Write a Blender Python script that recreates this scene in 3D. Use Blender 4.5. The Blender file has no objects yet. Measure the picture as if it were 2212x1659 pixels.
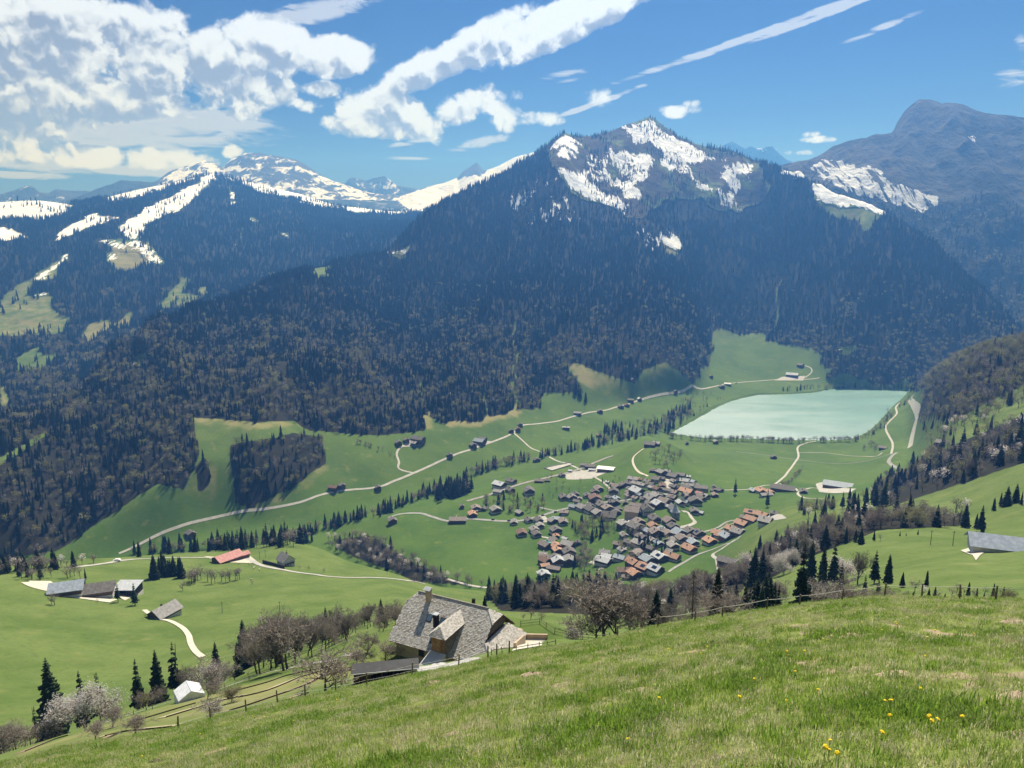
import bpy, math, random
import numpy as np
from mathutils import Vector, Matrix
R = math.radians
rnd = random.Random(7)
nrg = np.random.default_rng(11)
scn = bpy.context.scene
COL = scn.collection

# ------------------------------------------------------------------ camera
FPX, UC, VC = 1671.0, 1106.0, 829.5          # focal length and centre of a 2212 x 1659 frame
PITCH = math.atan(319.5 / FPX)
cam_d = bpy.data.cameras.new('camera')
cam_d.sensor_fit = 'HORIZONTAL'; cam_d.sensor_width = 36.0
cam_d.lens = FPX / 2212.0 * 36.0
cam_d.clip_start = 0.2; cam_d.clip_end = 90000
cam = bpy.data.objects.new('camera', cam_d); COL.objects.link(cam)
cam.rotation_euler = (math.pi / 2 - PITCH, 0, 0)
scn.camera = cam

# ------------------------------------------------------------------ light
SUN_AZ, SUN_EL = R(17), R(55)                # azimuth to the right of the view direction (+Y)
sun_dir = Vector((math.sin(SUN_AZ) * math.cos(SUN_EL), math.cos(SUN_AZ) * math.cos(SUN_EL), math.sin(SUN_EL)))
sl = bpy.data.lights.new('sun', 'SUN'); sl.energy = 4.6; sl.angle = R(0.53); sl.color = (1.0, 0.965, 0.91)
so = bpy.data.objects.new('sun', sl); COL.objects.link(so)
so.rotation_euler = sun_dir.to_track_quat('Z', 'Y').to_euler()
scn.view_settings.view_transform = 'Standard'; scn.view_settings.look = 'None'
scn.view_settings.exposure = 0.7; scn.view_settings.gamma = 1.0
scn.view_settings.use_curve_mapping = False
cy = scn.cycles
cy.use_denoising = True
try: cy.denoiser = 'OPENIMAGEDENOISE'
except Exception: pass
cy.max_bounces = 5; cy.diffuse_bounces = 2; cy.glossy_bounces = 2; cy.transmission_bounces = 3
cy.volume_bounces = 0; cy.transparent_max_bounces = 6; cy.caustics_reflective = False; cy.caustics_refractive = False
cy.sample_clamp_indirect = 4.0

# ------------------------------------------------------------------ projection helpers
CP, SP = math.cos(PITCH), math.sin(PITCH)
def ray(u, v):
    """image point (2212 x 1659) -> azimuth, tangent of elevation"""
    x = (np.asarray(u, float) - UC) / FPX; y = -(np.asarray(v, float) - VC) / FPX
    Y = CP + y * SP; Z = -SP + y * CP
    hor = np.hypot(x, Y)
    return np.arctan2(x, Y), Z / hor
def project(X, Y, Z):
    fw = Y * CP - Z * SP; up = Y * SP + Z * CP
    fw = np.maximum(fw, 1e-3)
    return UC + FPX * X / fw, VC - FPX * up / fw

# ------------------------------------------------------------------ node helpers
class NT:
    def __init__(s, tree): s.t = tree
    def n(s, kind, **kw):
        nd = s.t.nodes.new(kind)
        for k, v in kw.items(): setattr(nd, k, v)
        return nd
    def l(s, a, b): s.t.links.new(a, b)
    def val(s, sock, x):
        if isinstance(x, bpy.types.NodeSocket): s.l(x, sock)
        elif x is not None:
            try: sock.default_value = x
            except Exception: sock.default_value = (x[0], x[1], x[2], 1.0)
    def math(s, op, a, b=None, c=None, clamp=False):
        nd = s.n('ShaderNodeMath', operation=op); nd.use_clamp = clamp
        s.val(nd.inputs[0], a); s.val(nd.inputs[1], b); s.val(nd.inputs[2], c)
        return nd.outputs[0]
    def mix(s, f, a, b, mode='MIX'):
        nd = s.n('ShaderNodeMix', data_type='RGBA', blend_type=mode)
        s.val(nd.inputs[0], f)
        for i, x in ((6, a), (7, b)):
            if isinstance(x, bpy.types.NodeSocket): s.l(x, nd.inputs[i])
            else: nd.inputs[i].default_value = (x[0], x[1], x[2], 1.0)
        return nd.outputs[2]
    def noise(s, vec, scale, detail=3.0, rough=0.55, dist=0.0, dim='3D'):
        nd = s.n('ShaderNodeTexNoise', noise_dimensions=dim)
        if vec is not None: s.l(vec, nd.inputs['Vector'])
        nd.inputs['Scale'].default_value = scale; nd.inputs['Detail'].default_value = detail
        nd.inputs['Roughness'].default_value = rough; nd.inputs['Distortion'].default_value = dist
        return nd.outputs['Fac']
    def step(s, x, lo, hi):
        nd = s.n('ShaderNodeMapRange', interpolation_type='SMOOTHSTEP')
        s.val(nd.inputs[0], x); nd.inputs[1].default_value = lo; nd.inputs[2].default_value = hi
        return nd.outputs[0]
    def map(s, vec, scale=(1, 1, 1), rot=(0, 0, 0), loc=(0, 0, 0), kind='POINT'):
        nd = s.n('ShaderNodeMapping', vector_type=kind)
        s.l(vec, nd.inputs[0]); nd.inputs[1].default_value = loc; nd.inputs[2].default_value = rot; nd.inputs[3].default_value = scale
        return nd.outputs[0]
    def attr(s, name): return s.n('ShaderNodeAttribute', attribute_name=name).outputs['Fac']
    def obj(s): return s.n('ShaderNodeTexCoord').outputs['Object']
    def geo(s): return s.n('ShaderNodeNewGeometry').outputs['Position']
    def rand(s): return s.n('ShaderNodeObjectInfo').outputs['Random']
    def bump(s, h, strength=0.4, dist=0.1):
        nd = s.n('ShaderNodeBump'); nd.inputs['Strength'].default_value = strength; nd.inputs['Distance'].default_value = dist
        s.l(h, nd.inputs['Height']); return nd.outputs['Normal']
def material(name, build, rough=0.85, spec=0.25):
    m = bpy.data.materials.new(name); m.use_nodes = True
    t = NT(m.node_tree); b = m.node_tree.nodes['Principled BSDF']
    b.inputs['Roughness'].default_value = rough; b.inputs['Specular IOR Level'].default_value = spec
    c = build(t, b)
    if c is not None: t.val(b.inputs['Base Color'], c)
    return m
def mottled(name, c1, c2, scale=3.0, rough=0.85, spec=0.2, rand=0.25, detail=4.0, bump=0.0, bdist=0.05):
    """two-tone weathered surface, brightness varied a little from object to object"""
    def build(t, b):
        p = t.obj(); f = t.step(t.noise(p, scale, detail, 0.6), 0.35, 0.68)
        c = t.mix(f, c1, c2)
        if rand:
            k = t.math('MULTIPLY_ADD', t.rand(), 2 * rand, 1 - rand)
            cmb = t.n('ShaderNodeCombineColor'); [t.l(k, cmb.inputs[i]) for i in range(3)]
            c = t.mix(1.0, c, cmb.outputs[0], 'MULTIPLY')
        if bump: t.l(t.bump(t.noise(p, scale * 4, 3), bump, bdist), b.inputs['Normal'])
        return c
    return material(name, build, rough, spec)

# ------------------------------------------------------------------ sky
world = bpy.data.worlds.new('World'); scn.world = world; world.use_nodes = True
def build_sky():
    t = NT(world.node_tree); bg = world.node_tree.nodes['Background']
    sky = t.n('ShaderNodeTexSky', sky_type='NISHITA')
    sky.sun_disc = False; sky.sun_elevation = SUN_EL; sky.sun_rotation = SUN_AZ
    sky.altitude = 1300; sky.air_density = 1.0; sky.dust_density = 0.4; sky.ozone_density = 2.2
    # cloud layer: density of a point (azimuth, elevation) on the sky
    def density_group(name, small):
      g = bpy.data.node_groups.new(name, 'ShaderNodeTree')
      g.interface.new_socket('P', in_out='INPUT', socket_type='NodeSocketVector')
      for nm in ('cumulus', 'veil'): g.interface.new_socket(nm, in_out='OUTPUT', socket_type='NodeSocketFloat')
      q = NT(g); gi = q.n('NodeGroupInput'); go = q.n('NodeGroupOutput'); P = gi.outputs[0]
      def blob(u, v, ru, rv, ang=0.0):
          a, te = ray(u, v); e = math.atan(float(te))
          a2, _ = ray(u + ru, v); _, te2 = ray(u, v - rv)
          su = max(abs(float(a2 - a)), 1e-4); sv = max(abs(math.atan(float(te2)) - e), 1e-4)
          m = q.map(P, (su, sv, 1), (0, 0, R(ang)), (float(a), e, 0), 'TEXTURE')
          nd = q.n('ShaderNodeVectorMath', operation='DOT_PRODUCT'); q.l(m, nd.inputs[0]); q.l(m, nd.inputs[1])
          pk = 1.35 if max(ru, rv) > 95 else (0.72 if max(ru, rv) > 48 else 0.5)
          return q.math('MULTIPLY_ADD', nd.outputs['Value'], -pk, pk)
      def union(blobs):
          acc = None
          for bl in blobs:
              x = blob(*bl)
              acc = x if acc is None else q.math('MAXIMUM', acc, x)
          return acc
      cum = union([(90, 60, 330, 120), (40, 190, 240, 130), (320, 110, 130, 120), (250, 215, 190, 60), (485, 140, 125, 105), (590, 100, 110, 80), (570, 190, 80, 62),
                   (700, 120, 130, 52), (530, 225, 60, 42), (830, 242, 110, 66), (1040, 215, 80, 46), (60, 322, 90, 52), (1010, 105, 200, 44, 28), (1270, 38, 260, 40, 24), (880, 170, 110, 42, 30)] + ([] if not small else [(690, 192, 50, 20), (655, 230, 44, 20), (705, 262, 36, 16), (770, 275, 90, 26),
                   (915, 275, 62, 36), (985, 242, 60, 36), (1095, 255, 42, 34), (1165, 257, 62, 20), (1298, 212, 36, 25), (1462, 240, 58, 18), (1490, 225, 24, 14),
                   (1755, 302, 62, 10), (1745, 292, 26, 10), (1725, 330, 34, 10), (180, 335, 105, 32), (325, 345, 70, 30), (405, 345, 75, 26), (-20, 310, 90, 48),
                   (500, 327, 26, 16), (1150, 60, 180, 40, 26), (1540, 340, 40, 6), (1640, 324, 50, 4)]))
      if not small:
          q.l(cum, go.inputs[0]); return g
      veil = union([(180, 275, 420, 52), (430, 262, 190, 32), (110, 352, 190, 22), (300, 368, 170, 16), (40, 378, 120, 9), (690, 22, 130, 24, 12), (640, 45, 90, 12, 10), (1620, 80, 330, 10, 15.5), (1760, 40, 170, 8, 15.5),
                    (1910, 57, 85, 8, 17), (1290, 222, 120, 7, 18), (1220, 160, 42, 7, 8), (1235, 173, 30, 5, 8), (890, 342, 60, 4), (890, 308, 65, 6, 10), (1040, 308, 60, 11, 12),
                    (2195, 160, 45, 25), (2207, 92, 18, 18, 40)])
      # elsewhere on the sky the same kind of broken cloud goes on
      gen = q.math('MULTIPLY_ADD', q.noise(q.map(P, (1, 2.2, 1), (0, 0, 0), (3.1, 0.4, 0)), 1.6, 1.0, dim='2D'), 4.0, -2.15)
      sep = q.n('ShaderNodeSeparateXYZ'); q.l(P, sep.inputs[0])
      out = q.math('MULTIPLY', q.step(q.math('MAXIMUM', q.math('ABSOLUTE', sep.outputs[0]), q.math('MULTIPLY', sep.outputs[1], 1.7)), 0.66, 0.95), q.step(sep.outputs[1], 0.02, 0.2))
      gen = q.math('ADD', q.math('MULTIPLY', gen, out), q.math('MULTIPLY', q.math('SUBTRACT', out, 1.0), 3.0))
      q.l(q.math('MAXIMUM', cum, gen), go.inputs[0]); q.l(veil, go.inputs[1])
      return g
    g = density_group('cloud_density', True); gm = density_group('cloud_mass', False)
    # ---- use it
    dirv = t.n('ShaderNodeTexCoord').outputs['Generated']
    sp = t.n('ShaderNodeSeparateXYZ'); t.l(dirv, sp.inputs[0])
    az = t.math('ARCTAN2', sp.outputs[0], sp.outputs[1]); el = t.math('ARCSINE', sp.outputs[2])
    def P_at(dx, dy):
        c = t.n('ShaderNodeCombineXYZ'); t.l(t.math('ADD', az, dx), c.inputs[0]); t.l(t.math('ADD', el, dy), c.inputs[1]); return c.outputs[0]
    p0 = P_at(0, 0)
    nd = t.n('ShaderNodeGroup'); nd.node_tree = g; t.l(p0, nd.inputs[0])
    nu = t.n('ShaderNodeGroup'); nu.node_tree = gm; t.l(P_at(0.008, 0.022), nu.inputs[0])
    def vor(p, det):
        x = t.n('ShaderNodeTexVoronoi', voronoi_dimensions='2D', feature='F1'); t.l(p, x.inputs['Vector'])
        x.inputs['Scale'].default_value = 24.0; x.inputs['Detail'].default_value = det; x.inputs['Roughness'].default_value = 0.55; x.inputs['Lacunarity'].default_value = 2.3
        return t.math('SUBTRACT', 0.95, x.outputs['Distance'])
    warp = t.n('ShaderNodeTexNoise', noise_dimensions='2D'); t.l(p0, warp.inputs['Vector']); warp.inputs['Scale'].default_value = 34.0; warp.inputs['Detail'].default_value = 5.0; warp.inputs['Roughness'].default_value = 0.6
    wv = t.n('ShaderNodeVectorMath', operation='MULTIPLY_ADD'); t.l(warp.outputs['Color'], wv.inputs[0]); wv.inputs[1].default_value = (0.034, 0.030, 0); wv.inputs[2].default_value = (-0.017, -0.015, 0)
    def warped(p):
        x = t.n('ShaderNodeVectorMath', operation='ADD'); t.l(p, x.inputs[0]); t.l(wv.outputs[0], x.inputs[1]); return x.outputs[0]
    b0 = vor(warped(p0), 2.0); b1 = vor(warped(P_at(0.004, 0.010)), 1.0)
    n0 = t.noise(t.map(p0, (1, 1.35, 1)), 25.0, 7.0, 0.60, 0.2, dim='2D')
    d0 = t.math('MULTIPLY_ADD', t.math('SUBTRACT', n0, 0.5), 2.3, t.math('MULTIPLY_ADD', t.math('SUBTRACT', b0, 0.30), 1.0, t.math('MULTIPLY', nd.outputs[0], 1.7)))
    st = t.noise(t.map(p0, (1, 5.0, 1), (0, 0, R(-14))), 22.0, 5.0, 0.62, 0.5, dim='2D')
    w0 = t.math('MULTIPLY_ADD', t.math('SUBTRACT', st, 0.5), 3.0, nd.outputs[1])
    a_c = t.step(d0, 0.02, 0.95); a_v = t.math('MULTIPLY', t.step(w0, -0.15, 0.95), 0.86)
    thick = t.step(d0, 0.8, 2.9)
    # tops face the sun, bases are grey
    up = t.math('MULTIPLY_ADD', t.math('SUBTRACT', b0, b1), 1.5, t.math('MULTIPLY', t.math('MAXIMUM', t.math('SUBTRACT', nd.outputs[0], nu.outputs[0]), -0.8), 0.75))
    lit = t.math('ADD', t.math('ADD', up, t.math('MULTIPLY', t.math('SUBTRACT', n0, 0.5), 0.9)), t.math('MULTIPLY_ADD', thick, -0.74, 0.86), clamp=True)
    lit = t.math('MAXIMUM', lit, t.math('SUBTRACT', 0.85, t.step(d0, 0.08, 0.8)))
    ccol = t.mix(t.step(lit, 0.0, 1.0), (2.0, 2.25, 2.75), (5.8, 6.35, 7.4))
    hs = t.n('ShaderNodeHueSaturation'); hs.inputs['Saturation'].default_value = 1.2; hs.inputs['Value'].default_value = 0.23
    t.l(sky.outputs[0], hs.inputs['Color'])
    tint = t.mix(1.0, hs.outputs[0], (0.74, 0.84, 1.22), 'MULTIPLY')
    c = t.mix(a_v, tint, (4.0, 4.35, 5.2))
    c = t.mix(a_c, c, ccol)
    t.l(c, bg.inputs['Color']); bg.inputs['Strength'].default_value = 0.09
build_sky()
world.cycles.sampling_method = 'NONE'

# ------------------------------------------------------------------ numeric helpers
_tab = nrg.random((256, 256))
def vnoise(x, y, seed=0):
    x = np.asarray(x, float) + seed * 17.31; y = np.asarray(y, float) + seed * 9.77
    xi = np.floor(x).astype(int); yi = np.floor(y).astype(int)
    fx = x - xi; fy = y - yi
    fx = fx * fx * fx * (fx * (fx * 6 - 15) + 10); fy = fy * fy * fy * (fy * (fy * 6 - 15) + 10)
    a = _tab[xi & 255, yi & 255]; b = _tab[(xi + 1) & 255, yi & 255]
    c = _tab[xi & 255, (yi + 1) & 255]; d = _tab[(xi + 1) & 255, (yi + 1) & 255]
    return (a * (1 - fx) + b * fx) * (1 - fy) + (c * (1 - fx) + d * fx) * fy
def fbm(x, y, oct=4, seed=0):
    s = 0; a = 0.5; n = 0
    for k in range(oct):
        s = s + a * vnoise(x * 2 ** k, y * 2 ** k, seed + k * 3); n += a; a *= 0.5
    return s / n - 0.5
def ridged(x, y, oct=4, seed=0):
    s = 0; a = 0.5; n = 0
    for k in range(oct):
        s = s + a * (1 - np.abs(2 * vnoise(x * 2 ** k, y * 2 ** k, seed + k * 5) - 1)); n += a; a *= 0.5
    return s / n - 0.5
def inpoly(u, v, poly):
    p = np.asarray(poly, float); u = np.asarray(u, float); v = np.asarray(v, float)
    out = np.zeros(u.shape, bool)
    bb = (u >= p[:, 0].min()) & (u <= p[:, 0].max()) & (v >= p[:, 1].min()) & (v <= p[:, 1].max())
    if not bb.any(): return out
    uu = u[bb]; vv = v[bb]; r = np.zeros(uu.shape, bool); j = len(p) - 1
    for i in range(len(p)):
        x1, y1 = p[i]; x2, y2 = p[j]
        if y1 != y2:
            r ^= ((y1 > vv) != (y2 > vv)) & (uu < (x2 - x1) * (vv - y1) / (y2 - y1) + x1)
        j = i
    out[bb] = r
    return out
def smooth1(a, k):
    if k < 1: return a
    ker = np.hanning(2 * k + 3)[1:-1]; ker /= ker.sum()
    return np.convolve(np.pad(a, k, mode='edge'), ker, mode='valid')

# control line: list of (u, v, D) seen points, (u, v, None, z) seen points of known height, (u, None, D, z) unseen points
def line(pts, az, k=0):
    A, D, Z = [], [], []
    for p in pts:
        u, v, d = p[0], p[1], p[2]; z = p[3] if len(p) > 3 else None
        if v is None:
            a, te = ray(u, 700); a = float(a)
        else:
            a, te = ray(u, v); a = float(a); te = float(te)
            if d is None: d = z / te
            else: z = te * d
        A.append(a); D.append(d); Z.append(z)
    o = np.argsort(A); A = np.array(A)[o]; D = np.array(D)[o]; Z = np.array(Z)[o]
    return smooth1(np.interp(az, A, D), k), smooth1(np.interp(az, A, Z), k)
def pchip_cols(Dk, Zk, rows):
    """Dk, Zk: (ncol, K); rows: (nrow,) -> (ncol, nrow)"""
    h = np.diff(Dk, axis=1); dl = np.diff(Zk, axis=1) / h
    m = np.zeros_like(Zk)
    w1 = 2 * h[:, 1:] + h[:, :-1]; w2 = h[:, 1:] + 2 * h[:, :-1]
    same = dl[:, :-1] * dl[:, 1:] > 0
    with np.errstate(divide='ignore', invalid='ignore'):
        hm = (w1 + w2) / (w1 / dl[:, :-1] + w2 / dl[:, 1:])
    m[:, 1:-1] = np.where(same, hm, 0.0)
    m[:, 0] = dl[:, 0]; m[:, -1] = dl[:, -1]
    out = np.empty((Dk.shape[0], len(rows)))
    for c in range(Dk.shape[0]):
        i = np.clip(np.searchsorted(Dk[c], rows) - 1, 0, Dk.shape[1] - 2)
        hh = h[c, i]; t = (rows - Dk[c, i]) / hh
        t = np.clip(t, 0, None)
        t2 = t * t; t3 = t2 * t
        y = Zk[c, i] * (2 * t3 - 3 * t2 + 1) + hh * m[c, i] * (t3 - 2 * t2 + t) + Zk[c, i + 1] * (-2 * t3 + 3 * t2) + hh * m[c, i + 1] * (t3 - t2)
        over = rows > Dk[c, -1]
        y[over] = Zk[c, -1] - 0.45 * (rows[over] - Dk[c, -1])
        out[c] = y
    return out
def order(lines, gap=12.0):
    D = np.stack([l[0] for l in lines], 1); Z = np.stack([l[1] for l in lines], 1)
    for k in range(1, D.shape[1]): D[:, k] = np.maximum(D[:, k], D[:, k - 1] + gap)
    return D, Z

class Ground:
    """height field on an (azimuth, distance) grid"""
    def __init__(s, az, rows, H):
        s.az, s.rows, s.H = az, rows, H
        s.X = np.sin(az)[:, None] * rows[None]; s.Y = np.cos(az)[:, None] * rows[None]
    def at(s, x, y):
        x = np.asarray(x, float); y = np.asarray(y, float)
        a = np.arctan2(x, y); d = np.hypot(x, y)
        fa = np.clip((a - s.az[0]) / (s.az[1] - s.az[0]), 0, len(s.az) - 1.001)
        i = fa.astype(int); fa = fa - i
        j = np.clip(np.searchsorted(s.rows, d) - 1, 0, len(s.rows) - 2)
        fd = np.clip((d - s.rows[j]) / (s.rows[j + 1] - s.rows[j]), 0, 1)
        return (s.H[i, j] * (1 - fa) + s.H[i + 1, j] * fa) * (1 - fd) + (s.H[i, j + 1] * (1 - fa) + s.H[i + 1, j + 1] * fa) * fd
    def hit(s, u, v, dmin=0.0):
        """point of the ground seen at image point (u, v), looking past everything nearer than dmin"""
        a, te = ray(u, v); a = float(a); te = float(te)
        fa = min(max((a - s.az[0]) / (s.az[1] - s.az[0]), 0), len(s.az) - 1.001); i = int(fa); fa -= i
        h = s.H[i] * (1 - fa) + s.H[i + 1] * fa
        diff = h - te * s.rows
        ok = (diff >= 0) & (s.rows >= dmin)
        if not ok.any():
            j = int(np.argmax(np.where(s.rows >= dmin, diff / s.rows, -9))); d = s.rows[j]
        else:
            j = int(np.argmax(ok)); d = s.rows[j]
            if j > 0 and diff[j - 1] < 0:
                f = diff[j - 1] / (diff[j - 1] - diff[j]); d = s.rows[j - 1] + f * (s.rows[j] - s.rows[j - 1])
        x, y = math.sin(a) * d, math.cos(a) * d
        return Vector((x, y, float(s.at(x, y))))
    def visible(s):
        te = (s.H + 22.0) / s.rows[None]
        run = np.maximum.accumulate(s.H / s.rows[None], axis=1)
        return te >= run - 1e-4
    def mesh(s, name, j0, j1, mat, attrs=None, i0=0, i1=None):
        i1 = len(s.az) if i1 is None else i1
        na, nr = i1 - i0, j1 - j0
        co = np.stack([s.X[i0:i1, j0:j1], s.Y[i0:i1, j0:j1], s.H[i0:i1, j0:j1]], -1).reshape(-1, 3)
        idx = np.arange(na * nr).reshape(na, nr)
        q = np.stack([idx[:-1, :-1], idx[1:, :-1], idx[1:, 1:], idx[:-1, 1:]], -1).reshape(-1, 4)
        me = bpy.data.meshes.new(name)
        me.vertices.add(len(co)); me.vertices.foreach_set('co', co.astype(np.float32).ravel())
        me.loops.add(q.size); me.loops.foreach_set('vertex_index', q.astype(np.int32).ravel())
        me.polygons.add(len(q)); me.polygons.foreach_set('loop_start', np.arange(0, q.size, 4, dtype=np.int32))
        me.polygons.foreach_set('use_smooth', np.ones(len(q), bool))
        me.update(calc_edges=True)
        for k, a in (attrs or {}).items():
            at = me.attributes.new(k, 'FLOAT', 'POINT'); at.data.foreach_set('value', a[i0:i1, j0:j1].astype(np.float32).ravel())
        me.materials.append(mat)
        o = bpy.data.objects.new(name, me); COL.objects.link(o); o['kind'] = 'structure'
        return o

# ------------------------------------------------------------------ main ground: near slope, shelf, valley, lake, forested mountain
AZ = np.linspace(R(-56), R(56), 760)
def segrows(a, b, n): return np.linspace(a, b, n, endpoint=False)
ROWS = np.concatenate([np.geomspace(0.7, 92, 170, endpoint=False), segrows(92, 460, 170), segrows(460, 1500, 220), segrows(1500, 3700, 300), segrows(3700, 4300, 20)])
LIMB = [(-400, 1760), (-200, 1700), (0, 1652), (35, 1645), (160, 1611), (312, 1590), (385, 1574), (493, 1546), (535, 1538), (649, 1510), (768, 1486), (890, 1461), (991, 1442),
        (1054, 1424), (1117, 1410), (1201, 1398), (1261, 1391), (1334, 1375), (1424, 1355), (1512, 1341), (1588, 1328), (1659, 1319), (1703, 1311), (1787, 1303),
        (1844, 1296), (1914, 1290), (2068, 1295), (2212, 1299), (2700, 1330)]
_la = []; _lt = []
for u_, v_ in LIMB:
    a_, t_ = ray(u_, v_); _la.append(float(a_)); _lt.append(-float(t_))
EYE, DLIMB = 1.6, 75.0
CQ = EYE / DLIMB ** 2
SL = smooth1(np.interp(AZ, _la, _lt), 9) - 2 * EYE / DLIMB
def near_z(D): return -EYE - SL * D - CQ * D * D
def full(d): return np.full(len(AZ), d)
G1 = [(-400, 1705, 150), (0, 1632, 150), (156, 1583, 150), (288, 1541, 150), (441, 1501, 150), (625, 1446, 152), (718, 1409, 155), (774, 1385, 155), (847, 1365, 155), (950, 1352, 155),
      (1130, 1342, 150), (1190, 1347, 140), (1240, 1377, 122), (1317, 1390, 108), (1500, 1362, 110), (1700, 1338, 112), (1914, 1316, 115), (2212, 1326, 118), (2700, 1340, 118)]
S0 = [(-400, 1640, 300), (0, 1575, 300), (150, 1535, 310), (300, 1495, 320), (450, 1435, 340), (640, 1345, 380), (850, 1302, 420), (1000, 1300, 430), (1100, 1335, 330), (1180, 1348, 290),
      (1317, 1385, 240), (1500, 1350, 230), (1700, 1335, 200), (1900, 1305, 190), (2212, 1305, 170), (2700, 1310, 170)]
S1 = [(-400, 1300, 520), (0, 1290, 520), (220, 1290, 530), (440, 1275, 545), (600, 1250, 560), (750, 1255, 560), (850, 1262, 540), (950, 1300, 520), (1050, 1315, 480), (1180, 1322, 340),
      (1240, 1325, 335), (1317, 1330, 340), (1420, 1325, 330), (1600, 1295, 320), (1750, 1265, 320), (1900, 1240, 300), (2060, 1215, 300), (2160, 1190, 350), (2212, 1185, 350), (2700, 1180, 350)]
S2 = [(-400, 1240, 640), (0, 1228, 640), (150, 1215, 655), (250, 1203, 690), (380, 1192, 730), (500, 1184, 770), (620, 1166, 790), (680, 1180, 770), (760, 1215, 700), (850, 1240, 670), (950, 1270, 640),
      (1050, 1280, 620), (1180, 1290, 600), (1317, 1280, 600), (1450, 1275, 560), (1600, 1230, 520), (1750, 1190, 460), (1850, 1165, 440), (2000, 1148, 460), (2090, 1150, 470), (2212, 1120, 480), (2700, 1100, 480)]
G3 = [(-400, None, 950, -410), (0, None, 930, -415), (250, None, 960, -410), (400, None, 960, -402), (600, None, 940, -398), (720, None, 850, -392), (800, None, 770, -380), (900, None, 740, -368),
      (1000, None, 760, -364), (1150, None, 740, -355), (1317, None, 730, -345), (1450, None, 700, -330), (1560, None, 690, -318), (1700, 1150, 640), (1800, 1120, 640), (1950, 1100, 620),
      (2080, 1085, 600), (2212, 1040, 590), (2700, 980, 590)]
V2A = [(-400, None, 1000, -411), (0, None, 985, -412), (250, None, 1010, -408), (500, None, 1000, -398), (720, 1135, None, -390), (850, 1120, None, -364), (1000, 1085, None, -362), (1100, 1050, None, -358), (1250, 1015, None, -355),
       (1330, 990, None, -350), (1400, 966, None, -325), (1440, 970, None, -328), (1500, 1010, None, -352), (1600, 1020, None, -360), (1700, 1030, None, -362), (1800, 1040, None, -358),
       (1900, 1030, None, -345), (1950, 1015, None, -335), (2050, 985, 850), (2212, 930, 800), (2700, 850, 800)]
V2B = [(-400, None, 1080, -412), (0, None, 1040, -412), (257, 1200, None, -406), (400, 1172, None, -402), (560, 1142, None, -398), (700, 1135, None, -392), (830, 1105, None, -388), (930, 1065, None, -385),
       (1000, 1048, None, -383), (1080, 1010, None, -381), (1180, 985, None, -381), (1290, 962, None, -382), (1400, 930, None, -385), (1450, 950, None, -399), (1520, 954, None, -399), (1700, 958, None, -399),
       (1840, 955, None, -399), (1880, 943, None, -398), (1930, 930, None, -385), (1970, 945, None, -372), (2050, 930, 1000), (2212, 870, 960), (2700, 770, 960)]
V3 = [(-400, None, 1150, -335), (0, None, 1150, -345), (121, 1189, None, -395), (240, 1120, None, -375), (344, 1050, None, -345), (430, 985, None, -318), (560, 1000, None, -330), (690, 1000, None, -345),
      (830, 1000, None, -352), (930, 980, None, -356), (1032, 960, None, -360), (1130, 930, None, -362), (1262, 895, None, -365), (1400, 862, None, -372), (1480, 850, None, -380), (1560, 868, None, -397),
      (1640, 850, None, -396), (1700, 847, None, -397), (1800, 838, None, -397), (1900, 840, None, -397.5), (1975, 842, None, -396), (1995, 836, 1750), (2030, 812, 1400), (2100, 772, 1250), (2212, 748, 1220), (2700, 650, 1200)]
V4 = [(-400, 1150, 1290), (0, 987, 1300), (104, 937, 1420), (170, 888, 1540), (281, 776, 1850), (340, 800, 1650), (413, 900, None, -285), (548, 914, None, -290), (635, 907, None, -300), (748, 937, None, -322), (827, 942, None, -330),
      (921, 926, None, -332), (984, 907, None, -333), (1084, 897, None, -340), (1164, 872, None, -345), (1200, 815, None, -310), (1240, 785, None, -285), (1303, 805, None, -305), (1366, 820, None, -325),
      (1435, 785, None, -305), (1503, 822, None, -355), (1535, 760, None, -330), (1600, 716, None, -300), (1666, 735, None, -312), (1763, 758, None, -325), (1810, 815, None, -368), (1900, 832, None, -385),
      (1985, 832, None, -383), (2060, None, 2350, -360), (2212, None, 2300, -345), (2700, None, 2300, -330)]
V5 = [(-400, None, 1600, -360), (0, None, 1600, -372), (104, None, 1720, -372), (170, None, 1850, -362), (281, None, 2000, -300), (340, 740, 1900), (406, 765, 1720), (517, 770, 1800), (656, 765, 1850), (768, 745, 1950), (920, 700, 2100),
      (1060, 645, 2250), (1200, 565, 2450), (1300, 545, 2550), (1400, 535, 2650), (1500, 540, 2800), (1600, 565, 2880), (1700, 590, 2800), (1800, 620, 2600), (1900, 650, 2480), (2000, 700, 2480), (2100, 735, 2450),
      (2212, None, 2500, -330), (2700, None, 2600, -320)]
V6 = [(-400, None, 1900, -385), (0, None, 1900, -392), (104, None, 2000, -392), (170, None, 2050, -380), (281, None, 2250, -330), (340, 708, 2000), (368, 700, 2010), (406, 667, 2100), (517, 644, 2250), (583, 613, 2350), (656, 589, 2450),
      (700, 585, 2480), (768, 562, 2550), (830, 551, 2600), (870, 512, 2650), (920, 456, 2750), (1000, 414, 2900), (1060, 384, 3000), (1120, 355, 3080), (1185, 321, 3180), (1215, 300, 3230), (1270, 297, 3300),
      (1290, 294, 3330), (1350, 272, 3430), (1395, 257, 3500), (1410, 256, 3510), (1430, 273, 3500), (1470, 302, 3480), (1500, 317, 3480), (1560, 329, 3450), (1620, 347, 3400), (1686, 369, 3250), (1726, 371, 3200),
      (1761, 395, 3150), (1806, 416, 3100), (1866, 431, 3050), (1911, 457, 3000), (1976, 500, 2950), (2026, 530, 2900), (2100, 608, 2850), (2160, 692, 2800), (2212, 748, 2750), (2300, None, 2750, -330), (2700, None, 2750, -340)]
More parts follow.
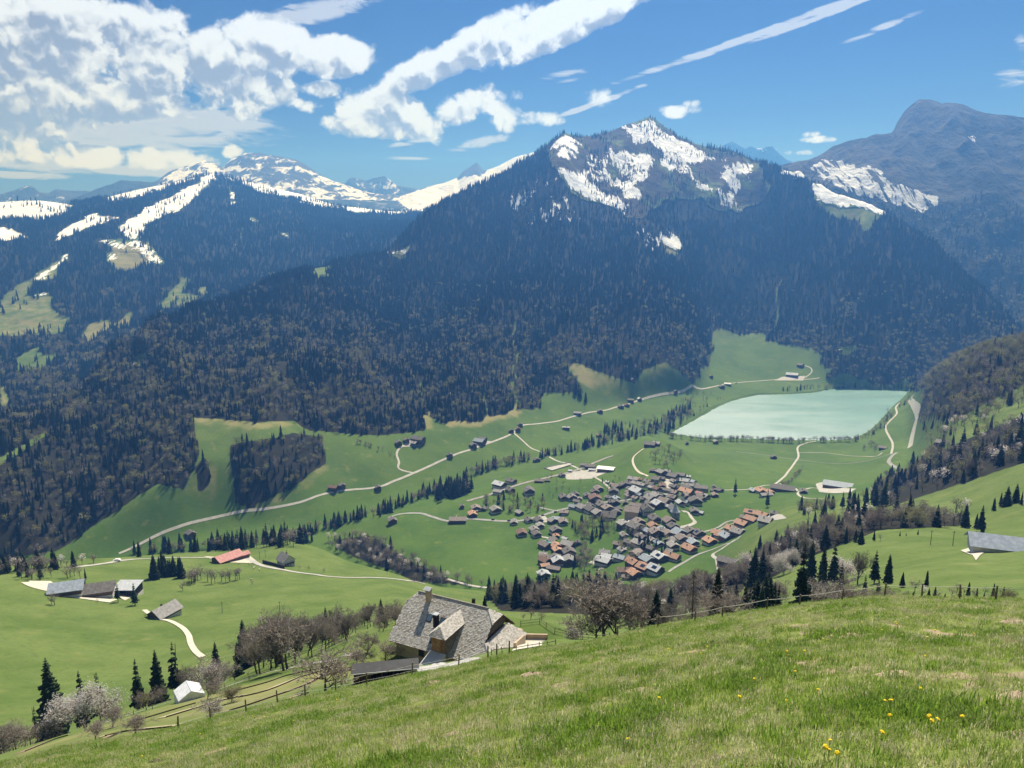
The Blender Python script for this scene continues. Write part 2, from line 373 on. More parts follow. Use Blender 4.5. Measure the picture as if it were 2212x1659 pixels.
LN = [(full(0.5), near_z(0.5)), (full(20.), near_z(20.)), (full(50.), near_z(50.)), (full(88.), near_z(88.))]
LN += [line(p, AZ, k) for p, k in ((G1, 5), (S0, 7), (S1, 7), (S2, 6), (G3, 9), (V2A, 6), (V2B, 4), (V3, 7), (V4, 3), (V5, 9), (V6, 0))]
DK, ZK = order(LN)
H = pchip_cols(DK, ZK, ROWS)
nr0 = int(np.searchsorted(ROWS, 88.0))
H[:, :nr0] = (-EYE - SL[:, None] * ROWS[None, :nr0] - CQ * ROWS[None, :nr0] ** 2)
G = Ground(AZ, ROWS, H)
# relief
X, Y, DD = G.X, G.Y, np.broadcast_to(ROWS[None], H.shape)
near_f = np.clip((DD - 3) / 6, 0, 1) * np.clip((95 - DD) / 20, 0, 1)
H += near_f * (0.34 * fbm(X / 2.6, Y / 2.6, 3, 1) + 0.20 * fbm(X / 0.9, Y / 0.9, 2, 2)) * np.clip(DD / 25, 0.35, 1.0)
mid_f = np.clip((DD - 150) / 60, 0, 1) * np.clip((2300 - DD) / 500, 0, 1)
floor_f = np.clip((np.abs(H + 400) - 2) / 30, 0, 1)
H += mid_f * floor_f * (7.0 * fbm(X / 130, Y / 130, 3, 4) + 1.2 * fbm(X / 30, Y / 30, 2, 5))
ridgeD = DK[:, -1][:, None]; edgeD = DK[:, -3][:, None]
tt = np.clip((DD - edgeD) / (ridgeD - edgeD), 0, 1.3)
mt_f = np.clip(tt * 5, 0, 1) * (1 - 0.72 * np.exp(-((tt - 1) / 0.10) ** 2)) * (DD > 1250)
A2 = np.broadcast_to(AZ[:, None], H.shape)
lat = A2 * 3000
H += mt_f * (150 * ridged(lat / 760 + 0.25 + 0.3 * fbm(X / 900, Y / 900, 2, 19), DD / 2600, 2, 13) + 80 * ridged(lat / 290 + 0.35 * fbm(X / 400, Y / 400, 2, 9), DD / 900, 3, 6) + 34 * fbm(X / 190, Y / 190, 4, 7))
alp_f = np.clip((tt - 0.62) / 0.2, 0, 1) * (A2 > 0.03)
H += alp_f * mt_f * (70 * ridged(lat / 130, DD / 700, 3, 16) + 22 * ridged(lat / 40, DD / 160, 3, 18))
# house terrace, lake bed
def flatten(cx, cy_, r0, r1, z):
    d = np.hypot(X - cx, Y - cy_); w = np.clip((r1 - d) / (r1 - r0), 0, 1); w = w * w * (3 - 2 * w)
    H[:] = H * (1 - w) + z * w
_a, _t = ray(906.7, 1278.0); _a = float(_a); _t = float(_t)
HP = Vector((math.sin(_a) * 130, math.cos(_a) * 130, _t * 130))      # left end of the chalet's ridge
HYAW = R(-27); HE = 3.1; HH = 6.2
HR = Matrix.Rotation(HYAW, 4, 'Z')
HO = HP - (HR @ Vector((1.8, 0, HE + HH)))
hc = HO + (HR @ Vector((10, -1.0, 0)))
flatten(hc.x, hc.y, 12.5, 25, HO.z)
LAKE = [(1449, 936), (1480, 940), (1510, 945), (1600, 947), (1700, 951), (1800, 951), (1840, 948), (1862, 940), (1882, 928), (1900, 913), (1916, 895), (1937, 873), (1960, 855), (1978, 844),
        (1900, 843), (1830, 840), (1792, 841), (1762, 848), (1700, 852), (1640, 853), (1600, 861), (1570, 870), (1540, 884), (1500, 908), (1468, 925)]
LZ = -400.0
def at_level(u, v, z):
    a, te = ray(u, v); a = float(a); d = z / float(te); return (math.sin(a) * d, math.cos(a) * d)
lake_xy = [at_level(u, v, LZ) for u, v in LAKE]
sel = (DD > 1300) & (DD < 2500)
ins = np.zeros(H.shape, bool); ins[sel] = inpoly(X[sel], Y[sel], lake_xy)
def grow(m, n):
    for _ in range(n):
        k = m.copy(); k[1:] |= m[:-1]; k[:-1] |= m[1:]; k[:, 1:] |= m[:, :-1]; k[:, :-1] |= m[:, 1:]; m = k
    return m
near_l = grow(ins, 10)
H[near_l & ~ins] = np.maximum(H[near_l & ~ins], LZ + 0.9)
H[ins] = LZ - 3.0
PU, PV = project(X, Y, H)

# ------------------------------------------------------------------ land cover
FOREST = [[(-500, 1300), (0, 1215), (121, 1189), (240, 1109), (295, 1071), (344, 1043), (396, 1060), (432, 977), (413, 902), (480, 908), (548, 914), (635, 907), (662, 930), (748, 936), (827, 943), (921, 930), (908, 890),
           (935, 905), (956, 919), (984, 908), (1032, 914), (1084, 898), (1164, 877), (1175, 845), (1262, 856), (1223, 775), (1262, 790), (1303, 808), (1366, 823), (1384, 815), (1393, 806), (1435, 783), (1480, 812),
           (1503, 826), (1527, 790), (1545, 714), (1600, 722), (1652, 717), (1666, 738), (1704, 742), (1763, 759), (1798, 804), (1775, 822), (1830, 838), (1990, 842), (2050, 845), (2300, 800), (2600, 700), (2600, -200), (-500, -200)],
          [(500, 960), (555, 951), (635, 934), (694, 944), (703, 998), (642, 1047), (538, 1097), (512, 1086), (498, 1000)],
          [(420, 1010), (447, 985), (452, 1050), (430, 1065)]]
CLEAR = [[(0, 985), (104, 935), (172, 885), (150, 907), (80, 957), (0, 1003), (-300, 1100), (-300, 1080)], [(272, 770), (316, 768), (316, 795), (285, 800)],
         [(830, 548), (890, 527), (885, 560), (850, 552)], [(655, 586), (712, 572), (712, 590), (690, 592)], [(1428, 514), (1452, 508), (1472, 522), (1470, 556), (1432, 552)],
         [(1766, 425), (1906, 460), (1885, 482), (1868, 504), (1850, 480), (1800, 462)], [(1681, 367), (1726, 370), (1761, 395), (1866, 430), (1911, 455), (1906, 462), (1836, 445), (1766, 428), (1756, 397), (1721, 392)],
         [(1815, 755), (1835, 745), (1850, 760), (1825, 775)]]
ALP = [(1186, 330), (1215, 290), (1290, 285), (1395, 250), (1430, 265), (1500, 310), (1560, 322), (1640, 345), (1660, 400), (1640, 440), (1596, 455), (1540, 448), (1500, 430), (1430, 428), (1400, 470), (1350, 468), (1290, 438), (1240, 422), (1198, 380)]
SNOW = [([(1190, 318), (1215, 297), (1232, 297), (1255, 322), (1231, 347), (1211, 335)], .78), ([(1346, 278), (1406, 250), (1431, 280), (1486, 315), (1531, 330), (1558, 345), (1521, 343), (1496, 352), (1456, 348), (1426, 322), (1401, 302), (1365, 306)], .70),
        ([(1306, 320), (1356, 318), (1406, 342), (1396, 390), (1366, 397), (1341, 372), (1316, 352)], .66), ([(1191, 360), (1246, 368), (1300, 416), (1346, 433), (1370, 470), (1306, 446), (1251, 418), (1206, 384)], .72),
        ([(1290, 355), (1330, 378), (1351, 398), (1410, 417), (1396, 424), (1351, 422), (1321, 402)], .85), ([(1426, 322), (1486, 350), (1521, 396), (1581, 413), (1598, 452), (1556, 447), (1516, 412), (1466, 372), (1426, 347)], .70),
        ([(1681, 365), (1726, 369), (1761, 393), (1866, 428), (1911, 453), (1908, 463), (1836, 443), (1766, 427), (1756, 397), (1721, 391)], .88), ([(1428, 514), (1452, 506), (1472, 522), (1468, 532), (1430, 532)], .85),
        ([(832, 546), (892, 525), (889, 538), (850, 547)], .85), ([(1250, 330), (1300, 335), (1330, 370), (1290, 400), (1250, 370)], .50), ([(1560, 335), (1630, 350), (1640, 400), (1570, 410)], .52),
        ([(1090, 420), (1200, 380), (1260, 470), (1130, 500)], .30), ([(1340, 470), (1420, 480), (1460, 520), (1400, 560)], .27)]
_GUL = [[(1108, 690), (1112, 690), (1120, 905), (1113, 905)], [(1046, 840), (1050, 840), (1055, 912), (1049, 912)], [(1691, 600), (1695, 600), (1676, 720), (1670, 720)], [(906, 790), (909, 790), (929, 900), (924, 900)]]
DRY = [(g_, 1.0) for g_ in _GUL] + [([(1223, 772), (1262, 788), (1303, 806), (1340, 830), (1300, 845), (1255, 830), (1232, 800)], .9), ([(1393, 803), (1437, 780), (1445, 795), (1400, 815)], .8), ([(413, 898), (548, 912), (635, 905), (640, 920), (540, 930), (415, 920)], .75),
       ([(380, 1020), (470, 1000), (480, 1100), (400, 1090)], .6), ([(640, 1046), (703, 995), (715, 1005), (660, 1060), (545, 1110), (535, 1097)], .8), ([(950, 905), (1035, 900), (1170, 872), (1175, 885), (1035, 925), (960, 925)], .85), ([(905, 880), (930, 890), (935, 930), (915, 935)], .9),
       ([(1280, 810), (1400, 810), (1440, 800), (1470, 830), (1330, 870), (1270, 850)], .35), ([(830, 548), (890, 527), (885, 562)], .9), ([(1428, 514), (1472, 522), (1470, 556), (1432, 552)], .9), ([(1766, 425), (1906, 460), (1868, 504)], .45),
       ([(1580, 440), (1660, 430), (1640, 470), (1590, 460)], .8), (ALP, .30), ([(100, 938), (172, 885), (165, 905), (120, 935)], .7)]
CLEAR += _GUL
def cover(u, v, forest=FOREST, clear=CLEAR, snow=SNOW, dry=DRY, default=0.0):
    f = np.full(u.shape, default)
    for p in forest: f[inpoly(u, v, p)] = 1.0
    for p in clear: f[inpoly(u, v, p)] = 0.0
    s = np.zeros(u.shape); d = np.zeros(u.shape)
    for p, a in snow:
        m = inpoly(u, v, p); s[m] = np.maximum(s[m], a)
    for p, a in dry:
        m = inpoly(u, v, p); d[m] = np.maximum(d[m], a)
    return f, s, d
far = DD > 930
forest = np.zeros(H.shape); snow = np.zeros(H.shape); dry = np.zeros(H.shape); rock = np.zeros(H.shape)
_w = np.clip((DD[far] - 1150) / 500, .35, 1)
UJ = PU[far] + _w * 34 * fbm(X[far] / 80, Y[far] / 80, 4, 71); VJ = PV[far] + _w * 30 * fbm(X[far] / 80, Y[far] / 80, 4, 73)
f_, s_, d_ = cover(UJ, VJ)
al = inpoly(UJ, VJ, ALP); f_[al] = 0.0
forest[far], snow[far], dry[far] = f_, s_, d_
r_ = np.zeros(f_.shape); r_[al] = 0.62; rock[far] = r_
righthill = (PU > 1985) & (DD > 1040) & (DD < 1700) & (PV < 905)
forest[righthill] = 1.0
behind = DD > ridgeD + 20
forest[behind & (DD > 1300)] = 1.0; snow[behind] = 0
forest[grow(ins, 2)] = 0
# the wooded parts of the near hillsides have bare brown ground
def soft(a, n=2):
    for _ in range(n):
        b = a.copy(); b[1:-1, 1:-1] = (a[1:-1, 1:-1] * 2 + a[:-2, 1:-1] + a[2:, 1:-1] + a[1:-1, :-2] + a[1:-1, 2:]) / 6; a = b
    return a
WOODS = [[(1600, 1232), (1690, 1158), (1850, 1118), (2085, 1108), (2090, 1135), (1900, 1145), (1760, 1200), (1650, 1258)], [(1880, 1075), (1920, 1025), (2000, 985), (2090, 948), (2212, 895), (2300, 880), (2300, 975), (2212, 1000), (2080, 1045), (1930, 1092), (1890, 1100)],
         [(720, 1165), (800, 1155), (870, 1200), (960, 1245), (1050, 1268), (900, 1258), (840, 1232), (750, 1200)], [(1050, 1290), (1300, 1250), (1440, 1280), (1560, 1255), (1640, 1230), (1600, 1280), (1440, 1310), (1330, 1330), (1080, 1320)]]
wd = (DD > 300) & (DD < 1100)
tmp = np.zeros(wd.sum())
for p in WOODS: tmp[inpoly(PU[wd], PV[wd], p)] = 0.75
forest[wd] = np.maximum(forest[wd], tmp)
lush = np.clip((-H - 285) / 45, 0, 1) * np.where(DD > 1150, .75, 1)
GARDEN = [(0, 1660), (35, 1628), (222, 1566), (382, 1517), (503, 1482), (768, 1424), (860, 1400), (860, 1440), (740, 1480), (649, 1505), (486, 1545), (347, 1580), (174, 1612)]
gd = (DD > 80) & (DD < 175); _g = np.zeros(gd.sum()); _g[inpoly(PU[gd], PV[gd], GARDEN)] = .62; dry[gd] = np.maximum(dry[gd], _g)
ATT = dict(lush=lush, forest=soft(forest, 1), snow=soft(snow, 7), dry=soft(dry, 6), rock=soft(rock, 3))

def ground_colour(t, b, grass1, grass2, straw, big=0.012, fine=0.6):
    p = t.geo()
    n1 = t.noise(p, big, 4.0, 0.6); n2 = t.noise(p, fine, 5.0, 0.65); n3 = t.noise(p, big * 5, 4.0, 0.6)
    g = t.mix(t.step(n1, 0.35, 0.65), grass1, grass2)
    s = t.math('ADD', t.step(t.math('MULTIPLY_ADD', n2, 0.5, t.math('MULTIPLY', n3, 0.5)), 0.47, 0.66), 0.0)
    return g, s, n1, n2, n3, p
def mk_land(t, b):
    g, s, n1, n2, n3, p = ground_colour(t, b, (0.046, 0.098, 0.016), (0.078, 0.138, 0.024), None, 0.008, 0.25)
    gh = t.mix(t.step(t.noise(p, 0.03, 5, 0.65), 0.35, 0.65), (0.080, 0.126, 0.028), (0.124, 0.168, 0.046))
    g = t.mix(t.attr('lush'), gh, g)
    br = t.step(t.noise(p, 0.05, 6, 0.72), 0.56, 0.70)
    g = t.mix(t.math('MULTIPLY', br, 0.42), g, (0.24, 0.23, 0.095))
    g = t.mix(t.math('MULTIPLY', t.step(t.noise(p, 0.4, 4, 0.7), 0.48, 0.68), 0.42), g, (0.05, 0.075, 0.018))
    dryc = t.mix(n2, (0.22, 0.19, 0.085), (0.30, 0.26, 0.13))
    c = t.mix(t.math('MULTIPLY', s, 0.25), g, (0.14, 0.17, 0.055))
    edge = t.math('MULTIPLY_ADD', t.math('SUBTRACT', t.noise(p, 0.03, 5, 0.65), 0.5), 1.6, t.attr('dry'))
    c = t.mix(t.math('MULTIPLY', t.step(edge, 0.25, 1.05), 0.8), c, dryc)
    fl = t.mix(n2, (0.010, 0.012, 0.008), (0.030, 0.026, 0.017))
    c = t.mix(t.step(t.math('MULTIPLY_ADD', t.math('SUBTRACT', t.noise(p, 0.03, 5, 0.7), 0.5), 1.1, t.attr('forest')), 0.35, 0.65), c, fl)
    rk = t.mix(t.noise(p, 0.02, 6, 0.7), (0.028, 0.028, 0.027), (0.085, 0.068, 0.052))
    rm = t.math('MULTIPLY_ADD', t.math('SUBTRACT', t.noise(p, 0.008, 6, 0.65), 0.5), 1.6, t.attr('rock'))
    c = t.mix(t.step(rm, 0.4, 0.62), c, rk)
    sx = t.n('ShaderNodeSeparateXYZ'); t.l(t.n('ShaderNodeNewGeometry').outputs['Normal'], sx.inputs[0])
    st = t.noise(t.map(p, (0.075, 0.013, 0.013)), 1.0, 7, 0.70, 0.6)
    sn = t.math('MULTIPLY_ADD', t.math('SUBTRACT', st, 0.5), 2.0, t.math('MULTIPLY_ADD', t.math('SUBTRACT', t.noise(p, 0.010, 6, 0.65), 0.5), 1.8, t.attr('snow')))
    sm = t.math('MULTIPLY', t.step(sn, 0.46, 0.54), t.step(t.attr('snow'), 0.04, 0.14))
    c = t.mix(sm, c, (0.82, 0.84, 0.88))
    t.l(t.bump(t.math('MULTIPLY', t.noise(p, 0.025, 5, 0.65), t.step(t.math('MAXIMUM', t.attr('rock'), t.attr('snow')), 0.1, 0.4)), 0.55, 22.0), b.inputs['Normal'])
    return c
M_land = material('land', mk_land, 0.95, 0.1)
def mk_near(t, b):
    p = t.geo()
    n1 = t.noise(p, 0.55, 5, 0.65); n2 = t.noise(p, 3.0, 5, 0.7); n3 = t.noise(p, 14.0, 4, 0.7)
    g = t.mix(t.step(n1, 0.3, 0.7), (0.10, 0.14, 0.024), (0.17, 0.21, 0.048))
    s = t.step(t.math('MULTIPLY_ADD', n2, 0.6, t.math('MULTIPLY', n3, 0.4)), 0.48, 0.62)
    c = t.mix(t.math('MULTIPLY', s, 0.5), g, (0.33, 0.31, 0.13))
    soil = t.step(t.math('MULTIPLY_ADD', t.math('SUBTRACT', n3, 0.5), 0.8, t.attr('soil')), 0.35, 0.65)
    c = t.mix(soil, c, t.mix(n3, (0.23, 0.18, 0.11), (0.36, 0.29, 0.19)))
    t.l(t.bump(t.math('ADD', n2, n3), 0.6, 0.06), b.inputs['Normal'])
    return c
M_near = material('near_meadow', mk_near, 0.95, 0.1)

jA = int(np.searchsorted(ROWS, 92)); jB = int(np.searchsorted(ROWS, 460)); jC = int(np.searchsorted(ROWS, 1500))
G.mesh('meadow_slope', 0, jA + 1, M_near, dict(soil=np.clip((fbm(X / 0.75, Y / 0.75, 4, 61) - 0.185) * 12, 0, 1)))
G.mesh('hillside', jA, jB + 1, M_land, ATT)
G.mesh('valley_ground', jB, jC + 1, M_land, ATT)
G.mesh('forested_mountain', jC, len(ROWS), M_land, ATT)

# ------------------------------------------------------------------ mountains behind
def layer(name, a0, a1, na, rows, lines, relief, attrs, mat, last_smooth=0):
    az = np.linspace(R(a0), R(a1), na)
    L = [line(p, az, k) for p, k in lines]
    D, Z = order(L)
    h = pchip_cols(D, Z, rows)
    g = Ground(az, rows, h)
    tt = np.clip((rows[None] - D[:, :1]) / (D[:, -1:] - D[:, :1]), 0, 1.5)
    h += relief(g, tt) * (1 - 0.75 * np.exp(-((tt - 1) / 0.07) ** 2))
    h[:] = np.maximum(h, -600)
    u, v = project(g.X, g.Y, h)
    at = attrs(g, u, v, tt)
    g.mesh(name, 0, len(rows), mat, at)
    g.att = at; g.tt = tt
    return g
B1_SNOW = [([(-300, 430), (0, 428), (70, 420), (160, 430), (150, 454), (118, 468), (35, 474), (-300, 480)], 1), ([(-200, 480), (0, 488), (66, 510), (0, 518), (-200, 520)], 1), ([(118, 526), (146, 489), (205, 458), (215, 466), (256, 470), (208, 484), (174, 502), (139, 515)], .95),
           ([(257, 484), (312, 455), (368, 427), (434, 387), (462, 372), (470, 384), (451, 404), (399, 446), (347, 470), (312, 484), (299, 516), (274, 516)], .95), ([(215, 517), (288, 512), (337, 541), (360, 575), (323, 570), (300, 545), (243, 540)], .55), ([(210, 430), (300, 405), (365, 393), (440, 375), (420, 390), (312, 422), (243, 434)], .8),
           ([(470, 372), (538, 383), (597, 393), (660, 415), (755, 444), (708, 453), (653, 436), (604, 425), (555, 415), (510, 395)], .8), ([(700, 436), (760, 445), (850, 450), (930, 444), (930, 456), (850, 463), (760, 460)], .8), ([(495, 404), (508, 418), (505, 440), (498, 430)], .8),
           ([(544, 466), (560, 478), (566, 484), (546, 482)], .8), ([(600, 498), (632, 515), (625, 517), (602, 506)], .8), ([(520, 492), (522, 500), (508, 540), (503, 540)], .6), ([(60, 607), (146, 543), (150, 550), (90, 605)], .55), ([(62, 640), (104, 632), (104, 640), (70, 645)], .9), ([(232, 545), (250, 540), (262, 560), (238, 575)], .6)]
B1_DRY = [([(-300, 700), (0, 649), (52, 607), (150, 543), (121, 580), (118, 602), (69, 606), (56, 645), (104, 637), (111, 666), (153, 689), (139, 717), (-300, 740)], .6), ([(238, 530), (320, 520), (335, 560), (319, 577), (243, 592)], .9), ([(340, 661), (368, 635), (389, 600), (405, 602), (396, 632), (436, 637), (403, 665)], .55),
          ([(177, 734), (194, 701), (222, 689), (243, 699), (287, 671), (280, 700), (222, 717), (198, 738)], .9), ([(430, 618), (460, 620), (440, 640)], .8), ([(28, 800), (35, 777), (83, 750), (90, 765), (135, 758), (73, 800)], .25), ([(0, 840), (15, 835), (15, 870), (0, 880)], .9)]
b1_clear = [p for p, a in B1_SNOW if a >= .8] + [p for p, a in B1_DRY]
def b1_attr(g, u, v, tt):
    u = u + 22 * fbm(g.X / 110, g.Y / 110, 4, 75); v = v + 14 * fbm(g.X / 110, g.Y / 110, 4, 77)
    f, s, d = cover(u, v, [], [], B1_SNOW, B1_DRY, 1.0)
    f[(s > .5) | (d > 0.2)] = 0.0
    f[tt > 1.02] = 1.0
    return dict(forest=soft(f, 1), snow=soft(s, 3), dry=soft(d, 3), rock=np.zeros(u.shape), lush=np.full(u.shape, .5))
rows1 = np.concatenate([segrows(1650, 5200, 300), segrows(5200, 6200, 12)])
GB1 = layer('snowy_hills', -43, 14, 400, rows1, [
    ([(-400, None, 1700, -420), (1400, None, 1700, -480)], 0), ([(-400, None, 1800, -392), (0, None, 1800, -390), (170, None, 1950, -380), (281, None, 2350, -338), (400, None, 2500, -260), (500, None, 2600, -225), (700, None, 2800, -180), (900, None, 3000, -100), (1300, None, 3300, 0)], 9),
    ([(-400, 800, 2500), (0, 785, 2500), (150, 745, 2650), (300, 695, 2750), (450, 640, 2900), (600, 605, 3100), (900, 525, 3300), (1300, 480, 3500)], 9), ([(-400, 660, 3200), (0, 650, 3200), (150, 600, 3300), (300, 572, 3400), (450, 545, 3500), (600, 522, 3600), (800, 505, 3700), (1000, 480, 3800), (1300, 470, 3900)], 7),
    ([(-400, 500, 4000), (0, 505, 4000), (150, 485, 4050), (300, 460, 4150), (450, 435, 4300), (600, 455, 4200), (800, 475, 4300), (1000, 470, 4400)], 5),
    ([(-400, 445, 4800), (0, 438, 4700), (85, 432, 4700), (150, 440, 4700), (215, 430, 4750), (300, 410, 4850), (360, 399, 4950), (420, 383, 5050), (460, 376, 5100), (500, 386, 5050), (545, 394, 5000), (600, 409, 4950), (650, 419, 4900), (720, 442, 4900), (790, 450, 4900), (850, 457, 4900), (920, 452, 4950), (1300, 460, 5000)], 1)],
    lambda g, tt: np.clip(tt * 6, 0, 1) * (55 * ridged(g.X / 520, g.Y / 620, 3, 21) + 22 * fbm(g.X / 170, g.Y / 170, 4, 22)), b1_attr, M_land)
def mk_alps(t, b):
    p = t.geo()
    sx = t.n('ShaderNodeSeparateXYZ'); t.l(t.n('ShaderNodeNewGeometry').outputs['Normal'], sx.inputs[0])
    n = t.noise(t.map(p, (0.014, 0.005, 0.009)), 1.0, 7, 0.70, 0.5)
    n2 = t.noise(p, 0.0035, 6, 0.66)
    k = t.math('ADD', t.math('MULTIPLY_ADD', n, 1.1, t.math('MULTIPLY', n2, 0.9)), t.attr('snow'))
    rk = t.mix(n, (0.045, 0.048, 0.052), (0.10, 0.098, 0.095))
    c = t.mix(t.step(k, 1.07, 1.17), rk, (0.82, 0.84, 0.88))
    fo = t.step(t.math('MULTIPLY_ADD', t.math('SUBTRACT', n, 0.5), 1.0, t.attr('forest')), 0.4, 0.6)
    t.l(t.bump(t.noise(p, 0.009, 6, 0.7), 0.8, 70.0), b.inputs['Normal'])
    return t.mix(fo, c, (0.035, 0.042, 0.028))
M_alps = material('rock_and_snow', mk_alps, 0.95, 0.1)
B2_SNOW = [([(345, 385), (400, 350), (440, 340), (490, 362), (470, 385), (400, 392)], .14), ([(482, 372), (540, 400), (700, 380), (800, 415), (870, 430), (700, 460), (540, 420)], .16), ([(860, 425), (960, 395), (1000, 380), (1110, 340), (1200, 320), (1200, 440), (860, 460)], .30), ([(985, 380), (1015, 360), (1030, 345), (1050, 372), (1010, 380)], -.4), ([(530, 420), (620, 420), (860, 440), (860, 470), (530, 470)], .2)]
def b2_attr(g, u, v, tt):
    s = np.full(u.shape, 0.03)
    for p, a in B2_SNOW: s[inpoly(u, v, p)] = a
    f = np.zeros(u.shape); f[inpoly(u, v, [(100, 445), (215, 400), (265, 380), (345, 388), (350, 420), (200, 450)])] = 0.62; f[inpoly(u, v, [(620, 428), (860, 432), (900, 460), (620, 450)])] = 0.6
    return dict(snow=soft(s, 3), forest=soft(f, 2), rock=f * 0, dry=f * 0)
rows2 = np.concatenate([segrows(5600, 8300, 150), segrows(8300, 9500, 10)])
GB2 = layer('rocky_peaks', -43, 18, 420, rows2, [([(-400, 500, 5700), (1700, 490, 5700)], 0), ([(-400, 470, 6600), (480, 440, 6700), (1000, 450, 6900), (1700, 440, 6900)], 4),
    ([(-400, 430, 8000), (0, 442, 8000), (140, 438, 8000), (170, 427, 7900), (215, 407, 7800), (265, 389, 7700), (330, 394, 7700), (345, 386, 7900), (365, 371, 8000), (400, 358, 8000), (440, 348, 8000), (465, 355, 8000), (482, 362, 8000), (500, 345, 8100), (530, 330, 8100), (560, 331, 8100), (590, 336, 8100), (640, 345, 8100),
      (660, 355, 8100), (690, 376, 8100), (720, 392, 8000), (760, 405, 8000), (800, 418, 8000), (860, 424, 8000), (870, 420, 8000), (920, 405, 8000), (960, 395, 8000), (990, 383, 8100), (1000, 371, 8100), (1015, 362, 8100), (1030, 352, 8100), (1038, 362, 8100), (1045, 371, 8100), (1075, 360, 8100), (1110, 341, 8100), (1150, 330, 8100), (1250, 335, 8100), (1700, 380, 8100)], 0)],
    lambda g, tt: np.clip(tt * 3, 0, 1) * (70 * ridged(g.X / 420, g.Y / 600, 4, 31) + 30 * ridged(g.X / 150, g.Y / 260, 3, 33)), b2_attr, M_alps)
def c_attr(g, u, v, tt):
    s = np.full(u.shape, -0.6)
    s[inpoly(u, v, [(1742, 365), (1775, 340), (1862, 350), (1900, 361), (1920, 383), (1955, 398), (2030, 424), (2030, 445), (1972, 472), (1935, 445), (1906, 436), (1862, 430), (1808, 408), (1772, 393)])] = 0.12
    s[inpoly(u, v, [(1960, 225), (2000, 215), (2080, 260), (2060, 330), (1980, 320)])] = -0.22
    s[inpoly(u, v, [(2085, 290), (2110, 285), (2120, 330), (2100, 350)])] = -0.05
    f = np.full(u.shape, 0.5); f[inpoly(u, v, [(1700, 340), (2000, 300), (2060, 460), (1990, 510), (1740, 420)])] = 0.22
    f[inpoly(u, v, [(1925, 290), (1990, 205), (2100, 225), (2080, 330), (1960, 340)])] = 0.25
    f[tt < 0.55] = 0.9
    return dict(snow=soft(s, 2), forest=soft(f, 3), rock=f * 0, dry=f * 0)
def mk_cliff(t, b):
    p = t.geo()
    n = t.noise(t.map(p, (0.030, 0.004, 0.006)), 1.0, 6, 0.66, 0.3)
    n2 = t.noise(p, 0.006, 6, 0.66)
    rk = t.mix(n2, (0.055, 0.055, 0.055), (0.13, 0.12, 0.10))
    fo = t.step(t.math('MULTIPLY_ADD', t.math('SUBTRACT', n2, 0.5), 1.6, t.attr('forest')), 0.35, 0.6)
    c = t.mix(fo, rk, t.mix(n, (0.018, 0.022, 0.014), (0.05, 0.045, 0.03)))
    k = t.math('ADD', t.math('MULTIPLY_ADD', n, 1.3, t.math('MULTIPLY', n2, 0.4)), t.attr('snow'))
    t.l(t.bump(t.math('ADD', t.noise(t.map(p, (0.03, 0.010, 0.012), (0, 0, 0.5)), 1.0, 6, 0.7, 0.4), t.noise(p, 0.02, 5, 0.7)), 0.9, 45.0), b.inputs['Normal'])
    return t.mix(t.step(k, 0.93, 0.99), c, (0.82, 0.84, 0.88))
M_cliff = material('wooded_cliff', mk_cliff, 0.95, 0.1)
rows3 = np.concatenate([segrows(2700, 4450, 220), segrows(4450, 5400, 12)])
GC = layer('cliff_mountain', 8, 43, 300, rows3, [([(1200, None, 2750, -420), (2700, None, 2750, -400)], 0), ([(1200, None, 2950, -340), (2700, None, 2950, -330)], 0), ([(1200, 460, 3500), (1700, 445, 3500), (1900, 478, 3450), (2000, 510, 3450), (2100, 560, 3300), (2212, 600, 3300), (2700, 600, 3300)], 5),
    ([(1200, 460, 4200), (1400, 430, 4250), (1600, 388, 4250), (1640, 372, 4250), (1700, 356, 4300), (1740, 352, 4300), (1770, 338, 4300), (1800, 318, 4300), (1850, 307, 4300), (1880, 293, 4300), (1915, 285, 4320), (1930, 282, 4320), (1936, 264, 4330), (1955, 238, 4350), (1970, 223, 4360), (1985, 213, 4370), (2010, 217, 4370), (2035, 228, 4360), (2045, 225, 4360),
      (2080, 230, 4350), (2110, 244, 4350), (2150, 252, 4350), (2212, 258, 4350), (2400, 240, 4300), (2700, 265, 4300)], 0)],
    lambda g, tt: np.clip(tt * 4, 0, 1) * (120 * ridged(np.arctan2(g.X, g.Y) * 4000 / 230 + g.Y / 700, g.Y / 1500, 4, 41) + 55 * ridged(g.X / 110, g.Y / 170, 3, 43)), c_attr, M_cliff)
def b3_attr(g, u, v, tt): return dict(snow=np.full(u.shape, -0.01), forest=np.zeros(u.shape), rock=np.zeros(u.shape), dry=np.zeros(u.shape))
rows4 = np.concatenate([segrows(8350, 9050, 60), segrows(9050, 10000, 6)])
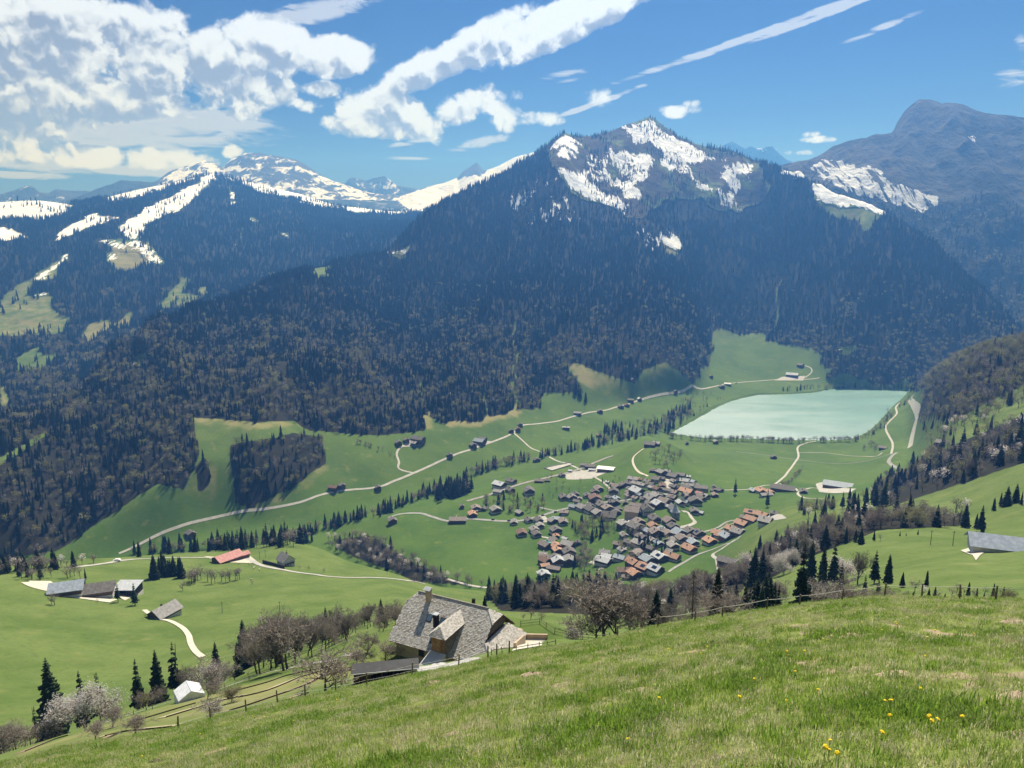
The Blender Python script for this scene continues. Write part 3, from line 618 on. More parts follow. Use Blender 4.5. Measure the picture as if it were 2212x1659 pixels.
GB3 = layer('far_range', -43, 43, 640, rows4, [([(-400, 480, 8450), (2700, 480, 8450)], 0),
    ([(-400, 420, 8900), (0, 420, 8900), (30, 412, 8900), (60, 402, 8900), (72, 404, 8900), (85, 416, 8900), (105, 418, 8900), (120, 409, 8900), (150, 412, 8900), (185, 411, 8900), (250, 420, 8900), (700, 430, 8900), (745, 398, 8900), (755, 384, 8900), (765, 383, 8900), (790, 390, 8900), (805, 384, 8900), (830, 380, 8900),
      (845, 392, 8900), (860, 402, 8900), (890, 407, 8900), (930, 415, 8900), (1000, 430, 8900), (1400, 430, 8900), (1500, 345, 8900), (1540, 322, 8900), (1565, 312, 8900), (1580, 306, 8900), (1592, 311, 8900), (1608, 320, 8900), (1622, 314, 8900), (1640, 322, 8900), (1655, 316, 8900), (1668, 314, 8900), (1680, 328, 8900), (1700, 345, 8900), (1740, 360, 8900), (1800, 420, 8900), (2700, 425, 8900)], 0)],
    lambda g, tt: np.clip(tt * 3, 0, 1) * 90 * ridged(g.X / 420, g.Y / 500, 4, 51), b3_attr, M_alps)
# broad sheet of low ground under everything, out to the horizon
def sheet(name, pts, z, mat):
    me = bpy.data.meshes.new(name); me.from_pydata([(x, y, z) for x, y in pts], [], [tuple(range(len(pts)))]); me.materials.append(mat)
    o = bpy.data.objects.new(name, me); COL.objects.link(o); return o
gs = sheet('ground', [(-12900, -1400), (12900, -1400), (12900, 10500), (-12900, 10500)], -640.0, mottled('far_ground', (0.05, 0.06, 0.03), (0.09, 0.08, 0.05), 0.002, rand=0)); gs['kind'] = 'structure'

# ------------------------------------------------------------------ lake
def mk_water(t, b):
    p = t.geo()
    n = t.noise(t.map(p, (0.004, 0.010, 1), (0, 0, 0.3)), 1.0, 4, 0.6, 0.6)
    b.inputs['Specular IOR Level'].default_value = 0.35
    rr = t.n('ShaderNodeMapRange'); t.l(n, rr.inputs[0]); rr.inputs[1].default_value = 0.35; rr.inputs[2].default_value = 0.7; rr.inputs[3].default_value = 0.30; rr.inputs[4].default_value = 0.42
    t.l(rr.outputs[0], b.inputs['Roughness'])
    w = t.noise(t.map(p, (0.10, 0.25, 1)), 1.0, 4, 0.7)
    t.l(t.bump(w, 0.9, 2.2), b.inputs['Normal'])
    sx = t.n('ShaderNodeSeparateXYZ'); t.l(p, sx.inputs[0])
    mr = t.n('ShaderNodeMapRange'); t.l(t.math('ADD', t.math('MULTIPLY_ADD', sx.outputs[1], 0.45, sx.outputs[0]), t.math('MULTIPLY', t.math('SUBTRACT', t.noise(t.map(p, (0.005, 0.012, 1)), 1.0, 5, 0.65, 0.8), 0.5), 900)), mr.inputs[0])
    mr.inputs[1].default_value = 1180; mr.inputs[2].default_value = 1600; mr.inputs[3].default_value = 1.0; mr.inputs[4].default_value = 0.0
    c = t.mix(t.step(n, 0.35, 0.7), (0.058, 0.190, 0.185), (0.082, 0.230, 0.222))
    return t.mix(t.math('MULTIPLY', mr.outputs[0], 0.75), c, (0.30, 0.41, 0.44))  # sun glitter painted into the base colour: paler towards the near left
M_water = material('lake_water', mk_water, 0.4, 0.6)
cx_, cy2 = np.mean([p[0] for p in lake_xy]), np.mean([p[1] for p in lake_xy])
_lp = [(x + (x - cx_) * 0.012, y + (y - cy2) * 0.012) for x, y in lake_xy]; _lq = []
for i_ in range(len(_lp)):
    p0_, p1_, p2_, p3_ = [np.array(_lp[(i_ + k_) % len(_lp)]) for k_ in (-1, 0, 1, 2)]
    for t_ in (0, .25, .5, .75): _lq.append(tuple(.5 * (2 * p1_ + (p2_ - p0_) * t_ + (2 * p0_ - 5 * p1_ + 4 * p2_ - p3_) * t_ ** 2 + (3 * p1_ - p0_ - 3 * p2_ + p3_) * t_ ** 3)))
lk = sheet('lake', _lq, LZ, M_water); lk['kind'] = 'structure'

# ------------------------------------------------------------------ haze
def box_mesh(name, lo, hi):
    (x0, y0, z0), (x1, y1, z1) = lo, hi
    v = [(x0, y0, z0), (x1, y0, z0), (x1, y1, z0), (x0, y1, z0), (x0, y0, z1), (x1, y0, z1), (x1, y1, z1), (x0, y1, z1)]
    f = [(0, 3, 2, 1), (4, 5, 6, 7), (0, 1, 5, 4), (1, 2, 6, 5), (2, 3, 7, 6), (3, 0, 4, 7)]
    me = bpy.data.meshes.new(name); me.from_pydata(v, [], f); return me
hm = bpy.data.materials.new('haze'); hm.use_nodes = True; hn = hm.node_tree
for n_ in list(hn.nodes): hn.nodes.remove(n_)
ho = hn.nodes.new('ShaderNodeOutputMaterial'); hv = hn.nodes.new('ShaderNodeVolumePrincipled')
hv.inputs['Absorption Color'].default_value = (1, 1, 1, 1); hv.inputs['Color'].default_value = (0.11, 0.35, 1.0, 1); hv.inputs['Density'].default_value = 1.7e-4; hv.inputs['Anisotropy'].default_value = 0.4
hn.links.new(hv.outputs[0], ho.inputs['Volume'])
hz = bpy.data.objects.new('haze', box_mesh('haze', (-13000, -1500, -641), (13000, 10600, 1010))); hz.data.materials.append(hm); COL.objects.link(hz)
hz['kind'] = 'stuff'; hz['label'] = 'thin blue haze filling the air of the valley'; hz['category'] = 'haze'

# ------------------------------------------------------------------ plants
def mesh_of(name, v, f, mat, smooth=False):
    me = bpy.data.meshes.new(name); me.from_pydata([tuple(p) for p in v], [], f)
    if mat is not None: me.materials.append(mat)
    if smooth: me.polygons.foreach_set('use_smooth', [True] * len(me.polygons))
    me.update(); return me
def leafy(name, c1, c2, var=0.35, trans=0.0):
    def build(t, b):
        k = t.math('MULTIPLY_ADD', t.rand(), 2 * var, 1 - var)
        c = t.mix(t.noise(t.obj(), 5.0, 2), c1, c2)
        cmb = t.n('ShaderNodeCombineColor'); [t.l(k, cmb.inputs[i]) for i in range(3)]
        c = t.mix(1.0, c, cmb.outputs[0], 'MULTIPLY')
        if trans:
            tr = t.n('ShaderNodeBsdfTranslucent'); t.l(c, tr.inputs[0])
            ms = t.n('ShaderNodeMixShader'); ms.inputs[0].default_value = trans
            t.l(b.outputs[0], ms.inputs[1]); t.l(tr.outputs[0], ms.inputs[2])
            t.l(ms.outputs[0], t.t.nodes['Material Output'].inputs[0])
        return c
    return material(name, build, 0.8, 0.15)
M_needle = leafy('spruce_needles', (0.011, 0.024, 0.011), (0.028, 0.048, 0.018), 0.35, 0.12)
M_needle_far = leafy('spruce_needles_far', (0.006, 0.014, 0.008), (0.016, 0.028, 0.012), 0.5, 0.08)
M_bark = mottled('bark', (0.060, 0.048, 0.036), (0.115, 0.092, 0.070), 8.0)
M_twig = leafy('bare_twigs', (0.19, 0.160, 0.135), (0.29, 0.25, 0.215), 0.35, 0.2)
M_twig_pale = leafy('pale_twigs', (0.22, 0.19, 0.16), (0.30, 0.26, 0.22), 0.2)
M_bud = leafy('spring_buds', (0.16, 0.18, 0.035), (0.26, 0.27, 0.06), 0.35, 0.3)
M_bud_dull = leafy('dull_buds', (0.17, 0.175, 0.065), (0.28, 0.27, 0.115), 0.5, 0.4)
M_blossom = leafy('blossom', (0.58, 0.53, 0.50), (0.78, 0.74, 0.71), 0.08, 0.3)

def spruce_crown(seed, whorls=30, m=9, rad=0.19, gap=0.0, base=0.05, droop=0.45):
    r = random.Random(seed); V = []; F = []
    for k in range(whorls):
        t = base + (1 - base) * ((k + 0.5) / whorls) ** 0.92
        if r.random() < gap: continue
        R0 = rad * (1 - t) ** 0.78 * (0.8 + 0.35 * r.random()) + 0.008
        if t < base + 0.08: R0 *= 0.75
        off = r.random() * 6.28
        for i in range(m):
            a = off + 6.283 * i / m + r.uniform(-.25, .25)
            L = R0 * r.uniform(0.62, 1.15); c, s = math.cos(a), math.sin(a); w = L * r.uniform(0.22, 0.36)
            z0 = t + 0.012; dz = droop * L * r.uniform(0.7, 1.3)
            def P(x, y, z): V.append((c * x - s * y, s * x + c * y, z)); return len(V) - 1
            b0 = P(0, 0, z0); l = P(L * .55, w, z0 - dz * .55 - L * .06); rr = P(L * .55, -w, z0 - dz * .55 - L * .06); tip = P(L, 0, z0 - dz * 0.8)
            h1 = P(L * .5, w * .2, z0 - dz * .6 - L * .34); h2 = P(L * .85, -w * .2, z0 - dz - L * .26)
            F += [(b0, l, tip), (b0, tip, rr), (b0, h1, tip), (l, h1, rr), (tip, h2, l), (tip, h2, rr)]
    n = len(V); V += [(0.006, 0, .97), (-0.004, 0.005, .97), (-0.004, -0.005, .97), (0, 0, 1.02)]; F += [(n, n + 1, n + 3), (n + 1, n + 2, n + 3), (n + 2, n, n + 3)]
    return V, F
def tube(V, F, p0, p1, r0, r1, n=5):
    d = (p1 - p0).normalized(); a = d.orthogonal().normalized(); b = d.cross(a); i0 = len(V)
    for p, rr in ((p0, r0), (p1, r1)):
        for k in range(n):
            an = 6.283 * k / n; V.append(tuple(p + (a * math.cos(an) + b * math.sin(an)) * rr))
    for k in range(n): F.append((i0 + k, i0 + (k + 1) % n, i0 + n + (k + 1) % n, i0 + n + k))
    F.append(tuple(range(i0 + n, i0 + 2 * n)))
def straight_trunk(r0, h=0.97, n=6, lean=0.0):
    V = []; F = []; tube(V, F, Vector((0, 0, -0.06)), Vector((lean, 0, h)), r0, 0.004, n); return V, F
def bare_tree(seed, spread=0.5, levels=4, twig=0.006, nb=(6, 5, 4, 4), leaf=None, first=0.22, up=0.4, lean=0):
    """broadleaf tree without leaves: trunk and limbs as tubes, finer twigs as thin slips; leaf = (count, size) adds small leaves or blossom"""
    r = random.Random(seed); V = []; F = []; W = []; E = []; tips = []
    def slip(p0, p1, w):
        d = (p1 - p0); a = d.cross(Vector((r.uniform(-1, 1), r.uniform(-1, 1), r.uniform(-1, 1))))
        if a.length < 1e-6: return
        a = a.normalized() * w; i = len(W)
        W.extend([tuple(p0 - a), tuple(p0 + a), tuple(p1)]); E.append((i, i + 1, i + 2))
    def grow_(p, d, L, rad, lev):
        segs = 3 if lev < 2 else 2; q = p; dd = d.copy(); pts = [p]
        for k in range(segs):
            dd = (dd + Vector((r.uniform(-1, 1), r.uniform(-1, 1), r.uniform(-.5, .9) * up)) * (0.16 if lev == 0 else 0.28)).normalized()
            n = q + dd * (L / segs); r0 = rad * (1 - 0.28 * k); r1 = rad * (1 - 0.28 * (k + 1))
            if lev <= 1: tube(V, F, q, n, r0, r1, 5 if lev == 0 else 4)
            elif lev == 2: tube(V, F, q, n, r0, r1, 3)
            else: slip(q, n, max(rad, twig * 0.5))
            q = n; pts.append(q)
        if lev >= levels: tips.append(q); return
        for i in range(nb[min(lev, len(nb) - 1)]):
            t = r.uniform(0.35 if lev == 0 else 0.2, 1.0); j = min(int(t * segs), segs - 1); f = t * segs - j
            b = pts[j].lerp(pts[j + 1], f); an = r.uniform(0, 6.283)
            side = dd.orthogonal().normalized(); side = Matrix.Rotation(an, 3, dd) @ side
            nd = (dd * r.uniform(0.35, 0.8) + side * r.uniform(0.6, 1.1) * spread * 2 + Vector((0, 0, up * 0.5))).normalized()
            grow_(b, nd, L * r.uniform(0.5, 0.78), rad * r.uniform(0.42, 0.6), lev + 1)
    grow_(Vector((0, 0, -0.03)), Vector((lean, 0, 1)).normalized(), 0.42, 0.019, 0)
    LV = []; LF = []
    if leaf:
        for _ in range(leaf[0]):
            p = r.choice(tips) + Vector((r.gauss(0, 1), r.gauss(0, 1), r.gauss(0, 1))) * 0.03
            s = leaf[1] * r.uniform(.6, 1.3); a = Vector((r.gauss(0, 1), r.gauss(0, 1), r.gauss(0, 1))).normalized() * s; b = a.orthogonal().normalized() * s; i = len(LV)
            LV += [tuple(p - a), tuple(p + b), tuple(p + a), tuple(p - b)]; LF.append((i, i + 1, i + 2, i + 3))
    zs = max([v[2] for v in V + W + LV]); k = 1.0 / zs
    sc = lambda L: [(x * k, y * k, z * k) for x, y, z in L]
    return sc(V), F, sc(W), E, sc(LV), LF
# --- near models (trunk mesh, crown mesh) of unit height
KIT = {}
KIT['spruce'] = [(mesh_of('trunk', *straight_trunk(0.016), M_bark), mesh_of('crown', *spruce_crown(s, 34, 9, rd, gp, bs, dr), M_needle)) for s, rd, gp, bs, dr in ((1, .185, .05, .05, .4), (2, .16, .1, .08, .5), (3, .21, .05, .03, .35), (4, .145, .22, .16, .55))]
KIT['pine'] = [(mesh_of('trunk', *straight_trunk(0.015, lean=0.05), M_bark), mesh_of('crown', *spruce_crown(9, 26, 6, .17, .3, .25, .5), M_needle))]
_d = spruce_crown(5, 26, 6, .15, .35, .12, .2)
def dead_crown():
    r = random.Random(3); V = []; F = []
    for k in range(150):
        t = r.uniform(.16, .97); a = r.uniform(0, 6.283); L = .13 * (1 - t) ** .5 * r.uniform(.3, 1.2) + .012; p0 = Vector((0, 0, t)); p1 = Vector((math.cos(a) * L, math.sin(a) * L, t - L * r.uniform(.1, .7)))
        tube(V, F, p0, p1, .0035, .0012, 3)
        for _ in range(3):
            q = p0.lerp(p1, r.uniform(.3, 1)); tube(V, F, q, q + Vector((r.uniform(-.02, .02), r.uniform(-.02, .02), -r.uniform(.01, .035))), .0018, .0006, 3)
    return V, F
KIT['dead'] = [(mesh_of('trunk', *straight_trunk(0.013), M_bark), mesh_of('crown', *dead_crown(), M_bark))]
def kit_bare(key, n, mat, **kw):
    out = []
    for i in range(n):
        V, F, W, E, LV, LF = bare_tree(100 + i * 7 + len(key), **kw)
        tr = mesh_of('trunk', V, F, M_bark)
        if LV:
            m = len(W); cm = mesh_of('crown', W + LV, E + [tuple(x + m for x in f) for f in LF], M_twig); cm.materials.append(mat)
            cm.polygons.foreach_set('material_index', [0] * len(E) + [1] * len(LF))
        else: cm = mesh_of('crown', W, E, mat)
        out.append((tr, cm))
    KIT[key] = out
kit_bare('bare', 5, M_twig, spread=.42, levels=5, nb=(7, 5, 4, 4, 3), twig=.009)
kit_bare('bare_tall', 3, M_twig, spread=.26, levels=5, nb=(8, 5, 4, 3, 3), twig=.008, up=.8)
kit_bare('pale', 3, M_blossom, spread=.5, levels=5, nb=(6, 5, 4, 4, 3), twig=.010, leaf=(1500, .0065))
kit_bare('budding', 3, M_bud_dull, spread=.4, levels=4, nb=(7, 6, 5, 4), twig=.009, leaf=(2200, .011))
kit_bare('fresh', 2, M_bud, spread=.38, levels=4, nb=(7, 6, 5, 4), twig=.009, leaf=(3200, .012))
kit_bare('blossom', 3, M_blossom, spread=.45, levels=4, nb=(7, 6, 5, 4), twig=.009, leaf=(5200, .0092))
# --- far models, one light mesh each, used only by the woods seen as a mass
def far_spruce(seed, rad):
    r = random.Random(seed); V = []; F = []; T = 8
    for k in range(T):
        t0 = 0.06 + 0.90 * k / T; t1 = min(t0 + 0.24, 1.0); R0 = rad * (1 - t0) ** 0.8 * r.uniform(.85, 1.1); n = 8
        ap = len(V); V.append((r.uniform(-.01, .01), r.uniform(-.01, .01), t1)); off = r.random() * 6
        for i in range(2 * n):
            a = off + 3.1416 * i / n; rr = R0 * (r.uniform(.85, 1.15) if i % 2 == 0 else r.uniform(.45, .65)); V.append((rr * math.cos(a), rr * math.sin(a), t0 - (0.03 if i % 2 == 0 else -.03)))
        for i in range(2 * n): F.append((ap, ap + 1 + i, ap + 1 + (i + 1) % (2 * n)))
    return V, F
def far_broad(seed, nleaf, size, squash=1.0, tilt=0.5):
    r = random.Random(seed); V = []; F = []
    tube(V, F, Vector((0, 0, -.05)), Vector((0, 0, .5)), .018, .008, 4)
    for _ in range(9):
        a = r.uniform(0, 6.28); z = r.uniform(.2, .5); tube(V, F, Vector((0, 0, z)), Vector((.22 * math.cos(a), .22 * math.sin(a), z + r.uniform(.2, .42))), .009, .003, 3)
    nt = len(F)
    lobes = [(Vector((r.gauss(0, .10), r.gauss(0, .10), r.uniform(.42, .82))), r.uniform(.10, .18)) for _ in range(9)]
    for _ in range(nleaf):
        c, rad = r.choice(lobes); d = Vector((r.gauss(0, 1), r.gauss(0, 1), r.gauss(0, 1))).normalized()
        p = c + Vector((d.x, d.y, d.z * squash)) * rad * r.uniform(.75, 1.0); s = size * r.uniform(.6, 1.4)
        a = (d.orthogonal().normalized() + Vector((r.uniform(-1, 1), r.uniform(-1, 1), r.uniform(-1, 1))) * tilt).normalized() * s; b = d.cross(a).normalized() * s * r.uniform(.4, 1); i = len(V)
        V += [tuple(p - a), tuple(p + b), tuple(p + a)]; F.append((i, i + 1, i + 2))
    return V, F, nt
def unlinked(colname, meshes):
    c = bpy.data.collections.new(colname)
    for i, me in enumerate(meshes): c.objects.link(bpy.data.objects.new('%s_%02d' % (colname, i), me))
    return c
def far_broad_mesh(seed, n, size, mat, **kw):
    V, F, nt = far_broad(seed, n, size, **kw); me = mesh_of('far_tree', V, F, M_bark); me.materials.append(mat)
    me.polygons.foreach_set('material_index', [0] * nt + [1] * (len(F) - nt)); return me
fm = [mesh_of('far_tree', *far_spruce(s, rd), M_needle_far) for s, rd in ((11, .15), (12, .18), (13, .13), (14, .165))]
fm += [far_broad_mesh(20 + i, 190, .030, M_twig) for i in range(3)]
fm += [far_broad_mesh(30 + i, 190, .036, M_bud_dull) for i in range(3)]
fm += [far_broad_mesh(40, 210, .036, M_bud), far_broad_mesh(41, 220, .036, M_blossom)]
TREE_COL = unlinked('woodland_tree', fm)
FAR_VAR = dict(spruce=(0, 1, 2, 3), pine=(2,), dead=(2,), bare=(4, 5, 6), bare_tall=(4, 5, 6), pale=(4, 11), budding=(7, 8, 9), fresh=(10,), blossom=(11,))
def gn_instances(name, pts, scl, rot, var, coll, tilt=None):
    me = bpy.data.meshes.new(name); n = len(pts)
    me.vertices.add(n); me.vertices.foreach_set('co', np.asarray(pts, np.float32).ravel())
    for k, ty, a in (('scl', 'FLOAT_VECTOR', scl), ('rot', 'FLOAT_VECTOR', rot)):
        at = me.attributes.new(k, ty, 'POINT'); at.data.foreach_set('vector', np.asarray(a, np.float32).ravel())
    at = me.attributes.new('var', 'INT', 'POINT'); at.data.foreach_set('value', np.asarray(var, np.int32))
    o = bpy.data.objects.new(name, me); COL.objects.link(o); o['kind'] = 'stuff'
    ng = bpy.data.node_groups.new(name + '_scatter', 'GeometryNodeTree')
    ng.interface.new_socket('Geometry', in_out='INPUT', socket_type='NodeSocketGeometry'); ng.interface.new_socket('Geometry', in_out='OUTPUT', socket_type='NodeSocketGeometry')
    N = ng.nodes; gi = N.new('NodeGroupInput'); go = N.new('NodeGroupOutput')
    ci = N.new('GeometryNodeCollectionInfo'); ci.inputs[0].default_value = coll; ci.inputs[1].default_value = True; ci.inputs[2].default_value = True
    ip = N.new('GeometryNodeInstanceOnPoints'); ip.inputs['Pick Instance'].default_value = True
    def na(nm, dt):
        x = N.new('GeometryNodeInputNamedAttribute'); x.data_type = dt; x.inputs[0].default_value = nm; return x.outputs[0]
    L = ng.links.new
    L(gi.outputs[0], ip.inputs['Points']); L(ci.outputs[0], ip.inputs['Instance']); L(na('var', 'INT'), ip.inputs['Instance Index'])
    L(na('rot', 'FLOAT_VECTOR'), ip.inputs['Rotation']); L(na('scl', 'FLOAT_VECTOR'), ip.inputs['Scale']); L(ip.outputs[0], go.inputs[0])
    md = o.modifiers.new('scatter', 'NODES'); md.node_group = ng
    return o
def wood(name, label, P, hgt, var):
    n = len(P); w = nrg.uniform(1.0, 1.55, n)
    s = np.stack([hgt * w, hgt * w, hgt], 1); rot = np.zeros((n, 3)); rot[:, 2] = nrg.uniform(0, 6.28, n)
    o = gn_instances(name, P, s, rot, var, TREE_COL); o['label'] = label; o['category'] = 'forest'; return o
# --- forest on the slopes
def forest_points(g, att, a0, a1, d0, d1, per, hmin, hmax, thin=None):
    area = 0.5 * R(a1 - a0) * (d1 ** 2 - d0 ** 2); n = int(area / per)
    a = R(a0) + nrg.random(n) * R(a1 - a0); d = np.sqrt(d0 ** 2 + nrg.random(n) * (d1 ** 2 - d0 ** 2))
    x, y = np.sin(a) * d, np.cos(a) * d; z = g.at(x, y)
    i = np.clip(((a - g.az[0]) / (g.az[1] - g.az[0]) + .5).astype(int), 0, len(g.az) - 1); j = np.clip(np.searchsorted(g.rows, d), 0, len(g.rows) - 1)
    keep = (att['forest'][i, j] > 0.55) & g.visible()[i, j]
    keep &= att['snow'][i, j] < 0.75
    u, v = project(x, y, z)
    if thin is not None: keep &= nrg.random(n) < thin(u, v, x, y, att['snow'][i, j])
    x, y, z, u, v, d = [q[keep] for q in (x, y, z, u, v, d)]
    h = nrg.uniform(hmin, hmax, len(x)) * (0.75 + 0.5 * vnoise(x / 60, y / 60, 8))
    return np.stack([x, y, z - 0.4], 1), h, u, v
def mix_var(u, v, x, y, pb):
    """pb: share of broadleaf trees at each point; clumped"""
    n = len(u); c = vnoise(x / 55, y / 55, 3) * .6 + vnoise(x / 17, y / 17, 5) * .4
    t = nrg.random(n) * .45 + c * .55
    br = t < np.quantile(t, 0.5) * (pb * 2) ** .8
    kind = nrg.random(n)
    return np.where(br, np.where(kind < .38, nrg.integers(4, 7, n), np.where(kind < .94, nrg.integers(7, 10, n), 10)), nrg.integers(0, 4, n))
P, h, u, v = forest_points(G, ATT, -38, 38, 960, 3650, 58, 11, 21, lambda u, v, x, y, s: np.clip(0.9 - s * 1.3, 0.05, 1) * np.where((v < 480) & (u > 1180) & (u < 1640), .45, 1) * np.where((u > 1985) & (v > 735) & (v < 905) & (y < 1500), .55, 1))
pb = np.clip((v - 560) / 430, 0.03, 0.47); pb = np.where((u > 1980) & (v > 730), .85, pb)
near_e = (v > 850) & (u < 430); pb = np.where(near_e, .45, pb)
vv = mix_var(u, v, P[:, 0], P[:, 1], pb)
h = np.where(vv < 4, h, h * .85)
wood('mountain_forest', 'dark spruce forest with leafing broadleaf trees covering the big mountain slope', P, h, vv)
FORESTS = [len(P)]
# scattered conifers on the high snow and rock of the summit
sA = ATT.copy(); sA['forest'] = np.where(inpoly(PU, PV, ALP), 1.0, 0.0); sA['snow'] = snow * 0
P2, h2, u2, v2 = forest_points(G, sA, 2, 20, 2500, 3600, 130, 8, 16, lambda u, v, x, y, s: np.clip(2.6 * (vnoise(x / 60, y / 60, 12) - .52 + np.clip((v - 380) / 160, 0, .45)), 0, .9))
wood('summit_trees', 'scattered small conifers on the rocky snow-streaked summit', P2, h2, nrg.integers(0, 4, len(P2)))
P, h, u, v = forest_points(GB1, GB1.att, -38, 8, 1700, 5150, 170, 19, 29, lambda u, v, x, y, s: np.clip(0.95 - s * .9, 0.05, 1) * np.clip(0.45 + 1.1 * vnoise(x / 150, y / 150, 2), 0, 1))
vv = mix_var(u, v, P[:, 0], P[:, 1], np.clip((v - 560) / 500, .02, .4))
wood('hill_forest', 'blue-dark spruce forest on the snow-patched hills at the left', P, h, vv)
FORESTS.append(len(P))
P, h, u, v = forest_points(GC, GC.att, 16, 38, 2950, 4400, 260, 13, 20, lambda u, v, x, y, s: np.where(v > 440, .95, .5) * np.where(s > 0, .25, 1))
wood('cliff_forest', 'hazy forest on the cliff mountain at the right', P, h, mix_var(u, v, P[:, 0], P[:, 1], np.full(len(u), .35)))
FORESTS.append(len(P))

sB = GB1.att.copy(); sB['forest'] = np.where(GB1.att['forest'] < .5, 1.0, 0.0); sB['snow'] = GB1.att['snow'] * 0
P2, h2, u2, v2 = forest_points(GB1, sB, -38, 8, 2400, 5150, 900, 16, 26, lambda u, v, x, y, s: np.clip(2.2 * vnoise(x / 110, y / 110, 14) - .9, 0, 1))
wood('snowfield_trees', 'single dark conifers dotted over the snowfields at the left', P2, h2, nrg.integers(0, 4, len(P2)))

# ------------------------------------------------------------------ roads and paths
def add_mesh(name, v, f, mat, parent=None, loc=None, rz=0.0, smooth=False):
    me = mesh_of(name, v, f, mat, smooth); o = bpy.data.objects.new(name, me); COL.objects.link(o)
    if parent is not None: o.parent = parent
    if loc is not None: o.location = loc
    o.rotation_euler[2] = rz; return o
def tag(o, label, cat, group=None):
    o['label'] = label; o['category'] = cat
    if group: o['group'] = group
    return o
def thing(name, label, cat, loc=(0, 0, 0), rz=0.0, group=None):
    o = bpy.data.objects.new(name, None); o.empty_display_size = 0.5; COL.objects.link(o); o.location = loc; o.rotation_euler[2] = rz
    return tag(o, label, cat, group)
M_road = mottled('pale_road', (0.34, 0.33, 0.31), (0.43, 0.42, 0.395), 0.15, rand=0.04)
M_asphalt = mottled('grey_road', (0.23, 0.235, 0.235), (0.30, 0.30, 0.30), 0.15, rand=0.04)
M_gravel = mottled('gravel_track', (0.46, 0.42, 0.34), (0.58, 0.54, 0.46), 0.5, rand=0.05)
def drape(P, step):
    out = [P[0]]
    for a, b in zip(P[:-1], P[1:]):
        n = max(1, int((Vector((b[0], b[1])) - Vector((a[0], a[1]))).length / step))
        for k in range(1, n + 1): out.append((a[0] + (b[0] - a[0]) * k / n, a[1] + (b[1] - a[1]) * k / n))
    return out
def catmull(P, n=4):
    if len(P) < 3: return P
    Q = []; E = [P[0]] + list(P) + [P[-1]]
    for i in range(1, len(E) - 2):
        p0, p1, p2, p3 = [np.array(q[:2]) for q in E[i - 1:i + 3]]
        for k in range(n):
            t = k / n; Q.append(tuple(0.5 * (2 * p1 + (p2 - p0) * t + (2 * p0 - 5 * p1 + 4 * p2 - p3) * t * t + (3 * p1 - p0 - 3 * p2 + p3) * t ** 3)))
    Q.append(tuple(P[-1][:2])); return Q
def ribbon(name, pts, width, mat, dmin=300.0, lift=0.35, step=4.0, world=False, across=3):
    W = [tuple(p[:2]) for p in pts] if world else [tuple(G.hit(u, v, dmin)[:2]) for u, v in pts]
    width *= .82 if name in ('road', 'track') else 1.0
    W = drape(catmull(W), step); V = []; F = []
    for i, p in enumerate(W):
        a = Vector(W[max(i - 1, 0)]); b = Vector(W[min(i + 1, len(W) - 1)]); d = (b - a).normalized() if (b - a).length > 1e-6 else Vector((1, 0)); nrm = Vector((-d.y, d.x))
        for k in range(across):
            s = (k / (across - 1) - .5) * width; x, y = p[0] + nrm.x * s, p[1] + nrm.y * s; V.append((x, y, float(G.at(x, y)) + lift))
    n = across
    for i in range(len(W) - 1):
        for k in range(n - 1): F.append((i * n + k, i * n + k + 1, (i + 1) * n + k + 1, (i + 1) * n + k))
    o = add_mesh(name, V, F, mat, smooth=True); o['kind'] = 'structure'; return o
def patch(name, pts, mat, dmin=300.0, lift=0.3, n=7):
    """paved yard: polygon seen in the picture laid on the ground"""
    W = [tuple(G.hit(u, v, dmin)[:2]) for u, v in pts]
    cx, cy_ = sum(p[0] for p in W) / len(W), sum(p[1] for p in W) / len(W); E = drape(W + [W[0]], 5.0)[:-1]; V = []; F = []; m = len(E)
    for r_ in range(1, n + 1):
        for p in E:
            x = cx + (p[0] - cx) * r_ / n; y = cy_ + (p[1] - cy_) * r_ / n; V.append((x, y, float(G.at(x, y)) + lift))
    c = len(V); V.append((cx, cy_, float(G.at(cx, cy_)) + lift))
    for r_ in range(n - 1):
        for k in range(m): F.append((r_ * m + k, (r_ + 1) * m + k, (r_ + 1) * m + (k + 1) % m, r_ * m + (k + 1) % m))
    for k in range(m): F.append((c, k, (k + 1) % m))
    o = add_mesh(name, V, F, mat, smooth=True); o['kind'] = 'structure'; return o
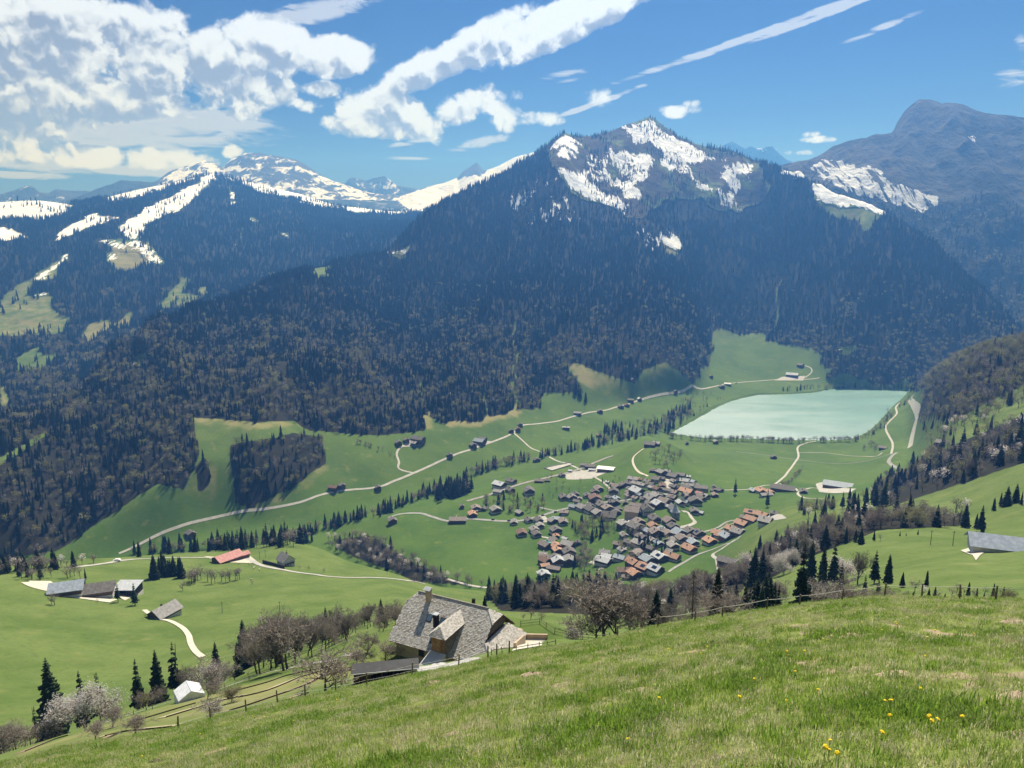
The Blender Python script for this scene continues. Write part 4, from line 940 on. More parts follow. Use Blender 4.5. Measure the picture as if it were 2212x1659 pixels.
ROADS = [(4.6, 0, [(257, 1196), (330, 1161), (375, 1142), (441, 1123), (521, 1105), (590, 1097), (649, 1085), (694, 1069), (740, 1060), (817, 1052), (852, 1039), (894, 1022), (956, 994), (1015, 972), (1060, 956), (1109, 935), (1116, 925), (1133, 918), (1199, 911), (1248, 897), (1303, 887), (1345, 876), (1390, 862), (1442, 850), (1503, 837), (1548, 834), (1590, 827), (1666, 821), (1722, 820), (1770, 816)]),
         (4, 0, [(894, 1022), (862, 1013), (862, 998), (857, 980), (866, 966), (887, 956)]), (4.5, 0, [(1109, 935), (1130, 953), (1147, 968), (1164, 975), (1182, 984), (1199, 994), (1227, 1003), (1248, 1012)]), (3.6, 2, [(1393, 968), (1369, 987), (1369, 1005), (1383, 1022), (1400, 1029)]),
         (6.5, 1, [(838, 1119), (869, 1110), (907, 1109), (935, 1117), (970, 1126), (1008, 1121), (1043, 1123), (1088, 1126), (1130, 1124), (1164, 1116), (1209, 1102), (1268, 1091), (1320, 1084), (1373, 1077), (1407, 1071), (1450, 1068)]),
         (4.2, 0, [(1562, 1059), (1618, 1057), (1652, 1049), (1680, 1042), (1718, 998), (1725, 985), (1723, 967), (1739, 958), (1763, 953)]), (3.4, 0, [(1725, 978), (1791, 979), (1861, 986), (1892, 986), (1906, 978)]), (3.0, 1, [(1590, 976), (1652, 983), (1722, 993), (1791, 1001), (1861, 998), (1923, 981)]),
         (4.4, 0, [(1925, 981), (1928, 957), (1913, 926), (1920, 912), (1937, 894), (1935, 880), (1944, 870)]), (9.0, 0, [(1965, 967), (1972, 936), (1979, 908), (1982, 891), (1972, 873), (1965, 863), (1972, 856)]), (7.0, 1, [(1944, 1012), (1923, 1002), (1920, 995), (1927, 985), (1937, 978)]),
         (4, 0, [(1739, 816), (1753, 804), (1751, 795), (1739, 790)]), (4, 0, [(1684, 1045), (1715, 1054), (1722, 1061)]), (4.2, 0, [(1777, 1059), (1757, 1054), (1729, 1061), (1725, 1070), (1746, 1077), (1781, 1077)]), (5.0, 1, [(1506, 1151), (1548, 1141), (1572, 1127), (1600, 1122)]), (4.5, 1, [(1531, 1167), (1545, 1151), (1569, 1136), (1593, 1129)]),
         (5.5, 0, [(1474, 1105), (1486, 1107), (1494, 1119), (1501, 1129), (1486, 1136), (1469, 1139), (1445, 1140)]), (3.5, 1, [(1444, 1236), (1480, 1214), (1513, 1196), (1559, 1179), (1586, 1170), (1600, 1158)]), (4.2, 0, [(1588, 1166), (1559, 1186), (1540, 1198), (1548, 1207), (1593, 1212)]), (4.2, 0, [(1548, 1207), (1552, 1230)]),
         (5.0, 0, [(154, 1226), (186, 1223), (216, 1219), (253, 1213), (298, 1208), (347, 1206), (397, 1205), (446, 1205), (496, 1204), (521, 1205), (542, 1210), (569, 1223), (625, 1234), (677, 1241), (713, 1246), (782, 1248), (852, 1251), (894, 1256), (918, 1262)]), (4.0, 0, [(966, 1251), (1008, 1263), (1053, 1270)]),
         (3.6, 2, [(312, 1318), (325, 1328), (345, 1338), (367, 1342), (392, 1355), (407, 1372), (412, 1390), (422, 1407), (438, 1420)]), (4.0, 0, [(1248, 1012), (1300, 1040), (1320, 1060), (1325, 1072)]), (4.0, 1, [(1164, 1096), (1190, 1102), (1205, 1104)]), (5, 1, [(1295, 1232), (1320, 1210), (1345, 1190), (1362, 1178)]),
         (3.5, 0, [(1156, 1147), (1163, 1152), (1170, 1160), (1186, 1164), (1205, 1190), (1215, 1215)]), (4, 0, [(1376, 1150), (1395, 1158), (1400, 1168)])]
for w_, m_, pts in ROADS: ribbon('road' if m_ != 2 else 'track', pts, w_, (M_road, M_asphalt, M_gravel)[m_])
M_ballast = mottled('rail_ballast', (0.20, 0.19, 0.185), (0.30, 0.29, 0.28), 0.3, rand=0)
RAIL = [(1008, 1083), (1071, 1064), (1112, 1050), (1161, 1037), (1213, 1025), (1248, 1015), (1303, 992), (1324, 985)]
ribbon('railway', RAIL, 6.0, M_ballast, lift=0.5)
for k, P_ in enumerate([[(62, 1258), (84, 1268), (119, 1277), (161, 1288), (245, 1299)], ]): ribbon('farm_yard', P_, 9, M_gravel, dmin=200)
for P_ in ([(1215, 1026), (1232, 1020), (1290, 1012), (1312, 1020), (1280, 1034), (1225, 1036)], [(1433, 1034), (1448, 1036), (1465, 1048), (1440, 1060)], [(1335, 1122), (1375, 1122), (1378, 1131), (1340, 1132)], [(1150, 1118), (1175, 1113), (1190, 1128), (1160, 1130)],
           [(1365, 1095), (1390, 1098), (1392, 1110), (1370, 1115)], [(1762, 1046), (1775, 1042), (1850, 1056), (1838, 1064), (1770, 1063)], [(1690, 814), (1740, 812), (1735, 822), (1672, 822)], [(1560, 1146), (1600, 1138), (1610, 1146), (1570, 1158)], [(1650, 1112), (1690, 1112), (1700, 1120), (1655, 1124)],
           [(880, 950), (905, 950), (912, 962), (870, 966)], [(1020, 958), (1048, 952), (1062, 954), (1030, 968)], [(1268, 1216), (1300, 1205), (1320, 1208), (1300, 1224)], [(1333, 1235), (1350, 1232), (1360, 1246), (1345, 1250)]): patch('paved_yard', P_, M_road)
for P_ in ([(60, 1255), (110, 1256), (130, 1272), (90, 1272)], [(440, 1202), (540, 1202), (560, 1216), (470, 1214)], [(250, 1285), (300, 1275), (306, 1280), (270, 1298)]): patch('gravel_yard', P_, M_gravel, dmin=250)

# ------------------------------------------------------------------ buildings
ROOFC = dict(g=((.19, .185, .185), (.29, .28, .275), 'grey'), d=((.085, .08, .08), (.145, .135, .13), 'dark'), b=((.11, .065, .05), (.17, .105, .08), 'brown'), p=((.16, .130, .12), (.23, .195, .18), 'dull pink-brown'),
             o=((.30, .165, .105), (.40, .245, .175), 'orange'), r=((.36, .15, .14), (.46, .23, .22), 'red'), l=((.34, .36, .39), (.46, .48, .52), 'pale metal'), W=((.68, .68, .66), (.78, .78, .76), 'white'), s=((.20, .24, .29), (.29, .33, .39), 'blue-grey'))
M_roof = {k: mottled('roof_' + k, a, b, 0.6, 0.7, 0.3, 0.14) for k, (a, b, _) in ROOFC.items()}
M_wood = mottled('dark_timber', (0.085, 0.055, 0.036), (0.15, 0.10, 0.068), 0.9)
M_plaster = mottled('white_plaster', (0.52, 0.50, 0.46), (0.64, 0.62, 0.58), 0.7, rand=0.1)
M_beige = mottled('beige_plaster', (0.40, 0.30, 0.21), (0.50, 0.39, 0.28), 0.8, rand=0.0, detail=6)
M_glass = material('window_glass', lambda t, b: (0.02, 0.025, 0.035), 0.15, 0.6)
M_metal = mottled('sheet_metal', (0.30, 0.31, 0.33), (0.40, 0.41, 0.43), 1.0, 0.45, 0.5, 0.05)
M_solar = material('solar_panel', lambda t, b: (0.012, 0.014, 0.028), 0.2, 0.6)
M_dark = mottled('dark_stain', (0.020, 0.018, 0.016), (0.045, 0.038, 0.032), 1.2)
def boxv(x0, x1, y0, y1, z0, z1):
    return [(x0, y0, z0), (x1, y0, z0), (x1, y1, z0), (x0, y1, z0), (x0, y0, z1), (x1, y0, z1), (x1, y1, z1), (x0, y1, z1)], [(0, 3, 2, 1), (4, 5, 6, 7), (0, 1, 5, 4), (1, 2, 6, 5), (2, 3, 7, 6), (3, 0, 4, 7)]
def merge(*parts):
    V = []; F = []
    for v, f in parts:
        n = len(V); V += list(v); F += [tuple(i + n for i in q) for q in f]
    return V, F
def slab(poly, th):
    """flat polygon (list of Vector) thickened downward along its normal"""
    p = [Vector(q) for q in poly]; n = (p[1] - p[0]).cross(p[2] - p[0]).normalized()
    if n.z < 0: p = p[::-1]; n = -n
    k = len(p); V = [tuple(q) for q in p] + [tuple(q - n * th) for q in p]
    return V, [tuple(range(k)), tuple(range(2 * k - 1, k - 1, -1))] + [(i, k + i, k + (i + 1) % k, (i + 1) % k) for i in range(k)]
def gable_roof(gw, ln, hw, rise, ox, oy, th=0.28):
    h = gw / 2; sl = rise / h; e = h + ox; ze = hw - sl * ox; y0, y1 = -ln / 2 - oy, ln / 2 + oy; r = hw + rise
    return merge(slab([(-e, y0, ze + .3), (0, y0, r + .3), (0, y1, r + .3), (-e, y1, ze + .3)], th), slab([(e, y0, ze + .3), (e, y1, ze + .3), (0, y1, r + .3), (0, y0, r + .3)], th))
def gable_wall(gw, ln, hw, rise, foot=2.5):
    h = gw / 2; l = ln / 2
    V = [(-h, -l, -foot), (h, -l, -foot), (h, l, -foot), (-h, l, -foot), (-h, -l, hw), (h, -l, hw), (h, l, hw), (-h, l, hw), (0, -l, hw + rise), (0, l, hw + rise)]
    return V, [(0, 1, 5, 8, 4), (1, 2, 6, 5), (2, 3, 7, 9, 6), (3, 0, 4, 7), (4, 8, 9, 7), (5, 6, 9, 8)]
HOUSES = []
def house(loc, gw, ln, yaw, col, hw=None, pitch=27, label=None, cat='house', name='chalet', wall=None, base=None, group=None, chimney=True, windows=0, region=None, solar=False, balcony=True, ox=1.0):
    a = math.atan2(loc[0], loc[1]); hw = hw or rnd.uniform(4.0, 5.2); rise = gw / 2 * math.tan(R(pitch))
    t = thing(name, label or '', cat, loc, R(yaw) - a, group)
    w = wall or M_wood
    add_mesh('wall', *gable_wall(gw, ln, hw, rise), w, t)
    rf = add_mesh('roof', *gable_roof(gw, ln, hw, rise, ox, 1.2), M_roof[col], t)
    if base: add_mesh('ground_floor', *boxv(-gw / 2 - .06, gw / 2 + .06, -ln / 2 - .06, ln / 2 + .06, -2.4, hw * .42), base, t)
    if chimney:
        cx, cyy = rnd.choice((-1, 1)) * gw * .16, rnd.uniform(-.2, .2) * ln; zc = hw + rise * (1 - abs(cx) / (gw / 2))
        add_mesh('chimney', *merge(boxv(cx - .4, cx + .4, cyy - .4, cyy + .4, zc - .4, zc + 1.3), boxv(cx - .55, cx + .55, cyy - .55, cyy + .55, zc + 1.3, zc + 1.5)), M_plaster if rnd.random() < .3 else M_dark, rf)
    if balcony and gw > 8: add_mesh('balcony', *merge(boxv(-gw * .42, gw * .42, -ln / 2 - 1.1, -ln / 2 - .02, hw * .5, hw * .5 + .2), boxv(-gw * .42, gw * .42, -ln / 2 - 1.15, -ln / 2 - 1.05, hw * .5 + .2, hw * .5 + 1.0)), M_wood, t)
    for k in range(windows):
        n = 4; c, r_ = k % n, k // n; x = (c - (n - 1) / 2) * gw / (n + .3); z = 1.0 + r_ * 2.5
        add_mesh('window', *boxv(x - .5, x + .5, -ln / 2 - .12, -ln / 2 + .02, z, z + 1.3), M_glass, t)
    if solar:
        s = math.tan(R(pitch)); x0, x1 = -gw * .42, -gw * .14; zf = lambda x: hw + rise + x * s + .34 if x < 0 else 0
        add_mesh('solar_panel', *slab([(x0, -ln * .3, zf(x0)), (x1, -ln * .3, zf(x1)), (x1, ln * .15, zf(x1)), (x0, ln * .15, zf(x0))], .05), M_solar, rf)
    HOUSES.append(dict(o=t, col=col, region=region, u=project(*[np.array(q) for q in loc])[0], fixed=bool(label), kind=name)); return t
LAND = [('by the railway line', 1090, 1050), ('beside the road into the village', 1035, 1112), ('at the railway station', 1240, 1018), ('along the lane above the middle meadow', 1290, 1078), ('round the village square', 1440, 1040), ('below the village square', 1440, 1078), ('beyond the church toward the lake meadow', 1510, 1078), ('next to the church', 1440, 1120),
        ('by the car park in the village', 1350, 1112), ('where the village street meets the field', 1170, 1135), ('in the hamlet beside the big green field', 1185, 1195), ('on the grassy strip by the stream wood', 1300, 1205), ('in the tree-filled middle of the lower village', 1395, 1165), ('in the rows below the church', 1455, 1165), ('at the foot of the village', 1365, 1232), ('in the row along the loop road', 1570, 1135), ('at the farm group on the lake lane', 1660, 1060)]
TILE = {1: (1014.9, 998.5, .0992), 2: (1206.9, 998.5, .0992), 3: (1371.5, 998.5, .0992), 4: (1097.2, 1113.7, .0992), 5: (1289.2, 1113.7, .0992), 6: (1453.8, 1031.4, .1366)}
VIL = {1: [(650, 540, 15, 17, 50, 'l'), (900, 450, 11, 14, 50, 'd'), (620, 680, 10, 13, 60, 'g'), (880, 640, 10, 12, 30, 'd'), (1290, 680, 14, 16, 10, 'd'), (130, 1040, 11, 11, 10, 'p'), (300, 1040, 7, 8, -10, 'd'), (60, 1170, 10, 12, 10, 'o'), (560, 1090, 13, 13, 20, 'g'), (1080, 1130, 8, 9, 40, 'g'), (965, 1340, 8, 10, 0, 'g'), (1280, 1290, 8, 11, 25, 'd'), (1500, 1300, 9, 11, 20, 'd'), (1790, 1320, 10, 8, 40, 'g'), (1880, 1270, 9, 9, 80, 's'),
           (2030, 1340, 10, 12, 10, 'p'), (1530, 1420, 9, 9, 15, 'g'), (1400, 1510, 10, 10, 20, 'g'), (1450, 1610, 10, 10, 20, 'd'), (1130, 1590, 11, 12, 10, 'b'), (1870, 1540, 13, 11, 25, 'd'), (1880, 1640, 7, 6, 15, 'o'), (2050, 1130, 8, 10, 80, 'p'), (1510, 430, 7, 12, 80, 'p'), (1690, 420, 5, 7, 80, 'd'), (2010, 310, 8, 9, 20, 'd'), (2040, 790, 10, 12, 30, 'd')],
       2: [(250, 210, 5, 4, 80, 'l'), (545, 95, 9, 10, 80, 'd'), (690, 130, 10, 14, 80, 'd'), (730, 190, 5, 10, 80, 'l'), (865, 620, 11, 12, 25, 'p'), (785, 690, 11, 9, 15, 'd'), (1190, 690, 13, 10, 5, 'd'), (1260, 590, 11, 11, 25, 'p'), (1190, 510, 6, 8, 60, 'p'), (1400, 530, 9, 10, 20, 'd'), (1065, 455, 5, 4, 60, 'l'), (370, 740, 9, 9, 15, 'd'), (110, 810, 10, 11, 10, 'd'), (290, 820, 12, 9, 20, 'g'), (450, 820, 6, 5, 5, 'g'),
           (620, 760, 9, 9, 15, 'd'), (790, 850, 16, 14, 12, 'b'), (920, 980, 11, 10, 25, 'd'), (1060, 1060, 13, 11, 30, 'p'), (510, 1040, 12, 13, 35, 'g'), (690, 1090, 13, 13, 35, 'd'), (850, 1170, 13, 11, 30, 'g'), (140, 1130, 9, 8, 80, 'p'), (1250, 920, 10, 8, 5, 'd'), (1450, 910, 6, 5, 5, 'd'), (1260, 1140, 10, 9, 20, 'd'), (1710, 690, 16, 17, 40, 'l'), (1540, 500, 10, 10, 60, 'd'), (1640, 410, 10, 16, 70, 'g'),
           (1770, 400, 5, 5, 70, 'o'), (1710, 510, 10, 14, 60, 'g'), (1820, 530, 8, 8, 60, 'g'), (2050, 210, 8, 8, 80, 'd'), (1830, 830, 8, 5, 80, 'd'), (2000, 850, 13, 13, 35, 'g'), (2110, 800, 13, 13, 35, 'g'), (1400, 1400, 12, 11, 35, 'g'), (1740, 1370, 13, 11, 30, 'p'), (1680, 1470, 17, 16, 40, 'd'), (2090, 1290, 11, 11, 30, 'd'), (2050, 1440, 11, 9, 25, 'o'), (2110, 1600, 14, 12, 25, 'p')],
       3: [(580, 270, 12, 12, 40, 'g'), (720, 240, 8, 8, 60, 'g'), (800, 350, 13, 18, 60, 'd'), (740, 290, 8, 12, 70, 'l'), (1000, 320, 10, 12, 70, 'd'), (1160, 335, 5, 6, 80, 'l'), (1040, 440, 9, 15, 85, 'l'), (460, 420, 12, 10, 70, 'd'), (330, 520, 9, 10, 70, 'd'), (600, 540, 8, 13, 5, 'b'), (590, 380, 7, 8, 70, 'd'), (390, 590, 7, 12, 50, 'g'), (480, 620, 9, 9, 40, 'b'), (680, 640, 8, 14, 75, 'd'), (1000, 590, 10, 22, 80, 'd'),
           (1150, 530, 8, 16, 80, 'g'), (830, 560, 8, 8, 60, 'd'), (1440, 610, 12, 18, 85, 'd'), (1120, 690, 13, 18, 60, 'o'), (1220, 740, 9, 9, 40, 'p'), (840, 700, 10, 10, 60, 'p'), (500, 730, 8, 8, 60, 'p'), (570, 760, 8, 8, 40, 'd'), (810, 800, 9, 10, 60, 'p'), (640, 910, 13, 14, 50, 'p'), (730, 900, 10, 10, 40, 'g'), (500, 970, 13, 12, 35, 'l'), (690, 985, 6, 5, 70, 'l'), (980, 920, 9, 9, 30, 'l'),
           (1090, 790, 9, 9, 30, 'p'), (1180, 840, 9, 10, 40, 'g'), (1310, 910, 16, 13, 15, 'd'), (1430, 780, 10, 9, 45, 'p'), (1530, 780, 10, 10, 45, 'g'), (1450, 840, 10, 9, 40, 'd'), (1400, 700, 6, 7, 60, 'r'), (1720, 560, 5, 5, 0, 'd'), (1720, 650, 8, 7, 20, 'd'), (1850, 640, 8, 8, 40, 'd'), (1290, 1110, 10, 12, 10, 'd'), (1410, 1120, 6, 9, 70, 'l'), (420, 1270, 11, 11, 30, 'd'), (740, 1350, 13, 11, 30, 'p'),
           (830, 1460, 12, 10, 30, 'd'), (1200, 1560, 12, 11, 30, 'd'), (1390, 1620, 13, 11, 30, 'd', 1), (950, 1610, 14, 11, 35, 's')],
       4: [(930, 590, 9, 14, -30, 'd'), (1050, 720, 11, 11, 25, 'o'), (1080, 800, 10, 9, 20, 'o'), (770, 870, 7, 8, 80, 'g'), (790, 930, 8, 9, 80, 'p'), (810, 1040, 12, 12, 40, 'b'), (800, 1120, 7, 9, 110, 'o'), (1050, 1000, 12, 13, 20, 'd', 1), (1100, 1070, 14, 10, 15, 'l'), (1000, 1190, 8, 14, 70, 'p'), (1310, 690, 13, 14, 60, 'g'), (1330, 870, 14, 12, 15, 'd'), (1320, 1040, 13, 13, 5, 'g'), (1530, 620, 6, 6, 0, 'd'),
           (1240, 530, 4, 6, 60, 'l'), (2110, 880, 11, 11, 80, 'g'), (2080, 1050, 13, 16, 60, 'l'), (2150, 950, 10, 10, 70, 'l'), (780, 1345, 12, 10, 20, 'l')],
       5: [(900, 650, 11, 12, 50, 'g'), (850, 850, 9, 12, -35, 'p'), (1300, 860, 6, 6, 70, 'p'), (1370, 970, 13, 13, 40, 'l', 1), (1100, 1030, 13, 12, 40, 's'), (780, 1080, 11, 13, 40, 'o'), (1640, 950, 11, 16, 60, 'o'), (2010, 780, 12, 14, 45, 'o'), (590, 1250, 10, 14, 100, 'b'), (1030, 1210, 14, 12, 50, 'o', 1), (820, 1330, 12, 11, 35, 'o'), (1280, 1240, 13, 13, 50, 'l', 1), (620, 1370, 5, 5, 70, 'p'), (1590, 600, 10, 9, -30, 'g'),
           (1650, 710, 11, 11, 30, 'g'), (1850, 560, 12, 11, 30, 'p'), (2080, 640, 11, 12, 35, 's')],
       6: [(1220, 590, 10, 12, 70, 'o', 1), (1140, 660, 7, 10, 70, 'p'), (1240, 710, 12, 13, 55, 'o'), (1410, 640, 11, 13, 55, 'o'), (1460, 740, 13, 12, 70, 'g'), (1090, 780, 13, 13, 55, 'o'), (930, 860, 12, 13, 55, 'o'), (1020, 910, 12, 12, 60, 'g'), (700, 910, 10, 12, 80, 'o'), (740, 950, 9, 9, 60, 'o'), (840, 980, 12, 12, 40, 's'), (580, 1050, 12, 12, 40, 'o'), (1600, 590, 7, 8, 80, 'd'), (1400, 210, 8, 12, 60, 'o'), (1375, 240, 9, 9, 40, 'o'),
           (1530, 260, 9, 10, 30, 'o'), (1270, 230, 8, 9, 40, 'l'), (1470, 300, 8, 16, -60, 'g'), (2060, 250, 9, 10, 10, 'd')]}
for ti, lst in VIL.items():
    ou, ov, sc_ = TILE[ti]
    for e in lst:
        x, y, gw, ln, yaw, col = e[:6]; u, v = ou + sc_ * x, ov + sc_ * y
        reg = min(LAND, key=lambda L: (L[1] - u) ** 2 + ((L[2] - v) * 1.6) ** 2)[0]
        house(G.hit(u, v, 560), gw * .97, ln * .95, yaw, col, hw=max(2.6, min(5.6, gw * .40)), pitch=rnd.uniform(22, 29), region=reg, base=M_plaster if rnd.random() < .5 and gw > 7 else None, solar=len(e) > 6, name='chalet', group='houses of the village')
_core = [(1380, 1036), (1500, 1040), (1545, 1072), (1500, 1098), (1400, 1104), (1290, 1112), (1215, 1098), (1250, 1080), (1350, 1062)]
_low = [(1330, 1165), (1400, 1140), (1470, 1145), (1500, 1165), (1440, 1200), (1350, 1235), (1320, 1215)]
for _k in range(1500):
    if len(HOUSES) > 226: break
    _poly = _core if _k % 3 else _low; u = rnd.uniform(1210, 1550); v = rnd.uniform(1034, 1240)
    if not inpoly(np.array([u]), np.array([v]), _poly)[0]: continue
    q_ = G.hit(u, v, 560)
    if min((h_['o'].location - q_).length for h_ in HOUSES) < 11.5: continue
    gw = rnd.uniform(6, 9); reg = min(LAND, key=lambda L: (L[1] - u) ** 2 + ((L[2] - v) * 1.6) ** 2)[0]
    house(q_, gw, gw * rnd.uniform(.95, 1.3), rnd.uniform(15, 70), rnd.choice('ggdddpps'), hw=gw * .42, pitch=rnd.uniform(22, 29), region=reg, base=M_plaster if rnd.random() < .6 else None, group='houses of the village')
print('HOUSES', len(HOUSES))
def fixed(u, v, gw, ln, yaw, col, label, dmin=560, **kw):
    kw.setdefault('name', 'farmhouse'); return house(G.hit(u, v, dmin), gw, ln, yaw, col, label=label, **kw)
# named buildings of the village
fixed(1309, 1017, 15, 24, 78, 'W', 'white-roofed long hall beside the railway station', name='hall', hw=4.5, pitch=12, chimney=False, balcony=False)
fixed(1316, 1120, 15, 17, 80, 'd', 'big dark hipped-looking roof above the stream trees by the car park', hw=5, pitch=30, name='large_house', base=M_plaster)
fixed(1366, 1116, 15, 16, 78, 'p', 'tall multi-storey grey-brown hotel behind the row of parked cars', hw=9, pitch=30, name='hotel', wall=M_beige, windows=12)
fixed(1397, 1109, 12, 13, 15, 'd', 'tall white-fronted house with window rows left of the church', hw=7, pitch=38, name='large_house', wall=M_plaster, windows=8)
tp = fixed(1177.5, 1182, 11, 13, 40, 'p', 'house with a bright turquoise tarpaulin on its right roof slope', name='chalet')
zr = lambda x: 4.6 + 5.5 * math.tan(R(27)) * (1 - x / 5.5) + .62
add_mesh('tarpaulin', *slab([(.6, -7.4, zr(.6)), (6.2, -7.4, zr(6.2)), (6.2, 2.5, zr(6.2)), (.6, 2.5, zr(.6))], .05), mottled('turquoise_tarp', (.10, .62, .66), (.14, .72, .76), .5, .5, rand=0), tp)
for o_ in tp.children:
    if o_.name.startswith(('wall', 'roof')): pass
fixed(1691, 1061, 14, 30, 82, 'd', 'long dark-roofed farm barn at the end of the lake lane', hw=5, name='barn', cat='barn', balcony=False)
fixed(1810, 1053, 24, 37, 84, 's', 'big blue-grey metal-roofed cattle barn by the lake meadow', hw=5, pitch=14, name='barn', cat='barn', chimney=False, balcony=False)
fixed(1578, 1220, 11, 22, 70, 'd', 'dark weathered barn half hidden by bare trees below the loop road', hw=4, name='barn', cat='barn', chimney=False, balcony=False)
FARMS = [(861, 961, 9, 8, 20, 'd', 'small dark shed leftmost of the farm under the forest edge'), (878, 955, 8, 8, 20, 'd', 'middle dark shed of the farm under the forest edge'), (903, 953, 14, 22, 55, 'd', 'largest dark barn of the farm under the forest edge'), (895, 962, 9, 9, 55, 'g', 'grey lean house in front of the largest forest-edge barn'),
         (1022, 966, 10, 11, 20, 'd', 'dark house nearest the road at the middle valley farm'), (1036, 957, 14, 18, 60, 's', 'long slate-roofed barn of the middle valley farm'), (1043, 952, 10, 12, 60, 'd', 'dark barn at the back of the middle valley farm'), (972, 987, 8, 8, 10, 'd', 'lone dark hut just above the far valley road'), (817, 1057, 8, 8, 10, 'd', 'lone dark hut just below the far valley road'),
         (720, 1058, 9, 13, 60, 'b', 'brown-roofed house of the roadside pair on the far meadow'), (739, 1053, 8, 9, 15, 'd', 'tall dark house of the roadside pair on the far meadow'), (1105, 934, 8, 6, 10, 'd', 'small shed left of the road junction on the far meadow'), (1119, 931, 8, 9, 10, 'b', 'brown-roofed house right of the road junction'), (1124, 921, 8, 7, 10, 'd', 'dark hut just above the road junction'),
         (1223, 928, 5, 13, 84, 'l', 'low pale-roofed shed in the meadow above the river trees'), (1294, 944, 8, 10, 20, 'p', 'pinkish hut at the edge of the lake outlet wood'), (1159, 998, 10, 9, 20, 'd', 'dark field barn in the meadow below the river trees'), (1248, 896, 9, 14, 80, 'g', 'long grey roadside barn, first of the upper valley row'), (1296, 892, 10, 10, 15, 'd', 'dark roadside house, second of the upper valley row'),
         (1341, 881, 10, 12, 20, 'd', 'third house of the upper valley row'), (1354, 878, 9, 10, 20, 'b', 'brown fourth house of the upper valley row'), (1362, 868, 8, 14, 80, 'd', 'low dark shed, fifth of the upper valley row'), (1381, 865, 9, 9, 20, 'l', 'pale shed, last of the upper valley row'), (1367, 823, 9, 8, 20, 'd', 'lone dark hut at the forest edge above the valley row'), (1459, 848, 9, 9, 20, 'd', 'dark hut by the trees at the lake end of the road'),
         (1404, 964, 12, 16, 75, 'd', 'dark farmhouse on top of the grassy knoll'), (1418, 962, 9, 10, 75, 'g', 'grey annex right of the knoll farmhouse'), (989, 1128, 11, 20, 86, 'p', 'long pale-walled house alone on the village road'), (848, 1130, 10, 9, 10, 'd', 'dark house at the far left bend of the village road'), (998, 1098, 5, 5, 10, 'd', 'tiny hut above the village road bend'),
         (1711, 812, 18, 30, 84, 'l', 'big pale-roofed barn of the farm above the lake'), (1729, 791, 12, 15, 60, 'd', 'dark upper house of the farm above the lake'), (1572, 832, 9, 16, 80, 'W', 'white-roofed shed by the lake road'), (1559, 838, 12, 13, 20, 'd', 'dark house beside the white-roofed lake road shed'), (1536, 816, 9, 8, 20, 'd', 'lone dark hut on the meadow left of the lake farm'),
         (1815, 760, 8, 9, 20, 'd', 'hut in a clearing of the forest above the lake'), (1907, 971, 10, 12, 80, 'd', 'dark shed at the end of the lakeside track'), (2038, 963, 10, 14, 70, 'd', 'dark barn half hidden on the right hillside'), (1546, 958, 8, 9, 20, 'g', 'grey hut on the meadow below the lake'), (1671, 991, 9, 8, 20, 'd', 'dark hut in the middle of the lake meadow'), (1484, 961, 5, 4, 20, 'd', 'tiny shed at the left of the lake meadow'),
         (1868, 1137, 14, 15, 40, 'p', 'chalet with a broken pale roof among the right-hand trees'), (288, 780, 10, 11, 20, 'd', 'upper dark house of the clearing on the left spur'), (290, 792, 9, 10, 20, 'l', 'pale lower house of the clearing on the left spur'), (412, 1157, 10, 12, 20, 'd', 'dark house by trees below the far left road')]
for u, v, gw, ln, yaw, col, lab in FARMS: fixed(u, v, gw, ln, yaw, col, lab, group='farms of the valley')
# ordinal labels for the village houses
ORD = ['first', 'second', 'third', 'fourth', 'fifth', 'sixth', 'seventh', 'eighth', 'ninth', 'tenth', 'eleventh', 'twelfth', 'thirteenth', 'fourteenth', 'fifteenth']
def ordinal(i):
    if i < 15: return ORD[i]
    n = i + 1; s = 'th' if 10 <= n % 100 <= 20 else {1: 'st', 2: 'nd', 3: 'rd'}.get(n % 10, 'th'); return '%d%s' % (n, s)
def number_labels(items, fmt):
    """items: (object, key, u); things with the same key are told apart by their order from the left"""
    d = {}
    for o, k, u in items: d.setdefault(k, []).append((float(u), o))
    for k, L in d.items():
        L.sort(key=lambda x: x[0])
        for i, (u, o) in enumerate(L): o['label'] = fmt(k, None if len(L) == 1 else ordinal(i))
number_labels([(h_['o'], (h_['col'], h_['region']), h_['u']) for h_ in HOUSES if not h_['fixed']],
              lambda k, n: '%s-roofed chalet %s%s' % (ROOFC[k[0]][2].replace('pale metal', 'pale-metal'), k[1], ', %s from the left' % n if n else ''))
